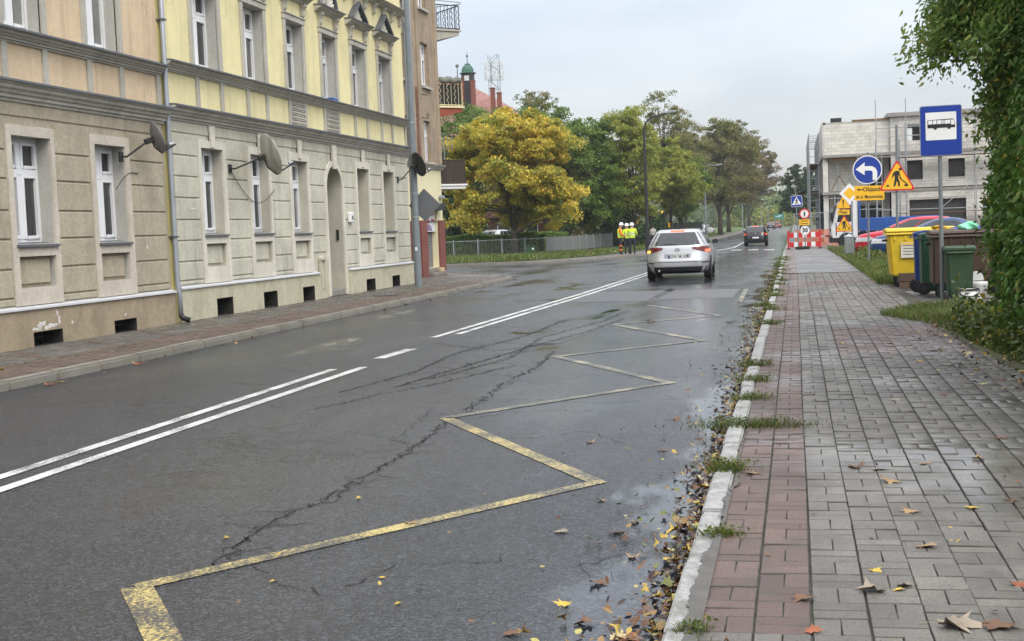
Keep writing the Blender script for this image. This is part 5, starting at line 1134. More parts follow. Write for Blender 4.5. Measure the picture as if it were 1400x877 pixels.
def container(label, loc, rz, col, W_=1.36, D=1.05, H=1.25, lidcol=None, sticker=True, name='waste_container', tp=.86):
    root = empty(name, loc, label, 'bin', 'rubbish bins beside the pavement', rz); mt = binm(name + '_plastic', col)
    w0, d0 = W_*tp, D*.80; b = .22
    m = MB(); m.hexa([(-w0/2,-d0/2,b),(w0/2,-d0/2,b),(w0/2,d0/2,b),(-w0/2,d0/2,b),(-W_/2*.96,-D/2*.96,H*.90),(W_/2*.96,-D/2*.96,H*.90),(W_/2*.96,D/2*.96,H*.90),(-W_/2*.96,D/2*.96,H*.90)]); m.build('body', mt, root, bevel=.035, seg=2, local=True)
    m = MB(); m.hexa([(-W_/2-.03,-D/2-.02,H*.895),(W_/2+.03,-D/2-.02,H*.895),(W_/2+.03,D/2+.02,H*.895),(-W_/2-.03,D/2+.02,H*.895),(-W_/2-.01,-D/2,H*.94),(W_/2+.01,-D/2,H*.94),(W_/2+.01,D/2,H*.94),(-W_/2-.01,D/2,H*.94)]); m.build('rim', mt, root, bevel=.012, local=True)
    m = MB(); m.prism([(-D/2-.03,H*.945),(D/2+.02,H*.945),(D/2,H*.985),(0,H*1.01),(-D/2,H*.985)], 'x', -W_/2-.02, W_/2+.02); m.build('lid', binm(name + '_lid', lidcol) if lidcol else mt, root, bevel=.015, seg=2, local=True)
    for i in range(6): part('rib', mt, root, (-W_*.40+i*W_*.155,-D/2*.985,H*.80,-W_*.40+i*W_*.155+.03,-D/2*.90,H*.893), local=True)
    for sx in (-1, 1):
        m = MB(); m.cyl((sx*W_/2*.93,0,H*.80), (sx*(W_/2+.07),0,H*.80), .025, n=10); m.build('trunnion', M['black'], root, local=True)
        for sy in (-1, 1):
            x, y = sx*w0*.40, sy*d0*.40; m = MB(); m.cyl((x-.025,y,.10), (x+.025,y,.10), .10, n=18); wh = m.build('wheel', M['blackrub'], root, bevel=.008, local=True)
            part('fork', M['dark_metal'], wh, (x-.045,y-.02,.10,x-.03,y+.02,.24), (x+.03,y-.02,.10,x+.045,y+.02,.24), (x-.045,y-.04,.21,x+.045,y+.04,.235), local=True)
    if sticker:
        p = part('notice', M['cream_band'], root, (-W_*.30,-D/2*.955-.012,H*.50,W_*.16,-D/2*.955,H*.76), local=True); part('notice_text', M['signback'], p, *[(-W_*.27,-D/2*.955-.0135,H*(.55+.05*i),-W_*.27+W_*.38*f,-D/2*.955-.012,H*(.565+.05*i)) for i, f in enumerate((.7,.9,.5,.8))], local=True)
        part('notice_band', M['yel_sign'], p, (-W_*.29,-D/2*.955-.0138,H*.725,W_*.15,-D/2*.955-.0118,H*.75), local=True)
    return root
container('yellow wheeled waste container with a white notice on its front', (2.52,28.2,0), 0, (.72,.50,.02), 1.36, 1.05, 1.20)
wheelie('blue wheelie bin squeezed between the yellow and green bins', (2.54,25.75,0), math.pi/2-.04, (.015,.045,.20), .56, .72, 1.13, .12)
wheelie('green wheelie bin between the blue bin and the brown container', (2.58,25.0,0), math.pi/2+.02, (.016,.075,.035), .56, .72, 1.11, .12, sticker=True)
container('large dark brown waste container behind the small green bin', (2.93,24.1,0), 0, (.060,.034,.023), 1.22, .78, 1.18, sticker=False, tp=.95)
wheelie('small dark green bin in front of the brown container', (2.66,22.75,0), math.pi, (.022,.055,.022), .46, .50, .88, .09)
wheelie('blue lidded bin standing behind the brown container', (3.3,27.0,0), 0, (.03,.04,.05), .58, .72, 1.16, .1, lid=(.01,.04,.2))
wheelie('dark green bin farthest right behind the brown container', (4.05,26.4,0), 0, (.02,.06,.03), .58, .72, 1.14, .1)
# rubbish and odds and ends
r = np.random.default_rng(71)
def crumple(name, loc, s, mat, label, cat, seed):
    bm = bmesh.new(); bmesh.ops.create_icosphere(bm, subdivisions=3, radius=1); rr = np.random.default_rng(seed); ph = rr.uniform(0, 6, (6,3)); fr = rr.uniform(1.5, 5, (6,3))
    for v in bm.verts:
        k = 1 + sum(.13*math.sin(v.co.dot(Vector(fr[i])) + ph[i][0]) for i in range(6)); v.co = Vector((v.co.x*s[0]*k, v.co.y*s[1]*k, max(-.3, v.co.z)*s[2]*k))
    me = bpy.data.meshes.new(name); bm.to_mesh(me); bm.free(); o = link(name, me, mat); o.location = loc; tag(o, label, cat); return o
crumple('plastic_bag', (2.98,24.1,1.215), (.15,.12,.09), pm('mint_plastic_bag', (.25,.72,.45), .35, .1, 8), 'crumpled mint green plastic bag on the brown container', 'bag', 5)
crumple('rubbish_bag', (3.40,24.15,1.23), (.17,.15,.15), M['black'], 'black rubbish bag beside the mint plastic bag', 'bag', 6)
crumple('yellow_rag', (2.62,24.9,1.20), (.16,.08,.05), M['yel_sign'], 'yellow crumpled packaging lying on the bin lids', 'packaging', 7)
tag(part('cardboard_scrap', pm('cardboard', (.40,.29,.17), .8), None, (2.55,24.0,1.188,2.75,24.2,1.205)), 'flat cardboard scrap on the brown container', 'cardboard')
cr_ = empty('crate', (2.33,27.45,0), 'dirty brown wooden box in front of the yellow container', 'box'); wm = pm('dirty_brown_wood', (.10,.06,.04), .8, .3, 5)
part('front_board', wm, cr_, (-.28,-.16,.0,.30,-.14,.12), (-.28,-.16,.14,.30,-.14,.30), local=True); part('side_board', wm, cr_, (-.28,-.139,0,-.26,.14,.30), local=True); part('side_board', wm, cr_, (.28,-.139,0,.30,.14,.30), local=True); part('bottom', wm, cr_, (-.258,-.139,.01,.278,.14,.03), local=True)
bk = empty('bucket', (2.74,22.25,0), 'white plastic bucket with a black rim in front of the small green bin', 'bucket')
m = MB(); m.lathe([(.0,.0), (.135,.0), (.165,.225), (.155,.225), (.128,.02), (0,.02)], (0,0,0), 28); m.build('body', M['white'], bk, smooth=True, local=True)
m = MB(); m.lathe([(.158,.205), (.176,.205), (.176,.235), (.158,.235), (.158,.205)], (0,0,0), 28); m.build('rim', M['black'], bk, local=True)
m = MB(); m.tube([(-.175*math.cos(math.pi*t/12), -.18*math.sin(math.pi*t/12)*.75 - .02, .21 - .10*math.sin(math.pi*t/12)) for t in range(13)], .008, 6); m.build('handle', M['black'], bk, local=True)
tl = empty('toilet_bowl', (3.0,23.2,0), 'discarded white toilet bowl with its lid up beside the small green bin', 'toilet'); tl.scale = (.66,.66,.7)
m = MB(); cer = pm('white_ceramic', (.62,.63,.62), .2, .05)
def oval(z, a, b, dx=0): return [(dx + a*math.cos(2*math.pi*i/28), b*math.sin(2*math.pi*i/28), z) for i in range(28)]
rows = [oval(0,.13,.11), oval(.12,.11,.10,.0), oval(.22,.15,.14,.02), oval(.34,.22,.18,.03), oval(.42,.25,.19,.04), oval(.42,.21,.15,.04), oval(.33,.16,.12,.03), oval(.22,.05,.04,.02)]
for w_ in rows: m.v += w_
for j in range(len(rows)-1): m.f += [(j*28+i, j*28+(i+1) % 28, (j+1)*28+(i+1) % 28, (j+1)*28+i) for i in range(28)]
m.m = [0]*len(m.f); m.build('bowl', cer, tl, smooth=True, local=True)
m = MB(); m.prism([(-.19+.19*math.cos(t)*1.0, .44+.20*math.sin(t)*1.15) for t in [i*math.pi/14 for i in range(15)]], 'y', .16, .19); m.v = [(v[0]+.2, v[1], v[2]) for v in m.v]; m.build('lid', cer, tl, bevel=.006, local=True)
# ------------------------------------------------------------ building site on the right
SX, SY = 2.2, 100.0
bs = empty('unfinished_building', (SX, SY, -.3), 'unfinished building of pale concrete blocks behind the scaffolding', 'building')
blk = pm('pale_aerated_block', (.66,.64,.58), .95, .10, 2, .3, 30, isl=.10, dirt=.4, dcol=(.40,.37,.32))
jnt = pm('grey_block_joint', (.42,.40,.36), .95, .2, 3)
conc = pm('raw_concrete', (.30,.285,.26), .9, .15, 2, .3, 20, streak=.4, dcol=(.16,.15,.13))
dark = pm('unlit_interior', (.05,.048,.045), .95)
wood = pm('formwork_wood', (.20,.12,.06), .9, .2, 4)
Z1, Z2, Z3, ZT = -.3, 3.25, 6.0, 8.55
def wallpiece(x0, x1, z0, z1, y, ops=()):
    m = MB(); xs = sorted({x0, x1, *[v for o in ops for v in o[:2]]}); zs = sorted({z0, z1, *[v for o in ops for v in o[2:]]})
    for a, b in zip(xs, xs[1:]):
        for c, d in zip(zs, zs[1:]):
            if any(o[0] < (a+b)/2 < o[1] and o[2] < (c+d)/2 < o[3] for o in ops): continue
            m.box(a, y, c, b, y+.24, d)
    m.build('wall', jnt, bs)
    out = []
    j = 0; z = z0
    while z + .24 <= z1 + .05:
        x = x0 - (.3 if j % 2 else 0)
        while x < x1 - .05:
            a, b = max(x, x0), min(x + .6, x1); zt = min(z + .245, z1)
            for o in ops:
                if o[2] < zt - .05 and o[3] > z + .05:
                    if a < o[0] < b: b = min(b, o[0])
                    elif a < o[1] < b: a = max(a, o[1])
            if b - a > .08 and not any(o[0] < b and o[1] > a and o[2] < zt - .05 and o[3] > z + .05 for o in ops): out.append((a+.008, b-.008, z+.006, zt-.006, y))
            x += .6
        z += .25; j += 1
    return out
OP3 = [(8.22,9.1,6.9,8.05)]; OP2 = [(8.05,9.25,4.05,5.5), (11.05,12.2,4.12,5.5), (14.2,15.4,4.12,5.5)]; OP1 = [(8.27,12.25,.6,2.55), (13.4,15.6,.6,2.5)]
bl = wallpiece(2.2, 7.0, Z3+.15, ZT, SY) + wallpiece(7.0, 17, Z3+.15, 8.7, SY-.25, OP3) + wallpiece(7.0, 17, Z2+.2, Z3, SY-.25, OP2) + wallpiece(7.0, 17, Z1, Z2, SY-.25, OP1)
bl += wallpiece(2.6, 7.0, Z2+.2, Z3-.1, SY+1.6, [(5.6,6.6,Z2+.2,5.2)]) + wallpiece(2.6, 7.0, Z1, Z2, SY+1.6, [(3.2,6.4,Z1,2.3)])
mu = MB(); mu.box(-.5,-.5,-.5,.5,.5,.5); ub = mu.mesh('block'); ub.materials.append(blk)
bl.sort(key=lambda b: b[0])
for (a, b, z0, z1, y) in bl[:290]:
    o = bpy.data.objects.new('block', ub); COL.objects.link(o); o.parent = bs
    o.location = Vector(((a+b)/2, y+.02, (z0+z1)/2)) - bs.location; o.scale = (b-a, .07+float(rng.uniform(0,.006)), z1-z0)
m = MB()
for (a, b, z0, z1, y) in bl[290:]: m.box(a, y-.015, z0, b, y+.06, z1)
if m.v: tag(m.build('more_blocks', blk, bs), kind='stuff')
# side wall towards the road, pier, slabs
m = MB(); m.box(2.12,SY,Z3+.15,2.36,SY+21,ZT+.05); m.build('side_wall', blk, bs)
for y in (100.0, 107, 114, 120.5): part('pier', blk, bs, (2.12,y+(.0 if y > 100 else .001),Z1,2.5,y+.5,Z3))
for z, n_ in ((Z3, 'upper_slab'), (Z2, 'lower_slab')): part(n_, conc, bs, (2.05,SY-.35,z-.06,17,SY+21,z+.14))
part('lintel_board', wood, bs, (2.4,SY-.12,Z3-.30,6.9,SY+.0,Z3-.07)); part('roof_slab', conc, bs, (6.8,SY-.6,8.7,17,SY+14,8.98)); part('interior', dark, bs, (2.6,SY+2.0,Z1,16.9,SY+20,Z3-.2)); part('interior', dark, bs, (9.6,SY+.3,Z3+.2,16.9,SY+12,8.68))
part('roof_vent', M['dark_metal'], bs, (2.75,SY,ZT+.01,3.55,SY+.3,ZT+.32)); part('roof_timber', wood, bs, (4.3,SY-.05,ZT+.0,6.9,SY+.2,ZT+.12))
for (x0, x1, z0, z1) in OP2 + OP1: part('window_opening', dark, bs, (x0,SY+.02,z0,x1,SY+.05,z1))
for x in (3.2, 5.2): m = MB(); m.cyl((x,SY+.3,Z2+.2), (x,SY+.3,Z3-.1), .045, n=8); m.build('prop', M['galv'], bs); m = MB(); m.cyl((x,SY+.3,Z1), (x,SY+.3,Z2), .045, n=8); m.build('prop', M['galv'], bs)
m = MB(); m.tube([(2.7,SY+.2,Z2+.25), (3.3,SY+.2,4.6)], .04, 6); m.tube([(3.9,SY+.2,Z2+.25), (3.3,SY+.2,4.6)], .04, 6); m.build('trestle', wood, bs)
# scaffold on the front
sc_ = empty('scaffold', (10,98.6,-.3), 'steel scaffold with plank decks in front of the block walls', 'scaffold')
for i, x in enumerate((5.9,7.55,8.0,10.4,12.8,15.2)):
    for y in (98.4,99.3): m = MB(); m.cyl((x,y,-.3), (x,y,(9.9 if y < 99 and i in (0,2) else 8.2 if i > 1 else 7)), .035, n=6); m.build('standard', M['galv'], sc_)
for z in (1.9, 3.9, 5.75, 6.5, 7.2, 7.85):
    for y in (98.4,): m = MB(); m.cyl((5.9,y,z), (16,y,z + (.02 if z > 4 else -.12)), .028, n=6); m.build('ledger', M['galv'], sc_)
for z in (1.55, 5.62):
    for j in range(3): part('deck_plank', pm('old_plank', (.16,.07,.05), .9, .2, 4) if j == 0 else wood, sc_, (7.4,98.45+j*.3,z,16,98.72+j*.3,z+.06))
for (xa, za, xb, zb) in ((8.0,5.75,10.4,7.85), (10.4,1.9,12.8,3.9)): m = MB(); m.cyl((xa,98.38,za), (xb,98.38,zb), .025, n=6); m.build('brace', M['galv'], sc_)
# scaffold tower on the road side
st = empty('scaffold_tower', (1.4,104,-.3), 'tall narrow scaffold along the road side of the block building', 'scaffold')
for y in (101,104,107,110,113,116,119):
    for x in (1.15,1.85): m = MB(); m.cyl((x,y,-.3), (x,y,7.9), .035, n=6); m.build('standard', M['galv'], st)
    for z in (1.6,3.6,5.6,7.7): m = MB(); m.cyl((1.15,y,z), (1.85,y,z), .028, n=6); m.build('transom', M['galv'], st)
for x in (1.15,1.85):
    for z in (1.6,2.6,3.6,4.6,5.6,6.7,7.7): m = MB(); m.cyl((x,101,z), (x,119,z), .028, n=6); m.build('ledger', M['galv'], st)
for z in (1.55,3.55,5.55): part('deck_plank', M['rust'] if z < 2 else wood, st, (1.2,101,z,1.8,119,z+.05))
for x, z0, z1 in ((2.9,-.3,3.1), (4.1,-.3,3.1), (4.6,-.3,6.0), (6.3,-.3,6.0)): m = MB(); m.cyl((x,98.9,z0), (x,98.9,z1), .035, n=6); m.build('standard', M['galv'], sc_)
for z in (.9,2.0,2.9): m = MB(); m.cyl((2.5,98.85,z), (6.4,98.85,z), .028, n=6); m.build('ledger', M['galv'], sc_)
for i in range(14): m = MB(); m.cyl((1.15,101,.1+i*.55), (1.85,101,.1+i*.55), .02, n=6); m.build('ladder_rung', M['galv'], st)
gt = empty('scaffold_net', (2.0,102.5,-.3), 'grey debris netting strip on the road side of the scaffold', 'netting')
m = MB(); m.box(1.9,101,-.3,1.93,118,3.4); m.build('net', pm('grey_debris_net', (.12,.12,.115), .95, .2, 3), gt)

# ------------------------------------------------------------ far left: railing, houses, mast
def railing(path, sp=.165):
    root = empty('railing', (-20.5,83,dip(83)), 'grey steel railing fence along the far verge', 'fence')
    rg = pm('dull_grey_railing', (.20,.21,.21), .6, .15, 3)
    mb_ = MB(); mb_.box(-.008,-.008,.08,.008,.008,1.1); bar = mb_.mesh('bar'); bar.materials.append(rg)
    mp_ = MB(); mp_.box(-.03,-.03,-.05,.03,.03,1.2); post = mp_.mesh('post'); post.materials.append(M['galv'])
    for (xa, ya), (xb, yb) in zip(path, path[1:]):
        L = math.hypot(xb-xa, yb-ya); ns = max(1, round(L/2.3))
        for i in range(ns):
            p = Vector((xa+(xb-xa)*i/ns, ya+(yb-ya)*i/ns, 0)); q = Vector((xa+(xb-xa)*(i+1)/ns, ya+(yb-ya)*(i+1)/ns, 0))
            za = dip(p.y) + .03
            o = bpy.data.objects.new('post', post); COL.objects.link(o); o.parent = root; o.location = Vector((p.x,p.y,za)) - root.location
            for z in (.10, 1.09):
                m = MB(); m.cyl((p.x,p.y,za+z), (q.x,q.y,za+z), .022, n=6); m.build('rail', M['galv'], root)
            n = max(2, int((q-p).length/sp))
            for k in range(1, n):
                c = p.lerp(q, k/n); o = bpy.data.objects.new('bar', bar); COL.objects.link(o); o.parent = root; o.location = Vector((c.x,c.y,za)) - root.location
railing([(-28,86.2), (-20.5,83.0), (-17.1,89.5)]); 
mr = empty('mesh_railing', (-17.0,92,dip(92)), 'grey mesh panel fence running away behind the road workers', 'fence')
P0, P1 = Vector((-17.1,89.5,0)), Vector((-15.6,112,0))
for i in range(10):
    c = P0.lerp(P1, i/9); part('post', M['galv'], mr, (c.x-.04,c.y-.04,dip(c.y),c.x+.04,c.y+.04,dip(c.y)+1.25))
    if i < 9:
        d = P0.lerp(P1, (i+1)/9); m = MB(); m.hexa([(c.x-.01,c.y,dip(c.y)+.1), (c.x+.01,c.y,dip(c.y)+.1), (d.x+.01,d.y,dip(d.y)+.1), (d.x-.01,d.y,dip(d.y)+.1), (c.x-.01,c.y,dip(c.y)+1.18), (c.x+.01,c.y,dip(c.y)+1.18), (d.x+.01,d.y,dip(d.y)+1.18), (d.x-.01,d.y,dip(d.y)+1.18)]); m.build('mesh_panel', pm('grey_mesh_sheet', (.16,.165,.165), .8, .15, 3), mr)
gb = empty('green_cabinet', (-17.6,86.2,dip(86)), 'dark green utility box with a white label at the railing', 'cabinet')
part('body', pm('dark_green_box', (.025,.075,.035), .6), gb, (-.3,-.2,0,.3,.2,.62), bevel=.03, local=True); part('label', M['white'], gb, (.12,-.205,.38,.25,-.2,.5), local=True); part('lid', pm('green_lid', (.03,.085,.04), .5), gb, (-.33,-.23,.62,.33,.23,.68), bevel=.02, local=True)
df = empty('dark_fence', (-11,128,-.3), 'dark green board fence behind the silver car', 'fence')
for i in range(26): part('board', pm('dark_green_boards', (.022,.03,.024), .8, .2, 3) if i == 0 else bpy.data.materials['dark_green_boards'], df, (-14.6+i*.22,127.98+.03*(i % 2),-.3,-14.6+i*.22+.2,128.03+.03*(i % 2),1.55+.04*(i % 3)))
gs = empty('green_direction_board', (-4.2,352,-.3), 'distant green direction board at the end of the road', 'road sign'); part('board', pm('green_sign_film', (.02,.20,.15), .5), gs, (-1.2,-.05,2.0,1.3,.05,3.4), local=True)
for x in (-.8,.9): part('post', M['galv'], gs, (x-.06,.06,0,x+.06,.16,3.2), local=True)
part('board_arrow', M['white'], gs, (-.9,-.06,2.55,.4,-.051,2.7), (-.1,-.06,2.85,.9,-.051,3.0), local=True)
for i, x in enumerate((-8.6,-6.9)):
    g2 = empty('gantry_post', (x,345,-.3), 'thin pale post %s at the road end' % ('left of the twin' if i == 0 else 'right of the twin'), 'post'); m = MB(); m.cyl((0,0,0), (0,0,5.5), .09, .07, 8); m.build('pole', M['galv'], g2, local=True); part('cross_arm', M['galv'], g2, (-.6,-.05,5.3,.6,.05,5.4), local=True)
bh = empty('brick_house', (-27,118,-.3), 'low brick house glimpsed behind the golden maple', 'building'); brick_m = farpave('red_brick_wall', (.24,.09,.06), (.20,.075,.05))
part('wall', pm('red_brickwork', (.20,.085,.06), .9, .2, 3), bh, (-4,0,0,6,7,3.0), local=True); m = MB(); m.prism([(-.6,3.0),(7.6,3.0),(3.5,5.6)], 'x', -4.3, 6.3); m.build('roof', pm('brown_tiles', (.14,.06,.04), .8), bh, local=True)
for x in (-2.4,-.2,2.4): w_ = part('window', M['white'], bh, (x,-.06,1.3,x+1.3,.02,2.5), local=True); part('pane', M['glass'], w_, (x+.1,-.07,1.4,x+1.2,-.055,2.4), local=True)
rh = empty('red_roof_building', (-40,150,-.3), 'large old building with red tiled roof and green domed turret', 'building')
tile = pm('old_red_tiles', (.28,.13,.10), .75, .18, 1.2, .4, 8, dirt=.3, dcol=(.36,.30,.28)); brk = pm('chimney_brick', (.22,.075,.05), .9, .15, 3)
part('wall', pm('ochre_wall', (.40,.33,.2), .9), rh, (-56,150,-.3,-29.5,168,13.2))
m = MB(); m.add([(-57,149,13),(-28,149,13),(-28,169,13),(-57,169,13),(-50,159,20.2),(-40.7,159,20.6)], [(0,1,5,4),(1,2,5),(2,3,4,5),(3,0,4),(3,2,1,0)]); m.build('roof', tile, rh)
tu = MB(); tu.box(-38.45,150.85,14,-37.15,152.15,20.4); t_ = tu.build('turret', pm('dark_turret', (.045,.04,.045), .7), rh)
part('turret_opening', M['sillwhite'], t_, (-38.1,150.80,19.5,-37.5,150.84,20.1)); 
m = MB(); m.lathe([(.95,20.35), (1.0,20.45), (.74,20.55), (.72,20.85), (.58,21.2), (.32,21.4), (.30,21.46), (.36,21.5), (.14,21.58), (.05,21.7), (.04,22.3), (.12,22.4), (.12,22.55), (.03,22.65), (.02,23.0)], (-37.8,151.5,0), 16); m.build('dome', pm('green_copper', (.045,.13,.09), .6), t_, smooth=False)
for x, z0, z1 in ((-38.35,15,19.65), (-36.95,15,19.3), (-34.6,13,18.3), (-33.8,13,17.7)): m = MB(); m.box(x-.24,150.2,z0,x+.24,150.7,z1); m.box(x-.29,150.14,z1,x+.29,150.76,z1+.12); m.build('chimney', brk, rh)
m = MB(); m.cyl((-40.75,158,20.4), (-40.75,158,22.0), .09, .05, 8); m.lathe([(.0,22.0),(.2,22.1),(.24,22.25),(.15,22.4),(0,22.5)], (-40.75,158,0), 10); m.build('finial', M['zinc_dark'], rh)
ms = empty('telecom_mast', (-50.2,220,-.3), 'steel lattice telecom mast above the red roof', 'mast')
for sx in (-1,1):
    for sy in (-1,1): m = MB(); m.cyl((-50.2+sx*.9,220+sy*.9,-.3), (-50.2+sx*.8,220+sy*.8,31.8), .10, .07, 6); m.build('leg', M['galv'], ms)
for sy in (-1,1):
    for i in range(16):
        z = 8 + i*1.5; m = MB(); s_ = 1 if i % 2 else -1; m.cyl((-50.2-s_*.85,220+sy*.85,z), (-50.2+s_*.85,220+sy*.85,z+1.5), .05, n=5); m.cyl((-51.05,220+sy*.85,z), (-49.35,220+sy*.85,z), .04, n=5); m.build('brace', M['galv'], ms)
for z in (27.5, 29.3):
    for a in range(6): t = a*math.pi/3; x, y = -50.2+1.55*math.cos(t), 220+1.55*math.sin(t); part('antenna', M['sillwhite'], ms, (x-.16,y-.1,z,x+.16,y+.1,z+1.5), bevel=.03); m = MB(); m.cyl((-50.2+.8*math.cos(t),220+.8*math.sin(t),z+.6), (x,y,z+.6), .05, n=5); m.build('antenna_arm', M['galv'], ms)

# ------------------------------------------------------------ vehicles
def cpaint(n, c, rough=.28, metal=.3, coat=.5): return pm(n, c, rough, .04, 2, metal=metal, coat=coat, dirt=.15, dcol=tuple(v*.5+.02 for v in c), dscale=2)
M['red_lens'] = pm('red_lens', (.13,.006,.006), .15, .05, spec=.7); M['lit_red'] = pm('lit_red_lamp', (.5,.02,.01), .2, emit=(1,.10,.03), es=2.5); M['lit_amber'] = pm('lit_indicator', (.6,.25,.02), .2, emit=(1,.42,.03), es=2.5)
M['chrome'] = pm('chrome', (.6,.6,.62), .15, .05, metal=1.0); M['alloy'] = pm('alloy_wheel', (.38,.39,.40), .35, .1, metal=.8); M['cglass'] = pm('car_window_glass', (.02,.023,.025), .05, .3, 3, spec=.8); M['headlamp'] = pm('clear_headlamp', (.55,.58,.6), .1, .2, 12, spec=.9)
M['eu_blue'] = pm('plate_blue', (.02,.06,.35), .4)
WAGON = [(.20,-2.20,2.18,.78),(.28,-2.31,2.29,.855),(.42,-2.35,2.35,.895),(.58,-2.35,2.35,.905),(.66,-2.32,2.33,.907),(.80,-2.28,2.25,.905),(.90,-2.26,2.12,.895),(.96,-2.245,1.80,.885),(1.0,-2.23,1.32,.868),(1.03,-2.215,1.12,.85),(1.18,-2.12,.90,.785),(1.32,-2.0,.55,.695),(1.40,-1.92,.30,.645),(1.45,-1.82,.05,.595),(1.485,-1.5,-.30,.54),(1.495,-1.1,-.55,.35)]
HATCH = [(.20,-1.95,1.95,.76),(.28,-2.05,2.04,.83),(.42,-2.09,2.09,.87),(.60,-2.08,2.08,.88),(.75,-2.04,2.02,.88),(.88,-1.98,1.88,.868),(.95,-1.95,1.55,.855),(1.0,-1.92,1.15,.84),(1.03,-1.90,.98,.825),(1.18,-1.76,.75,.76),(1.32,-1.60,.42,.70),(1.41,-1.48,.18,.655),(1.46,-1.32,-.05,.60),(1.49,-1.0,-.3,.50),(1.50,-.8,-.45,.33)]
SEDAN = [(.20,-2.15,2.15,.76),(.28,-2.27,2.24,.84),(.42,-2.30,2.30,.88),(.60,-2.30,2.29,.89),(.75,-2.28,2.22,.89),(.86,-2.25,2.05,.88),(.93,-2.2,1.7,.868),(.98,-2.0,1.2,.85),(1.0,-1.72,.98,.83),(1.14,-1.42,.72,.76),(1.28,-1.12,.40,.70),(1.37,-.92,.16,.655),(1.42,-.75,-.05,.60),(1.445,-.55,-.2,.5),(1.455,-.45,-.28,.33)]
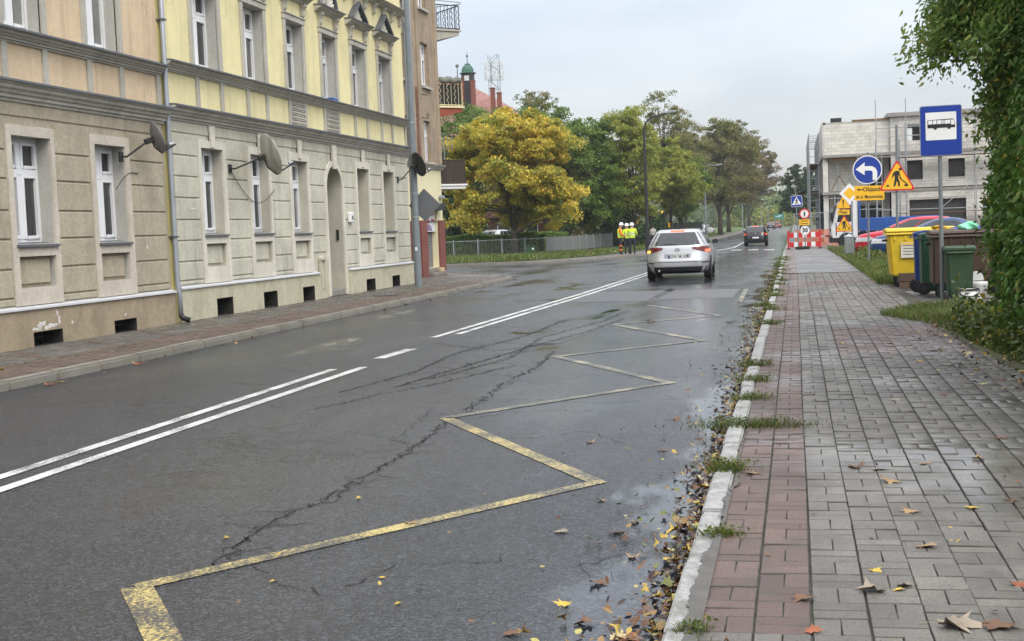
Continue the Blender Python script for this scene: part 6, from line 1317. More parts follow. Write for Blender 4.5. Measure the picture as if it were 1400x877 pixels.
def car(name, label, loc, rz, prof, pmat, group, plate_txt=None, detail=True, lit=False, rear=True, amber=False, cat='car', scale=1.0, dark_low=True):
    root = empty(name, loc, label, cat, group, rz); root.scale = (scale, scale, scale * (.955 if prof is WAGON else 1))
    A_ = np.array(prof); zz = A_[:, 0]
    def sm(z, c): return float(np.interp(z, zz, A_[:, c]))
    ne = 5.5
    def P(z, th, off=0.0):
        xr, xf, hw = sm(z,1)-off, sm(z,2)+off, sm(z,3)+off; xc, a = (xr+xf)/2, (xf-xr)/2
        c, s = math.cos(th), math.sin(th); return (xc + a*math.copysign(abs(c)**(2/ne), c), hw*math.copysign(abs(s)**(2/ne), s), z)
    def th_rear(y, z): hw = sm(z,3); s = max(-1, min(1, y/hw)); return math.pi - math.asin(math.copysign(abs(s)**(ne/2), s))
    def th_front(y, z): hw = sm(z,3); s = max(-1, min(1, y/hw)); return math.asin(math.copysign(abs(s)**(ne/2), s))
    def side(x, z, sgn, off):
        xr, xf, hw = sm(z,1), sm(z,2), sm(z,3); xc, a = (xr+xf)/2, (xf-xr)/2; t = min(1, abs((x-xc)/a)); return (x, sgn*(hw*(1-t**ne)**(1/ne) + off), z)
    zs = []
    for p, q in zip(zz, zz[1:]): zs += list(np.linspace(p, q, 3, endpoint=False))
    zs.append(zz[-1]); K = 64; th = [2*math.pi*i/K for i in range(K)]
    m = MB(); 
    for z in zs: m.v += [P(z, t) for t in th]
    for j in range(len(zs)-1): m.f += [(j*K+i, j*K+(i+1) % K, (j+1)*K+(i+1) % K, (j+1)*K+i) for i in range(K)]
    m.f += [tuple(range(K))[::-1], tuple(range((len(zs)-1)*K, len(zs)*K))]; m.m = [0]*len(m.f)
    body = m.build('body', pmat, root, smooth=True, local=True)
    def grid(fn, nu, nv):
        m = MB(); m.v = [fn(u/nu, v/nv) for v in range(nv+1) for u in range(nu+1)]
        m.f = [(v*(nu+1)+u, v*(nu+1)+u+1, (v+1)*(nu+1)+u+1, (v+1)*(nu+1)+u) for v in range(nv) for u in range(nu)]; m.m = [0]*len(m.f); return m
    lerp = lambda a, b, t: a + (b-a)*t
    zb, zt = sm_belt(prof), zz[-1] - .10
    def rear_patch(nm, y0, y1, z0, z1, mat, parent=root, off=.008, y0t=None, y1t=None, nu=10, nv=9):
        y0t = y0 if y0t is None else y0t; y1t = y1 if y1t is None else y1t
        return grid(lambda u, v: P(lerp(z0,z1,v), th_rear(lerp(lerp(y0,y0t,v), lerp(y1,y1t,v), u), lerp(z0,z1,v)), off), nu, nv).build(nm, mat, parent, smooth=True, local=True)
    def front_patch(nm, y0, y1, z0, z1, mat, parent=root, off=.008, nu=8, nv=4, y0t=None, y1t=None):
        y0t = y0 if y0t is None else y0t; y1t = y1 if y1t is None else y1t
        return grid(lambda u, v: P(lerp(z0,z1,v), th_front(lerp(lerp(y0,y0t,v), lerp(y1,y1t,v), u), lerp(z0,z1,v)), off), nu, nv).build(nm, mat, parent, smooth=True, local=True)
    wr, wf = sm(zb+.03,3), sm(zt,3)
    rear_patch('rear_window', -wr*.90, wr*.90, zb+.03, zt+.005, M['cglass'], y0t=-wf*.86, y1t=wf*.86, nv=6)
    front_patch('windscreen', -wr*.90, wr*.90, zb+.04, zt+.005, M['cglass'], y0t=-wf*.86, y1t=wf*.86, nv=6)
    for s in (-1, 1):
        xr0, xf0 = sm(zb+.05,1)+.42, sm(zb+.05,2)-.16; xr1, xf1 = sm(zt-.01,1)+.34, sm(zt-.01,2)-.20
        cuts = [(0,.24), (.26,.60), (.625,1.0)]
        for a, b in cuts:
            grid(lambda u, v: side(lerp(lerp(xr0,xf0,lerp(a,b,u)), lerp(xr1,xf1,lerp(a,b,u)), v), lerp(zb+.05,zt-.01,v), s, .008), 6, 4).build('side_window', M['cglass'], root, smooth=True, local=True)
        L = sm(.5,2)-sm(.5,1); ax_r, ax_f = sm(.5,1)+L*.195, sm(.5,2)-L*.20
        for ax in (ax_r, ax_f):
            m = MB(); yy = s*(sm(.4,3)); n = 26
            pts = [(ax+.385*math.cos(2*math.pi*i/n), .335+.385*math.sin(2*math.pi*i/n)) for i in range(n)]
            m.add([(ax, yy+s*.006, .335)] + [(x, side(x, max(z,.21), s, .006)[1], max(z,.205)) for x, z in pts], [(0, i+1, (i+1) % n + 1) for i in range(n)]); m.build('wheel_arch', M['black'], root, local=True)
            m = MB(); y1 = s*(sm(.4,3)+.012); y0 = y1 - s*.21
            m.cyl((ax,y0,.315), (ax,y1,.315), .315, n=28); wh = m.build('wheel', M['blackrub'], root, bevel=.025, seg=2, local=True)
            m = MB(); m.lathe([(.205,0),(.21,.006),(.18,.004),(.03,.012),(0,.012)], (ax,y1+s*.001,.315), 24, 'y'); m.v = [(v[0], y1 + s*abs(v[1]-y1) , v[2]) for v in m.v]; rim = m.build('rim', M['alloy'], wh, local=True)
            m = MB()
            for k in range(5):
                t = 2*math.pi*k/5; c_, s_ = math.cos(t), math.sin(t); m.add([(ax+r_*c_-w_*s_, y1+s*.014, .315+r_*s_+w_*c_) for r_, w_ in ((.07,-.03),(.18,-.055),(.18,.055),(.07,.03))], [(0,1,2,3)])
            m.build('spoke_gap', M['black'], rim, local=True)
        x = sm(zb,2)-.28-.1; m = MB(); yb = s*(sm(zb+.05,3)+.02); m.hexa([(x-.10,yb,zb+.0),(x+.10,yb,zb+.0),(x+.06,yb+s*.19,zb+.02),(x-.08,yb+s*.19,zb+.02),(x-.10,yb,zb+.13),(x+.06,yb,zb+.12),(x+.03,yb+s*.18,zb+.14),(x-.08,yb+s*.18,zb+.14)]); m.build('wing_mirror', M['black'], root, bevel=.025, seg=2, local=True)
        if detail:
            for xd in (ax_f-.42, (ax_f+ax_r)/2-.02, ax_r+.30): m = MB(); m.hexa([side(xd,.35,s,.001), side(xd+.012,.35,s,.001), side(xd+.012,.35,s,.003), side(xd,.35,s,.003), side(xd,zb,s,.001), side(xd+.012,zb,s,.001), side(xd+.012,zb,s,.003), side(xd,zb,s,.003)]); m.build('door_seam', M['black'], root, local=True)
            for xd in ((ax_f+ax_r)/2+.2, ax_r+.5): p0 = side(xd,.86,s,.03); m = MB(); m.box(p0[0]-.1,p0[1]-.012,.84,p0[0]+.1,p0[1]+.012,.875); m.build('door_handle', pmat, root, bevel=.008, local=True)
            m = MB(); m.tube([(xx, s*(sm(1.44,3)-.06), 1.455 + .03*math.sin(math.pi*i/6)) for i, xx in enumerate(np.linspace(sm(1.44,1)+.35, sm(1.44,2)-.2, 7))], .014, 6); m.build('roof_rail', M['zinc_dark'], root, local=True) if prof is WAGON else None
    hwb = sm(.5,3)
    if dark_low: rear_patch('rear_valance', -hwb*.80, hwb*.80, .202, .40, M['black'], y0t=-hwb*.90, y1t=hwb*.90, nv=10, off=.014)
    for s in (-1, 1):
        zl0, zl1 = zb-.20, zb-.015
        for (a, b, mt, nm) in ((.46, .975, 'red_lens', 'tail_light'),):
            def tlp(u, v, s=s, a=a): z = lerp(zl0 + .11*(1-u)**1.3, zl1 - .015*(1-u), v); return P(z, th_rear(s*sm(z,3)*lerp(a, .9995, u), z), .008)
            t = grid(tlp, 14, 4).build(nm, M[mt], root, smooth=True, local=True)
            rear_patch('lit_lamp', s*sm(zl0,3)*.84, s*sm(zl0,3)*.97, zl0+.02, zl0+.085, M['lit_amber' if (amber and s > 0) else 'lit_red'] if lit else M['red_lens'], t, .012, y0t=s*sm(zl0+.1,3)*.83, y1t=s*sm(zl0+.1,3)*.965)
        front_patch('headlight', s*sm(.72,3)*.55, s*sm(.72,3)*.995, .62, .78, M['headlamp'], off=.008, y0t=s*sm(.78,3)*.60, y1t=s*sm(.78,3)*.998, nu=10)
    front_patch('grille', -.5, .5, .34, .58, M['black'], off=.006)
    if rear:
        xr = sm(.8,1); pz = .70 if prof is WAGON else .60
        x_p = P(pz, math.pi)[0]
        part('plate_recess', pmat, root, (x_p-.012,-.36,pz-.09,x_p-.004,.36,pz+.09), local=True, bevel=.003)
        pl = part('number_plate', M['white'], root, (x_p-.022,-.26,pz-.057,x_p-.013,.26,pz+.057), local=True, bevel=.002)
        part('plate_band', M['eu_blue'], pl, (x_p-.0235,.215,pz-.054,x_p-.022,.258,pz+.054), local=True)
        if plate_txt:
            tm = text_mb(plate_txt, .125, 0, 0, 0, wide=.86, bold=.003); tm.v = [(x_p-.0235+v[1]*.3, -(v[0])-.02, pz+v[2]) for v in tm.v]; tm.build('plate_lettering', M['black'], pl, local=True)
        m = MB(); xb = P(zb-.13, math.pi)[0]
        bd = [(xb-.016, .055*math.cos(2*math.pi*i/18), zb-.10+.055*math.sin(2*math.pi*i/18)) for i in range(18)]; m.tube(bd + bd[:1], .007, 6); m.tube([(xb-.016,-.085,zb-.085), (xb-.018,-.01,zb-.105), (xb-.018,.01,zb-.095), (xb-.016,.085,zb-.115)], .007, 6); m.build('badge', M['chrome'], root, local=True) if prof is WAGON else part('badge', M['chrome'], root, (xb-.03,-.05,zb-.14,xb-.008,.05,zb-.04), local=True, bevel=.02)
        zc = zt + .045; xs = P(zc, math.pi)[0]; part('brake_light', M['lit_red'] if lit else M['red_lens'], root, (xs-.03,-.19,zc-.016,xs+.02,.19,zc+.022), local=True, bevel=.006)
        if detail:
            m = MB(); xw = P(zb+.05, math.pi)[0]; m.tube([(xw-.012,.0,zb+.045), (xw+.0,.24,zb+.07), (xw+.0,.42,zb+.055)], .014, 5); m.build('wiper', M['black'], root, local=True)
            m = MB(); m.cyl((sm(.3,1)-.02,.52,.30), (sm(.3,1)+.2,.52,.30), .035, n=14); m.build('exhaust', M['chrome'], root, local=True)
            for s in (-1, 1): rear_patch('bumper_slot', s*hwb*.74, s*hwb*.98, .50, .535, M['black'], off=.008)
            rear_patch('tailgate_seam', -hwb*.72, hwb*.72, .535, .55, M['black'], off=.005)
        m = MB(); m.tube([(sm(zz[-1],1)+.15,0,zz[-1]), (sm(zz[-1],1)-.05,0,zz[-1]+.18)], .008, 5); m.build('aerial', M['black'], root, local=True)
    return root
def sm_belt(prof): return 1.0 if prof[-1][0] > 1.46 else .965
FWD = math.pi/2
car('silver_estate_car', 'silver estate car with lit brake lights driving away', (-3.30,38.55,-.1), FWD + .03, WAGON, cpaint('silver_paint', (.52,.53,.54), .3, .55), 'cars on the road', 'FGW 5K109', True, True, True, True)
car('black_hatchback', 'black hatchback farther up the road with red tail lights', (-2.98,102.2,-.1+dip(102)), FWD, HATCH, cpaint('black_paint', (.012,.012,.014), .2, .2), 'cars on the road', None, False, True)
car('dark_saloon', 'tiny dark car near the bend at the end of the road', (-4.9,272,-.1+dip(272)), FWD, SEDAN, cpaint('dark_blue_paint', (.02,.022,.03), .25, .2), 'cars on the road', None, False, True)
car('oncoming_car', 'tiny dark red car half hidden behind the farthest car', (-3.9,290,-.1+dip(290)), FWD, HATCH, cpaint('dark_red_paint', (.16,.015,.015), .25, .2), 'cars on the road', None, False, True)
GP = 'parked cars beside the building site'
car('blue_parked_car', 'dark blue car parked nose to the pavement behind the yellow bin', (4.92,48.3,-.12), math.pi - .10, SEDAN, cpaint('navy_paint', (.014,.05,.16), .3, .1, .5), GP, None, False, False, False)
car('red_parked_car', 'bright red car parked behind the blue one', (4.32,51.6,-.10), math.pi - .10, HATCH, cpaint('red_paint_car', (.55,.010,.035), .35, 0, .3), GP, None, False, False, False)
car('silver_parked_car', 'silver car parked behind the red one with a pale windscreen', (5.4,55.0,-.16), math.pi - .10, SEDAN, cpaint('silver_paint_parked', (.50,.52,.54), .3, .5), GP, None, False, False, False)
car('grey_parked_car', 'grey car roof seen above the bins next to the hedge', (9.2,52,-.12), math.pi - .3, SEDAN, cpaint('grey_paint', (.28,.29,.31), .3, .5), GP, None, False, False, False)
car('white_parked_car', 'white car farthest right among the parked cars', (10.2,49,-.1), math.pi - .2, HATCH, cpaint('white_paint_car', (.66,.66,.66), .3, 0), GP, None, False, False, False)
GL = 'cars behind the hedge on the left'
car('silver_yard_car', 'silver car roof showing above the hedge beside the corner house', (-28.2,99,-.25), .1, SEDAN, cpaint('silver_paint_yard', (.45,.47,.5), .3, .5), GL, None, False)
car('white_yard_car', 'white car roof showing above the hedge left of the maple trunk', (-24.2,101,-.25), .1, HATCH, cpaint('white_paint_yard', (.7,.7,.7), .3, 0), GL, None, False)
car('white_van', 'white van glimpsed between the maple trunks', (-24.6,108,-.27), 1.25, HATCH, cpaint('white_paint_van', (.72,.74,.74), .3, 0), GL, None, False, cat='van', scale=1.25)
car('red_white_car', 'red car parked beyond the dark board fence', (-13.0,160,-.3), 1.2, HATCH, cpaint('red_paint_far', (.45,.02,.03), .25, .2), GL, None, False)
car('pale_far_car', 'pale car parked between the lime trunks', (-13.2,196,-.3), 1.2, HATCH, cpaint('pale_paint_far', (.6,.6,.6), .3, .2), GL, None, False)
# tipper truck: white cab, blue drop-side bed
tk = empty('tipper_truck', (3.9,73.0,-.22), 'white truck with a blue drop side bed parked at the building site', 'truck', None, 0)
wp = cpaint('truck_white', (.70,.71,.71), .35, 0); bp2 = cpaint('truck_blue', (.012,.09,.36), .4, 0)
m = MB(); m.prism([(-2.0,.55),(-2.02,1.15),(-1.92,1.35),(-1.66,2.45),(-1.45,2.62),(-.62,2.62),(-.62,.55)], 'y', -1.05, 1.05); cabm = m.build('cab', wp, tk, bevel=.06, seg=2, local=True)
m = MB(); m.hexa([(-1.99,-.92,1.42),(-1.90,-.92,1.42),(-1.90,.92,1.42),(-1.99,.92,1.42),(-1.765,-.88,2.35),(-1.66,-.88,2.35),(-1.66,.88,2.35),(-1.765,.88,2.35)]); m.build('windscreen', M['cglass'], tk, local=True)
for s in (-1, 1):
    m = MB(); m.prism([(-1.70,1.45),(-1.52,2.35),(-.95,2.35),(-.95,1.45)], 'y', s*1.05-.006, s*1.05+.006); m.build('side_window', M['cglass'], tk, local=True)
    m = MB(); m.prism([(-1.78,1.42),(-1.72,1.42),(-1.72,.72),(-1.78,.72)], 'y', s*1.05-.004, s*1.05+.004); m.build('door_seam', M['black'], tk, local=True)
    part('wing_mirror', M['black'], tk, (-1.98,s*1.22-.08,1.55,-1.90,s*1.22+.08,2.0), local=True, bevel=.02)
    part('headlight', M['headlamp'], tk, (-2.05,s*.75-.18,.75,-2.01,s*.75+.18,.95), local=True)
    for x in (-1.2, 2.2):
        m = MB(); m.cyl((x,s*1.02-.14,.44), (x,s*1.02+.12,.44), .44, n=24); wh = m.build('wheel', M['blackrub'], tk, bevel=.03, local=True); m = MB(); m.cyl((x,s*1.14,.44), (x,s*1.16,.44), .22, n=16); m.build('rim', M['galv'], wh, local=True)
part('bumper', M['black'], tk, (-2.10,-1.04,.35,-1.3,1.04,.70), local=True, bevel=.04); part('chassis', M['black'], tk, (-1.3,-.45,.55,3.4,.45,.85), local=True); part('grille', M['black'], tk, (-2.045,-.6,.78,-2.0,.6,1.12), local=True)
part('indicator', M['yel_sign'], tk, (-1.62,-1.07,.60,-1.5,-1.052,.66), local=True)
bed = part('bed', bp2, tk, (-.45,-1.12,.95,3.6,1.12,1.08), local=True)
for s in (-1, 1):
    for i in range(3):
        sd = part('side_board', bp2, bed, (-.45+i*1.35,s*1.12-.03,1.081,-.45+(i+1)*1.35-.03,s*1.12+.03,1.62), local=True, bevel=.008)
for i in range(3):
    for z in (1.2,1.36,1.52): part('board_rib', bp2, bed, (-.38+i*1.35,-1.185,z,.80+i*1.35,-1.149,z+.06), local=True)
part('headboard', bp2, tk, (-.55,-1.1,1.0,-.46,1.1,2.60), local=True); part('tailboard', bp2, bed, (3.57,-1.09,1.081,3.63,1.09,1.62), local=True)
# backhoe digger under the trees
dg = empty('backhoe_digger', (-12.6,121,-.3), 'yellow and black backhoe digger working under the trees', 'digger')
yl = cpaint('digger_yellow', (.62,.34,.02), .4, 0)
part('chassis', M['black'], dg, (-1.0,-1.6,.5,1.0,1.8,1.25), local=True, bevel=.05); part('bonnet', yl, dg, (-.5,.4,1.25,.5,2.2,1.75), local=True, bevel=.06)
m = MB()
for x in (-.75,.75):
    for y in (-1.0,.4): m.box(x-.05,y-.05,1.2,x+.05,y+.05,2.75)
m.box(-.85,-1.1,2.75,.85,.5,2.87); cab = m.build('cab', M['black'], dg, local=True, bevel=.02)
part('cab_glass', M['cglass'], cab, (-.70,-1.03,1.3,.70,-1.0,2.7), local=True); part('stripe', yl, dg, (-1.05,-1.65,1.0,1.05,-1.601,1.1), local=True); part('beacon', M['lit_amber'], dg, (.45,-.6,2.87,.6,-.45,3.02), local=True)
for s in (-1, 1):
    m = MB(); m.cyl((s*.75,-.9,.62), (s*1.1,-.9,.62), .62, n=22); m.build('wheel', M['blackrub'], dg, bevel=.05, local=True); m = MB(); m.cyl((s*.72,1.6,.48), (s*1.0,1.6,.48), .48, n=20); m.build('wheel', M['blackrub'], dg, bevel=.04, local=True)
m = MB(); m.tube([(-.4,-1.7,.9), (-.7,-2.3,2.4), (-1.1,-2.6,3.1)], .13, 6); m.build('boom', yl, dg, local=True); m = MB(); m.tube([(-1.1,-2.6,3.1), (-1.5,-3.2,1.9), (-1.5,-3.2,1.1)], .10, 6); m.build('dipper_arm', yl, dg, local=True)
m = MB(); m.prism([(-3.5,.6),(-2.9,.6),(-2.95,1.15),(-3.3,1.2)], 'x', -1.8, -1.2); m.build('bucket', M['dark_metal'], dg, local=True, bevel=.03)
part('tail_lamp', yl, dg, (1.15,-1.3,1.5,1.35,-1.2,1.9), local=True)
# ------------------------------------------------------------ people
def person(name, label, loc, rz, H, mats, pose, group, helmet=True, vest=None):
    """one skinned body; mats = (trousers, jacket, skin)"""
    root = empty(name, loc, label, 'person', group, rz); k = H/1.78
    J = dict(pel=(0,0,.95), sp=(0,.0,1.15), ch=(0,.0,1.36), nk=(0,.0,1.50), hd=(0,.02,1.60), ht=(0,.02,1.72))
    J.update(pose)
    R = dict(pel=(.15,.115), sp=(.145,.11), ch=(.175,.12), nk=(.06,.06), hd=(.085,.10), ht=(.075,.085), hl=(.095,.095), hr=(.095,.095), kl=(.068,.07), kr=(.068,.07), al=(.05,.05), ar=(.05,.05), fl=(.045,.04), fr=(.045,.04), sl=(.075,.075), sr=(.075,.075), el=(.05,.05), er=(.05,.05), wl=(.037,.037), wr=(.037,.037), ml=(.045,.035), mr=(.045,.035), tl=(.02,.02), tr=(.02,.02))
    E_ = [('pel','sp'),('sp','ch'),('ch','nk'),('nk','hd'),('hd','ht'),('pel','hl'),('hl','kl'),('kl','al'),('al','fl'),('pel','hr'),('hr','kr'),('kr','ar'),('ar','fr'),('ch','sl'),('sl','el'),('el','wl'),('wl','ml'),('ml','tl'),('ch','sr'),('sr','er'),('er','wr'),('wr','mr'),('mr','tr')]
    names = list(J); ix = {n: i for i, n in enumerate(names)}
    me = bpy.data.meshes.new('body'); me.from_pydata([tuple(c*k for c in J[n]) for n in names], [(ix[a], ix[b]) for a, b in E_], [])
    o = bpy.data.objects.new('body', me); COL.objects.link(o); md = o.modifiers.new('skin', 'SKIN'); md.use_smooth_shade = True
    for n in names: d = me.skin_vertices[0].data[ix[n]]; d.radius = tuple(v*k for v in R[n]); d.use_root = (n == 'pel')
    sd = o.modifiers.new('sub', 'SUBSURF'); sd.levels = 2; sd.render_levels = 2
    dgp = bpy.context.evaluated_depsgraph_get(); nm = bpy.data.meshes.new_from_object(o.evaluated_get(dgp)); bpy.data.objects.remove(o)
    nm.materials.clear()
    for m_ in mats: nm.materials.append(m_)
    wr_ = [Vector(J[n])*k for n in ('ml','mr','tl','tr')]; ft = [Vector(J[n])*k for n in ('fl','fr')]
    for p in nm.polygons:
        c = p.center; z = c.z/k
        p.material_index = 2 if (z > 1.50 or min((c-w).length for w in wr_) < .09*k) else 1 if (z > .97 or abs(c.x) > .30*k) else 0
        if min((c-f).length for f in ft) < .10*k or z < .07: p.material_index = 3 if len(mats) > 3 else 0
    link('body', nm, None, root, True)
    hc = Vector(J['ht'])*k
    if helmet:
        m = MB(); m.lathe([(.125*k,-.02), (.155*k,-.03), (.155*k,-.02), (.122*k,-.01), (.12*k,.05), (.095*k,.10), (.05*k,.13), (0,.137)], tuple(hc), 18); m.build('helmet', M['white'], root, smooth=True, local=True)
    else:
        m = MB(); m.lathe([(.088*k,-.10), (.10*k,-.04), (.10*k,.02), (.07*k,.07), (0,.085)], tuple(hc), 14); m.build('hair', M['hair'], root, smooth=True, local=True)
    if vest:
        for z in (1.12, 1.24):
            m = MB(); m.lathe([(1,0),(1.0,.045)], (0,0,0), 22); m.v = [(v[0]*.178*k, v[1]*.138*k, z*k+v[2]*k) for v in m.v]; m.build('reflective_band', M['reflect'], root, local=True)
    if vest == 2:
        for s in ('l','r'):
            c = Vector(J['k'+s])*k
            for dz in (.02, -.22):
                m = MB(); m.lathe([(.083*k,dz-.04),(.083*k,dz+.04)], tuple(c), 14); m.build('trouser_band', M['orange'], root, local=True)
    # simple face
    hd = Vector(J['hd'])*k
    m = MB(); m.cyl(hd + Vector((0,.09*k,0)), hd + Vector((0,.125*k,-.01)), .016*k, .008*k, 6); m.build('nose', mats[2], root, local=True)
    for s in (-1,1): m = MB(); m.lathe([(0,-.02),(.012,-.01),(.012,.01),(0,.02)], tuple(hd + Vector((s*.092*k,0,0))), 8); m.build('ear', mats[2], root, local=True); m = MB(); m.cyl(hd + Vector((s*.035*k,.088*k,.025*k)), hd + Vector((s*.035*k,.102*k,.025*k)), .010*k, n=8); m.build('eye', M['black'], root, local=True)
    return root
ST = dict(hl=(.10,0,.90), kl=(.11,.02,.50), al=(.11,-.02,.09), fl=(.12,.13,.04), hr=(-.10,0,.90), kr=(-.11,.02,.50), ar=(-.11,-.02,.09), fr=(-.12,.13,.04), sl=(.20,0,1.42), el=(.25,-.04,1.15), wl=(.24,.06,.92), ml=(.24,.09,.84), tl=(.23,.11,.77), sr=(-.20,0,1.42), er=(-.25,-.04,1.15), wr=(-.24,.06,.92), mr=(-.24,.09,.84), tr=(-.23,.11,.77))
WK = dict(ST, kl=(.10,.16,.52), al=(.10,.10,.10), fl=(.10,.24,.05), kr=(-.10,-.06,.50), ar=(-.10,-.26,.12), fr=(-.10,-.14,.05), wl=(.24,-.10,.93), ml=(.24,-.12,.85), tl=(.24,-.12,.78))
BD = dict(ST, el=(.28,.05,1.16), wl=(.16,.24,1.05), ml=(.10,.30,1.04), tl=(.06,.33,1.04), er=(-.28,.05,1.16), wr=(-.16,.24,1.05), mr=(-.10,.30,1.04), tr=(-.06,.33,1.04), hd=(0,.06,1.59), ht=(0,.09,1.71))
GW = 'road workers on the far pavement'
person('person', 'worker in orange jacket with yellow vest and white helmet, seen from the side', (-9.85,74.0,dip(74)), -1.35, 1.80, (M['navy'], M['orange'], M['skin'], M['black']), BD, GW, True, 2)
person('person', 'worker in a lime jacket half hidden between the two other workers', (-9.62,75.4,dip(75)), .4, 1.74, (M['navy'], M['hivis'], M['skin'], M['black']), ST, GW, True, 1)
person('person', 'worker in lime jacket and navy trousers with his back to the road', (-9.10,73.6,dip(73.6)), .15, 1.76, (M['navy'], M['hivis'], M['skin'], M['black']), BD, GW, True, 1)
person('person', 'pedestrian in a pale grey jacket and dark trousers walking on the far pavement', (-11.6,108,dip(108)), .2, 1.72, (M['navy'], M['grey_cloth'], M['skin'], M['black']), WK, 'walkers', False)
vm = pm('yellow_vest', (.72,.80,.03), .65)
for o in [o for o in bpy.data.objects if o.name.startswith('person') and 'orange jacket' in o.get('label', '')]:
    m = MB(); rows = [(.97,.172,.135), (1.12,.172,.135), (1.30,.19,.142), (1.43,.17,.125), (1.475,.11,.09)]; n = 24
    for z, a, b in rows: m.v += [(a*math.cos(2*math.pi*i/n)*1.02, b*math.sin(2*math.pi*i/n)*1.02, z*1.80/1.78) for i in range(n)]
    for j in range(4): m.f += [(j*n+i, j*n+(i+1) % n, (j+1)*n+(i+1) % n, (j+1)*n+i) for i in range(n)]
    m.m = [0]*len(m.f); m.build('vest', vm, o, smooth=True, local=True)

# ------------------------------------------------------------ fallen leaves and kerb weeds
def maple_mesh(name, seed, curl, mat):
    r = np.random.default_rng(seed); pts = []
    lobes = [(-168,.20), (-150,.46), (-138,.60), (-128,.50), (-112,.52), (-100,.74), (-92,.90), (-84,.72), (-70,.60), (-60,.52), (-52,.70), (-44,1.0), (-36,.76), (-24,.62), (-14,.72), (-6,.98), (0,1.12), (6,.98), (14,.72), (24,.62), (36,.76), (44,1.0), (52,.70), (60,.52), (70,.60), (84,.72), (92,.90), (100,.74), (112,.52), (128,.50), (138,.60), (150,.46), (168,.20)]
    for a, l in lobes: t = math.radians(a + float(r.normal(0, 3))); l *= float(r.uniform(.88,1.1)); pts.append((l*math.sin(t)*.5, l*math.cos(t)*.5))
    V = [(0,0,0)] + [(x, y, 0) for x, y in pts]; n = len(pts)
    V = np.array(V); rr = np.hypot(V[:,0], V[:,1]); ang = np.arctan2(V[:,1], V[:,0])
    V[:,2] = curl * (rr**2) * (.7 + .9*np.sin(ang*2 + r.uniform(0,6)) + .6*np.sin(ang*3 + r.uniform(0,6)) + .3*np.sin(ang*7)) + .03
    m = MB(); m.add([tuple(v) for v in V], [(0, i+1, i+2) for i in range(n-1)] + [(0, n, 1)])
    m.tube([(0,-.05,.012), (.02,-.28,.03+curl*.05), (.05,-.55,.02)], .008, 4)
    me = m.mesh(name); me.materials.append(mat); return me
def dead(n, c): return pm(n, c, .6, .3, 14, .3, 40, isl=.12)
LC = dict(tan=dead('tan_dead_leaf', (.30,.19,.09)), brown=dead('brown_dead_leaf', (.14,.07,.035)), yellow=dead('yellow_dead_leaf', (.52,.36,.05)), pale=dead('pale_dead_leaf', (.27,.22,.16)), rust_=dead('rust_dead_leaf', (.26,.08,.03)))
LW = dict(tan='tan', brown='dark brown', yellow='yellow', pale='pale grey', rust_='rust red')
LMs = {(c, i): maple_mesh('leaf_blade_%s' % c, 80+i, (.12,.30,.55)[i], LC[c]) for c in LC for i in range(3)}
PL = [(.53,5.92,'tan',.17), (.40,5.28,'pale',.13), (.51,4.77,'pale',.24), (.66,4.78,'brown',.22), (.48,7.41,'tan',.18), (.33,7.80,'brown',.15), (.43,7.74,'pale',.15), (.0,5.08,'brown',.15), (.27,5.21,'pale',.18), (.36,5.22,'yellow',.08), (.72,7.92,'tan',.12), (1.71,11.92,'brown',.14), (.84,6.73,'yellow',.11), (.53,6.63,'tan',.15), (1.05,8.09,'tan',.12), (-.27,7.62,'tan',.15), (.07,11.18,'rust_',.10), (.29,5.5,'yellow',.08), (1.15,10.99,'brown',.12), (1.28,8.82,'brown',.13), (.82,5.33,'rust_',.10), (.75,10.68,'pale',.13), (.49,15.6,'yellow',.12), (2.0,15.3,'yellow',.13), (1.02,15.5,'tan',.13), (1.05,6.91,'brown',.12), (.67,6.01,'yellow',.07), (.03,4.66,'rust_',.10), (1.2,13.5,'yellow',.12), (1.5,14.6,'tan',.13)]
RL = [(-.95,6.53,'brown',.13), (-.98,4.63,'brown',.16), (-.85,5.0,'brown',.13), (-1.12,4.83,'brown',.12), (-.99,5.23,'yellow',.11), (-.79,6.03,'tan',.10), (-1.23,6.52,'pale',.12), (-.90,5.58,'brown',.14), (-2.1,6.68,'tan',.10), (-.95,8.97,'brown',.13), (-1.14,7.3,'tan',.10), (-2.61,7.32,'yellow',.06), (-.68,4.82,'rust_',.20), (-.88,6.76,'tan',.10), (-3.0,6.3,'yellow',.06), (-1.9,5.6,'yellow',.05), (-1.7,5.2,'yellow',.05), (-1.5,9.3,'tan',.1), (-1.0,10.4,'brown',.12), (-2.4,5.5,'yellow',.05)]
LL = [(-8.5,13.4,'rust_',.18), (-8.55,13.7,'yellow',.16), (-8.55,15.6,'rust_',.22), (-9.7,14.2,'yellow',.22), (-8.6,17.2,'rust_',.15), (-8.5,18.6,'tan',.15)]
FL = []
for i, (x, y, c, s) in enumerate(PL + RL + LL):
    o = bpy.data.objects.new('fallen_leaf', LMs[(c, i % 3)]); COL.objects.link(o); kind = 'pavement' if i < len(PL) else 'road' if i < len(PL)+len(RL) else 'left'
    o.location = (x, y, {'pavement': .003, 'road': -.094, 'left': .004 if x < -8.75 else -.094}[kind]); o.scale = (s*.85, s*.85, s*.85); o.rotation_euler = (float(rng.normal(0,.10)), float(rng.normal(0,.10)), float(rng.uniform(0,6.28)))
    FL.append((kind, c, y, o))
ORD = ['nearest', 'second nearest', 'third nearest', 'fourth nearest', 'fifth nearest', 'sixth nearest', 'seventh nearest', 'eighth nearest', 'ninth nearest', 'tenth nearest']
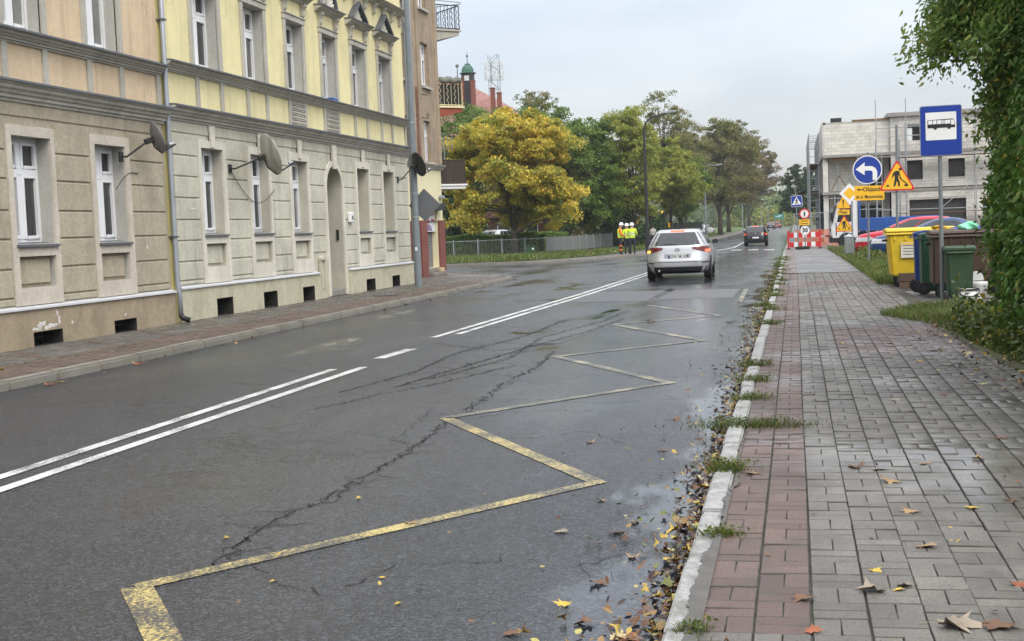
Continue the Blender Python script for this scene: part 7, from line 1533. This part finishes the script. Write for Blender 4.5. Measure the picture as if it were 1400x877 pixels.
for kind in ('pavement', 'road', 'left'):
    wh = {'pavement': 'right pavement', 'road': 'wet asphalt', 'left': 'left kerb side'}[kind]
    for c in LC:
        g_ = sorted([q for q in FL if q[0] == kind and q[1] == c], key=lambda q: q[2])
        for k_, q in enumerate(g_): tag(q[3], '%s fallen maple leaf on the %s%s' % (LW[c], wh, ', %s of its colour' % ORD[min(k_, 9)] if len(g_) > 1 else ''), 'leaf', 'fallen leaves on the %s' % wh)
# leaf litter swept against the kerb
m, nt, b = newmat('mixed_leaf_litter'); g = nd(nt, 'NewGeometry'); cr = nd(nt, 'ValToRGB', None, i0=g.outputs['Random Per Island']); el = cr.color_ramp
el.interpolation = 'CONSTANT'
for p_, c in ((.0,(.040,.020,.012)), (.26,(.085,.036,.018)), (.46,(.15,.07,.025)), (.64,(.24,.15,.05)), (.76,(.42,.29,.05)), (.86,(.38,.33,.09)), (.90,(.13,.14,.03)), (.95,(.46,.38,.20))):
    e = el.elements.new(p_) if p_ > 0 else el.elements[0]; e.color = c4(c)
nt.links.new(cr.outputs[0], b.inputs['Base Color']); b.inputs['Roughness'].default_value = .45
litter_m = m
def litter(name, n, xf, ys, smin, smax, z, seed, label, big=.25):
    r = np.random.default_rng(seed); V, F = [], []; off = 0
    bm_ = [maple_mesh('tmp', 300+i, (.5,1.0,1.5)[i % 3], litter_m) for i in range(4)]
    MP = [(np.array([v.co[:] for v in q.vertices])[:34], [tuple(p.vertices) for p in q.polygons if max(p.vertices) < 34 and len(p.vertices) == 3]) for q in bm_]
    for q in bm_: bpy.data.meshes.remove(q)
    ov = np.array([(0,-.5,0),(.26,-.1,.03),(.2,.25,.02),(0,.5,0),(-.2,.25,.02),(-.26,-.1,.03),(0,0,-.02)]); of = [(6,i,(i+1) % 6) for i in range(6)]
    for i in range(n):
        y = float(ys(r)); x = float(xf(r, y)); isb = r.uniform() < big
        P_, Fc = MP[int(r.integers(0,4))] if isb else (ov, of); s = float(r.uniform(smin, smax)) * (1.35 if isb else 1.0)
        a = float(r.uniform(0,6.28)); t1, t2 = float(r.normal(0,.35)), float(r.normal(0,.35)); Mx = Matrix.Rotation(a,3,'Z') @ Matrix.Rotation(t1,3,'X') @ Matrix.Rotation(t2,3,'Y')
        Q_ = P_ @ np.array(Mx).T * s; zz = z + dip(y) + float(r.uniform(.002,.03)) * (1 if x < -.49 else .4) - min(0, Q_[:,2].min())*.7
        V.append(Q_ + np.array([x, y, zz])); F += [(f[0]+off, f[1]+off, f[2]+off) for f in Fc]; off += len(P_)
    o = link(name, fast_mesh(name, np.concatenate(V), np.array(F)), litter_m); tag(o, label, 'leaves', kind='stuff'); return o
litter('leaf_litter', 3400, lambda r, y: -.50 - min(.8, r.exponential(.06 + .045*math.sin(y*1.7)**2)), lambda r: 4.0 + 40*r.uniform()**1.9, .022, .06, -.094, 91, 'brown and yellow leaves swept against the right kerb', .30)
litter('scattered_leaves', 260, lambda r, y: -.6 - r.exponential(.5), lambda r: 4.0 + 22*r.uniform()**1.4, .015, .045, -.093, 92, 'small leaf scraps scattered over the wet gutter', .1)
litter('scattered_leaves', 160, lambda r, y: r.uniform(-.3, 2.0), lambda r: 4.4 + 26*r.uniform()**1.2, .015, .04, .002, 93, 'small leaf scraps scattered over the right pavement', .05)
litter('scattered_leaves', 420, lambda r, y: 1.85 + r.normal(0,.28) if y < 17 else 1.6 + r.uniform(0,1.1), lambda r: 11 + 11.5*r.uniform(), .03, .075, .02, 94, 'yellow leaves in the grass before the bins', .25)
litter('scattered_leaves', 160, lambda r, y: -10.6 - 3*r.uniform(), lambda r: 64 + 24*r.uniform(), .06, .14, .12, 95, 'pale fallen leaves on the far verge', .2)
litter('scattered_leaves', 90, lambda r, y: -8.6 + abs(r.normal(0,.12)), lambda r: 13 + 24*r.uniform(), .03, .07, -.094, 96, 'dead leaves along the left gutter', .4)
def tuft(label, x, y, n, h, rad, seed, lm='weed', ex=1.0):
    r = np.random.default_rng(seed); d = r.normal(0, rad, (n, 2)) * np.array([ex, 1.0]); P_ = np.concatenate([d, np.full((n,1), -.02)], 1)
    root = empty('weed_tuft', (x, y, .008 + dip(y)), label, 'weed', 'weeds along the right kerb')
    link('blades', blades('blades', P_, h, r, None, wd=.0028 if y < 15 else .006, lean=.75), LM['weed'], root)['kind'] = 'stuff'
    k = n//2; C_ = np.concatenate([r.normal(0, rad*1.1, (k,2))*np.array([ex,1.0]), r.uniform(.0,h*.7,(k,1))], 1)
    link('leaves', leaf_mesh('leaves', C_, .022 if y < 15 else .04, r, .6, None, .34), LM['weed'], root)['kind'] = 'stuff'
for i, (x, y, n, h, rad, ex, lb) in enumerate([(-.33,9.4,620,.075,.07,3.0,'widest weed tuft spreading across the pale kerb'), (-.44,7.73,300,.085,.045,1.3,'fresh green grass tuft on the kerb in front of the widest weed'), (-.37,6.1,190,.05,.04,1.3,'small weed tuft in the mortar joint beside the red blocks'), (-.40,4.62,120,.05,.03,1.0,'little broad leaved weed at the near end of the kerb'), (-.40,10.85,260,.07,.06,1.6,'weed tuft just behind the widest one on the kerb'), (-.41,12.1,260,.07,.06,1.5,'third weed tuft behind the widest one on the kerb'), (-.43,13.4,260,.08,.06,1.5,'fourth weed tuft behind the widest one on the kerb')]):
    tuft(lb, x, y, n, h, rad, 110+i, ex=ex)
WN = 'one two three four five six seven eight nine ten eleven twelve thirteen fourteen fifteen sixteen'.split()
for i in range(16):
    y = 19 + i*2.2 + float(rng.uniform(-.6,.6)); tuft('weed tuft number %s on the far part of the kerb, counted from the bus stop' % WN[i], -.46 + float(rng.normal(0,.04)), y, 110, .085, .075, 130+i, ex=1.3)
# ------------------------------------------------------------ damp air
hz = MB(); hz.box(-320, -25, -1.6, 320, 640, 36)
hm_ = bpy.data.materials.new('damp_air'); hm_.use_nodes = True; hn = hm_.node_tree; hn.nodes.clear()
ho = hn.nodes.new('ShaderNodeOutputMaterial'); hv = hn.nodes.new('ShaderNodeVolumePrincipled'); hv.inputs['Color'].default_value = (.92,.95,1,1); hv.inputs['Density'].default_value = .00028; hv.inputs['Anisotropy'].default_value = 0
hn.links.new(hv.outputs[0], ho.inputs['Volume'])
tag(hz.build('haze', hm_), 'thin damp haze in the air', 'haze', kind='stuff')
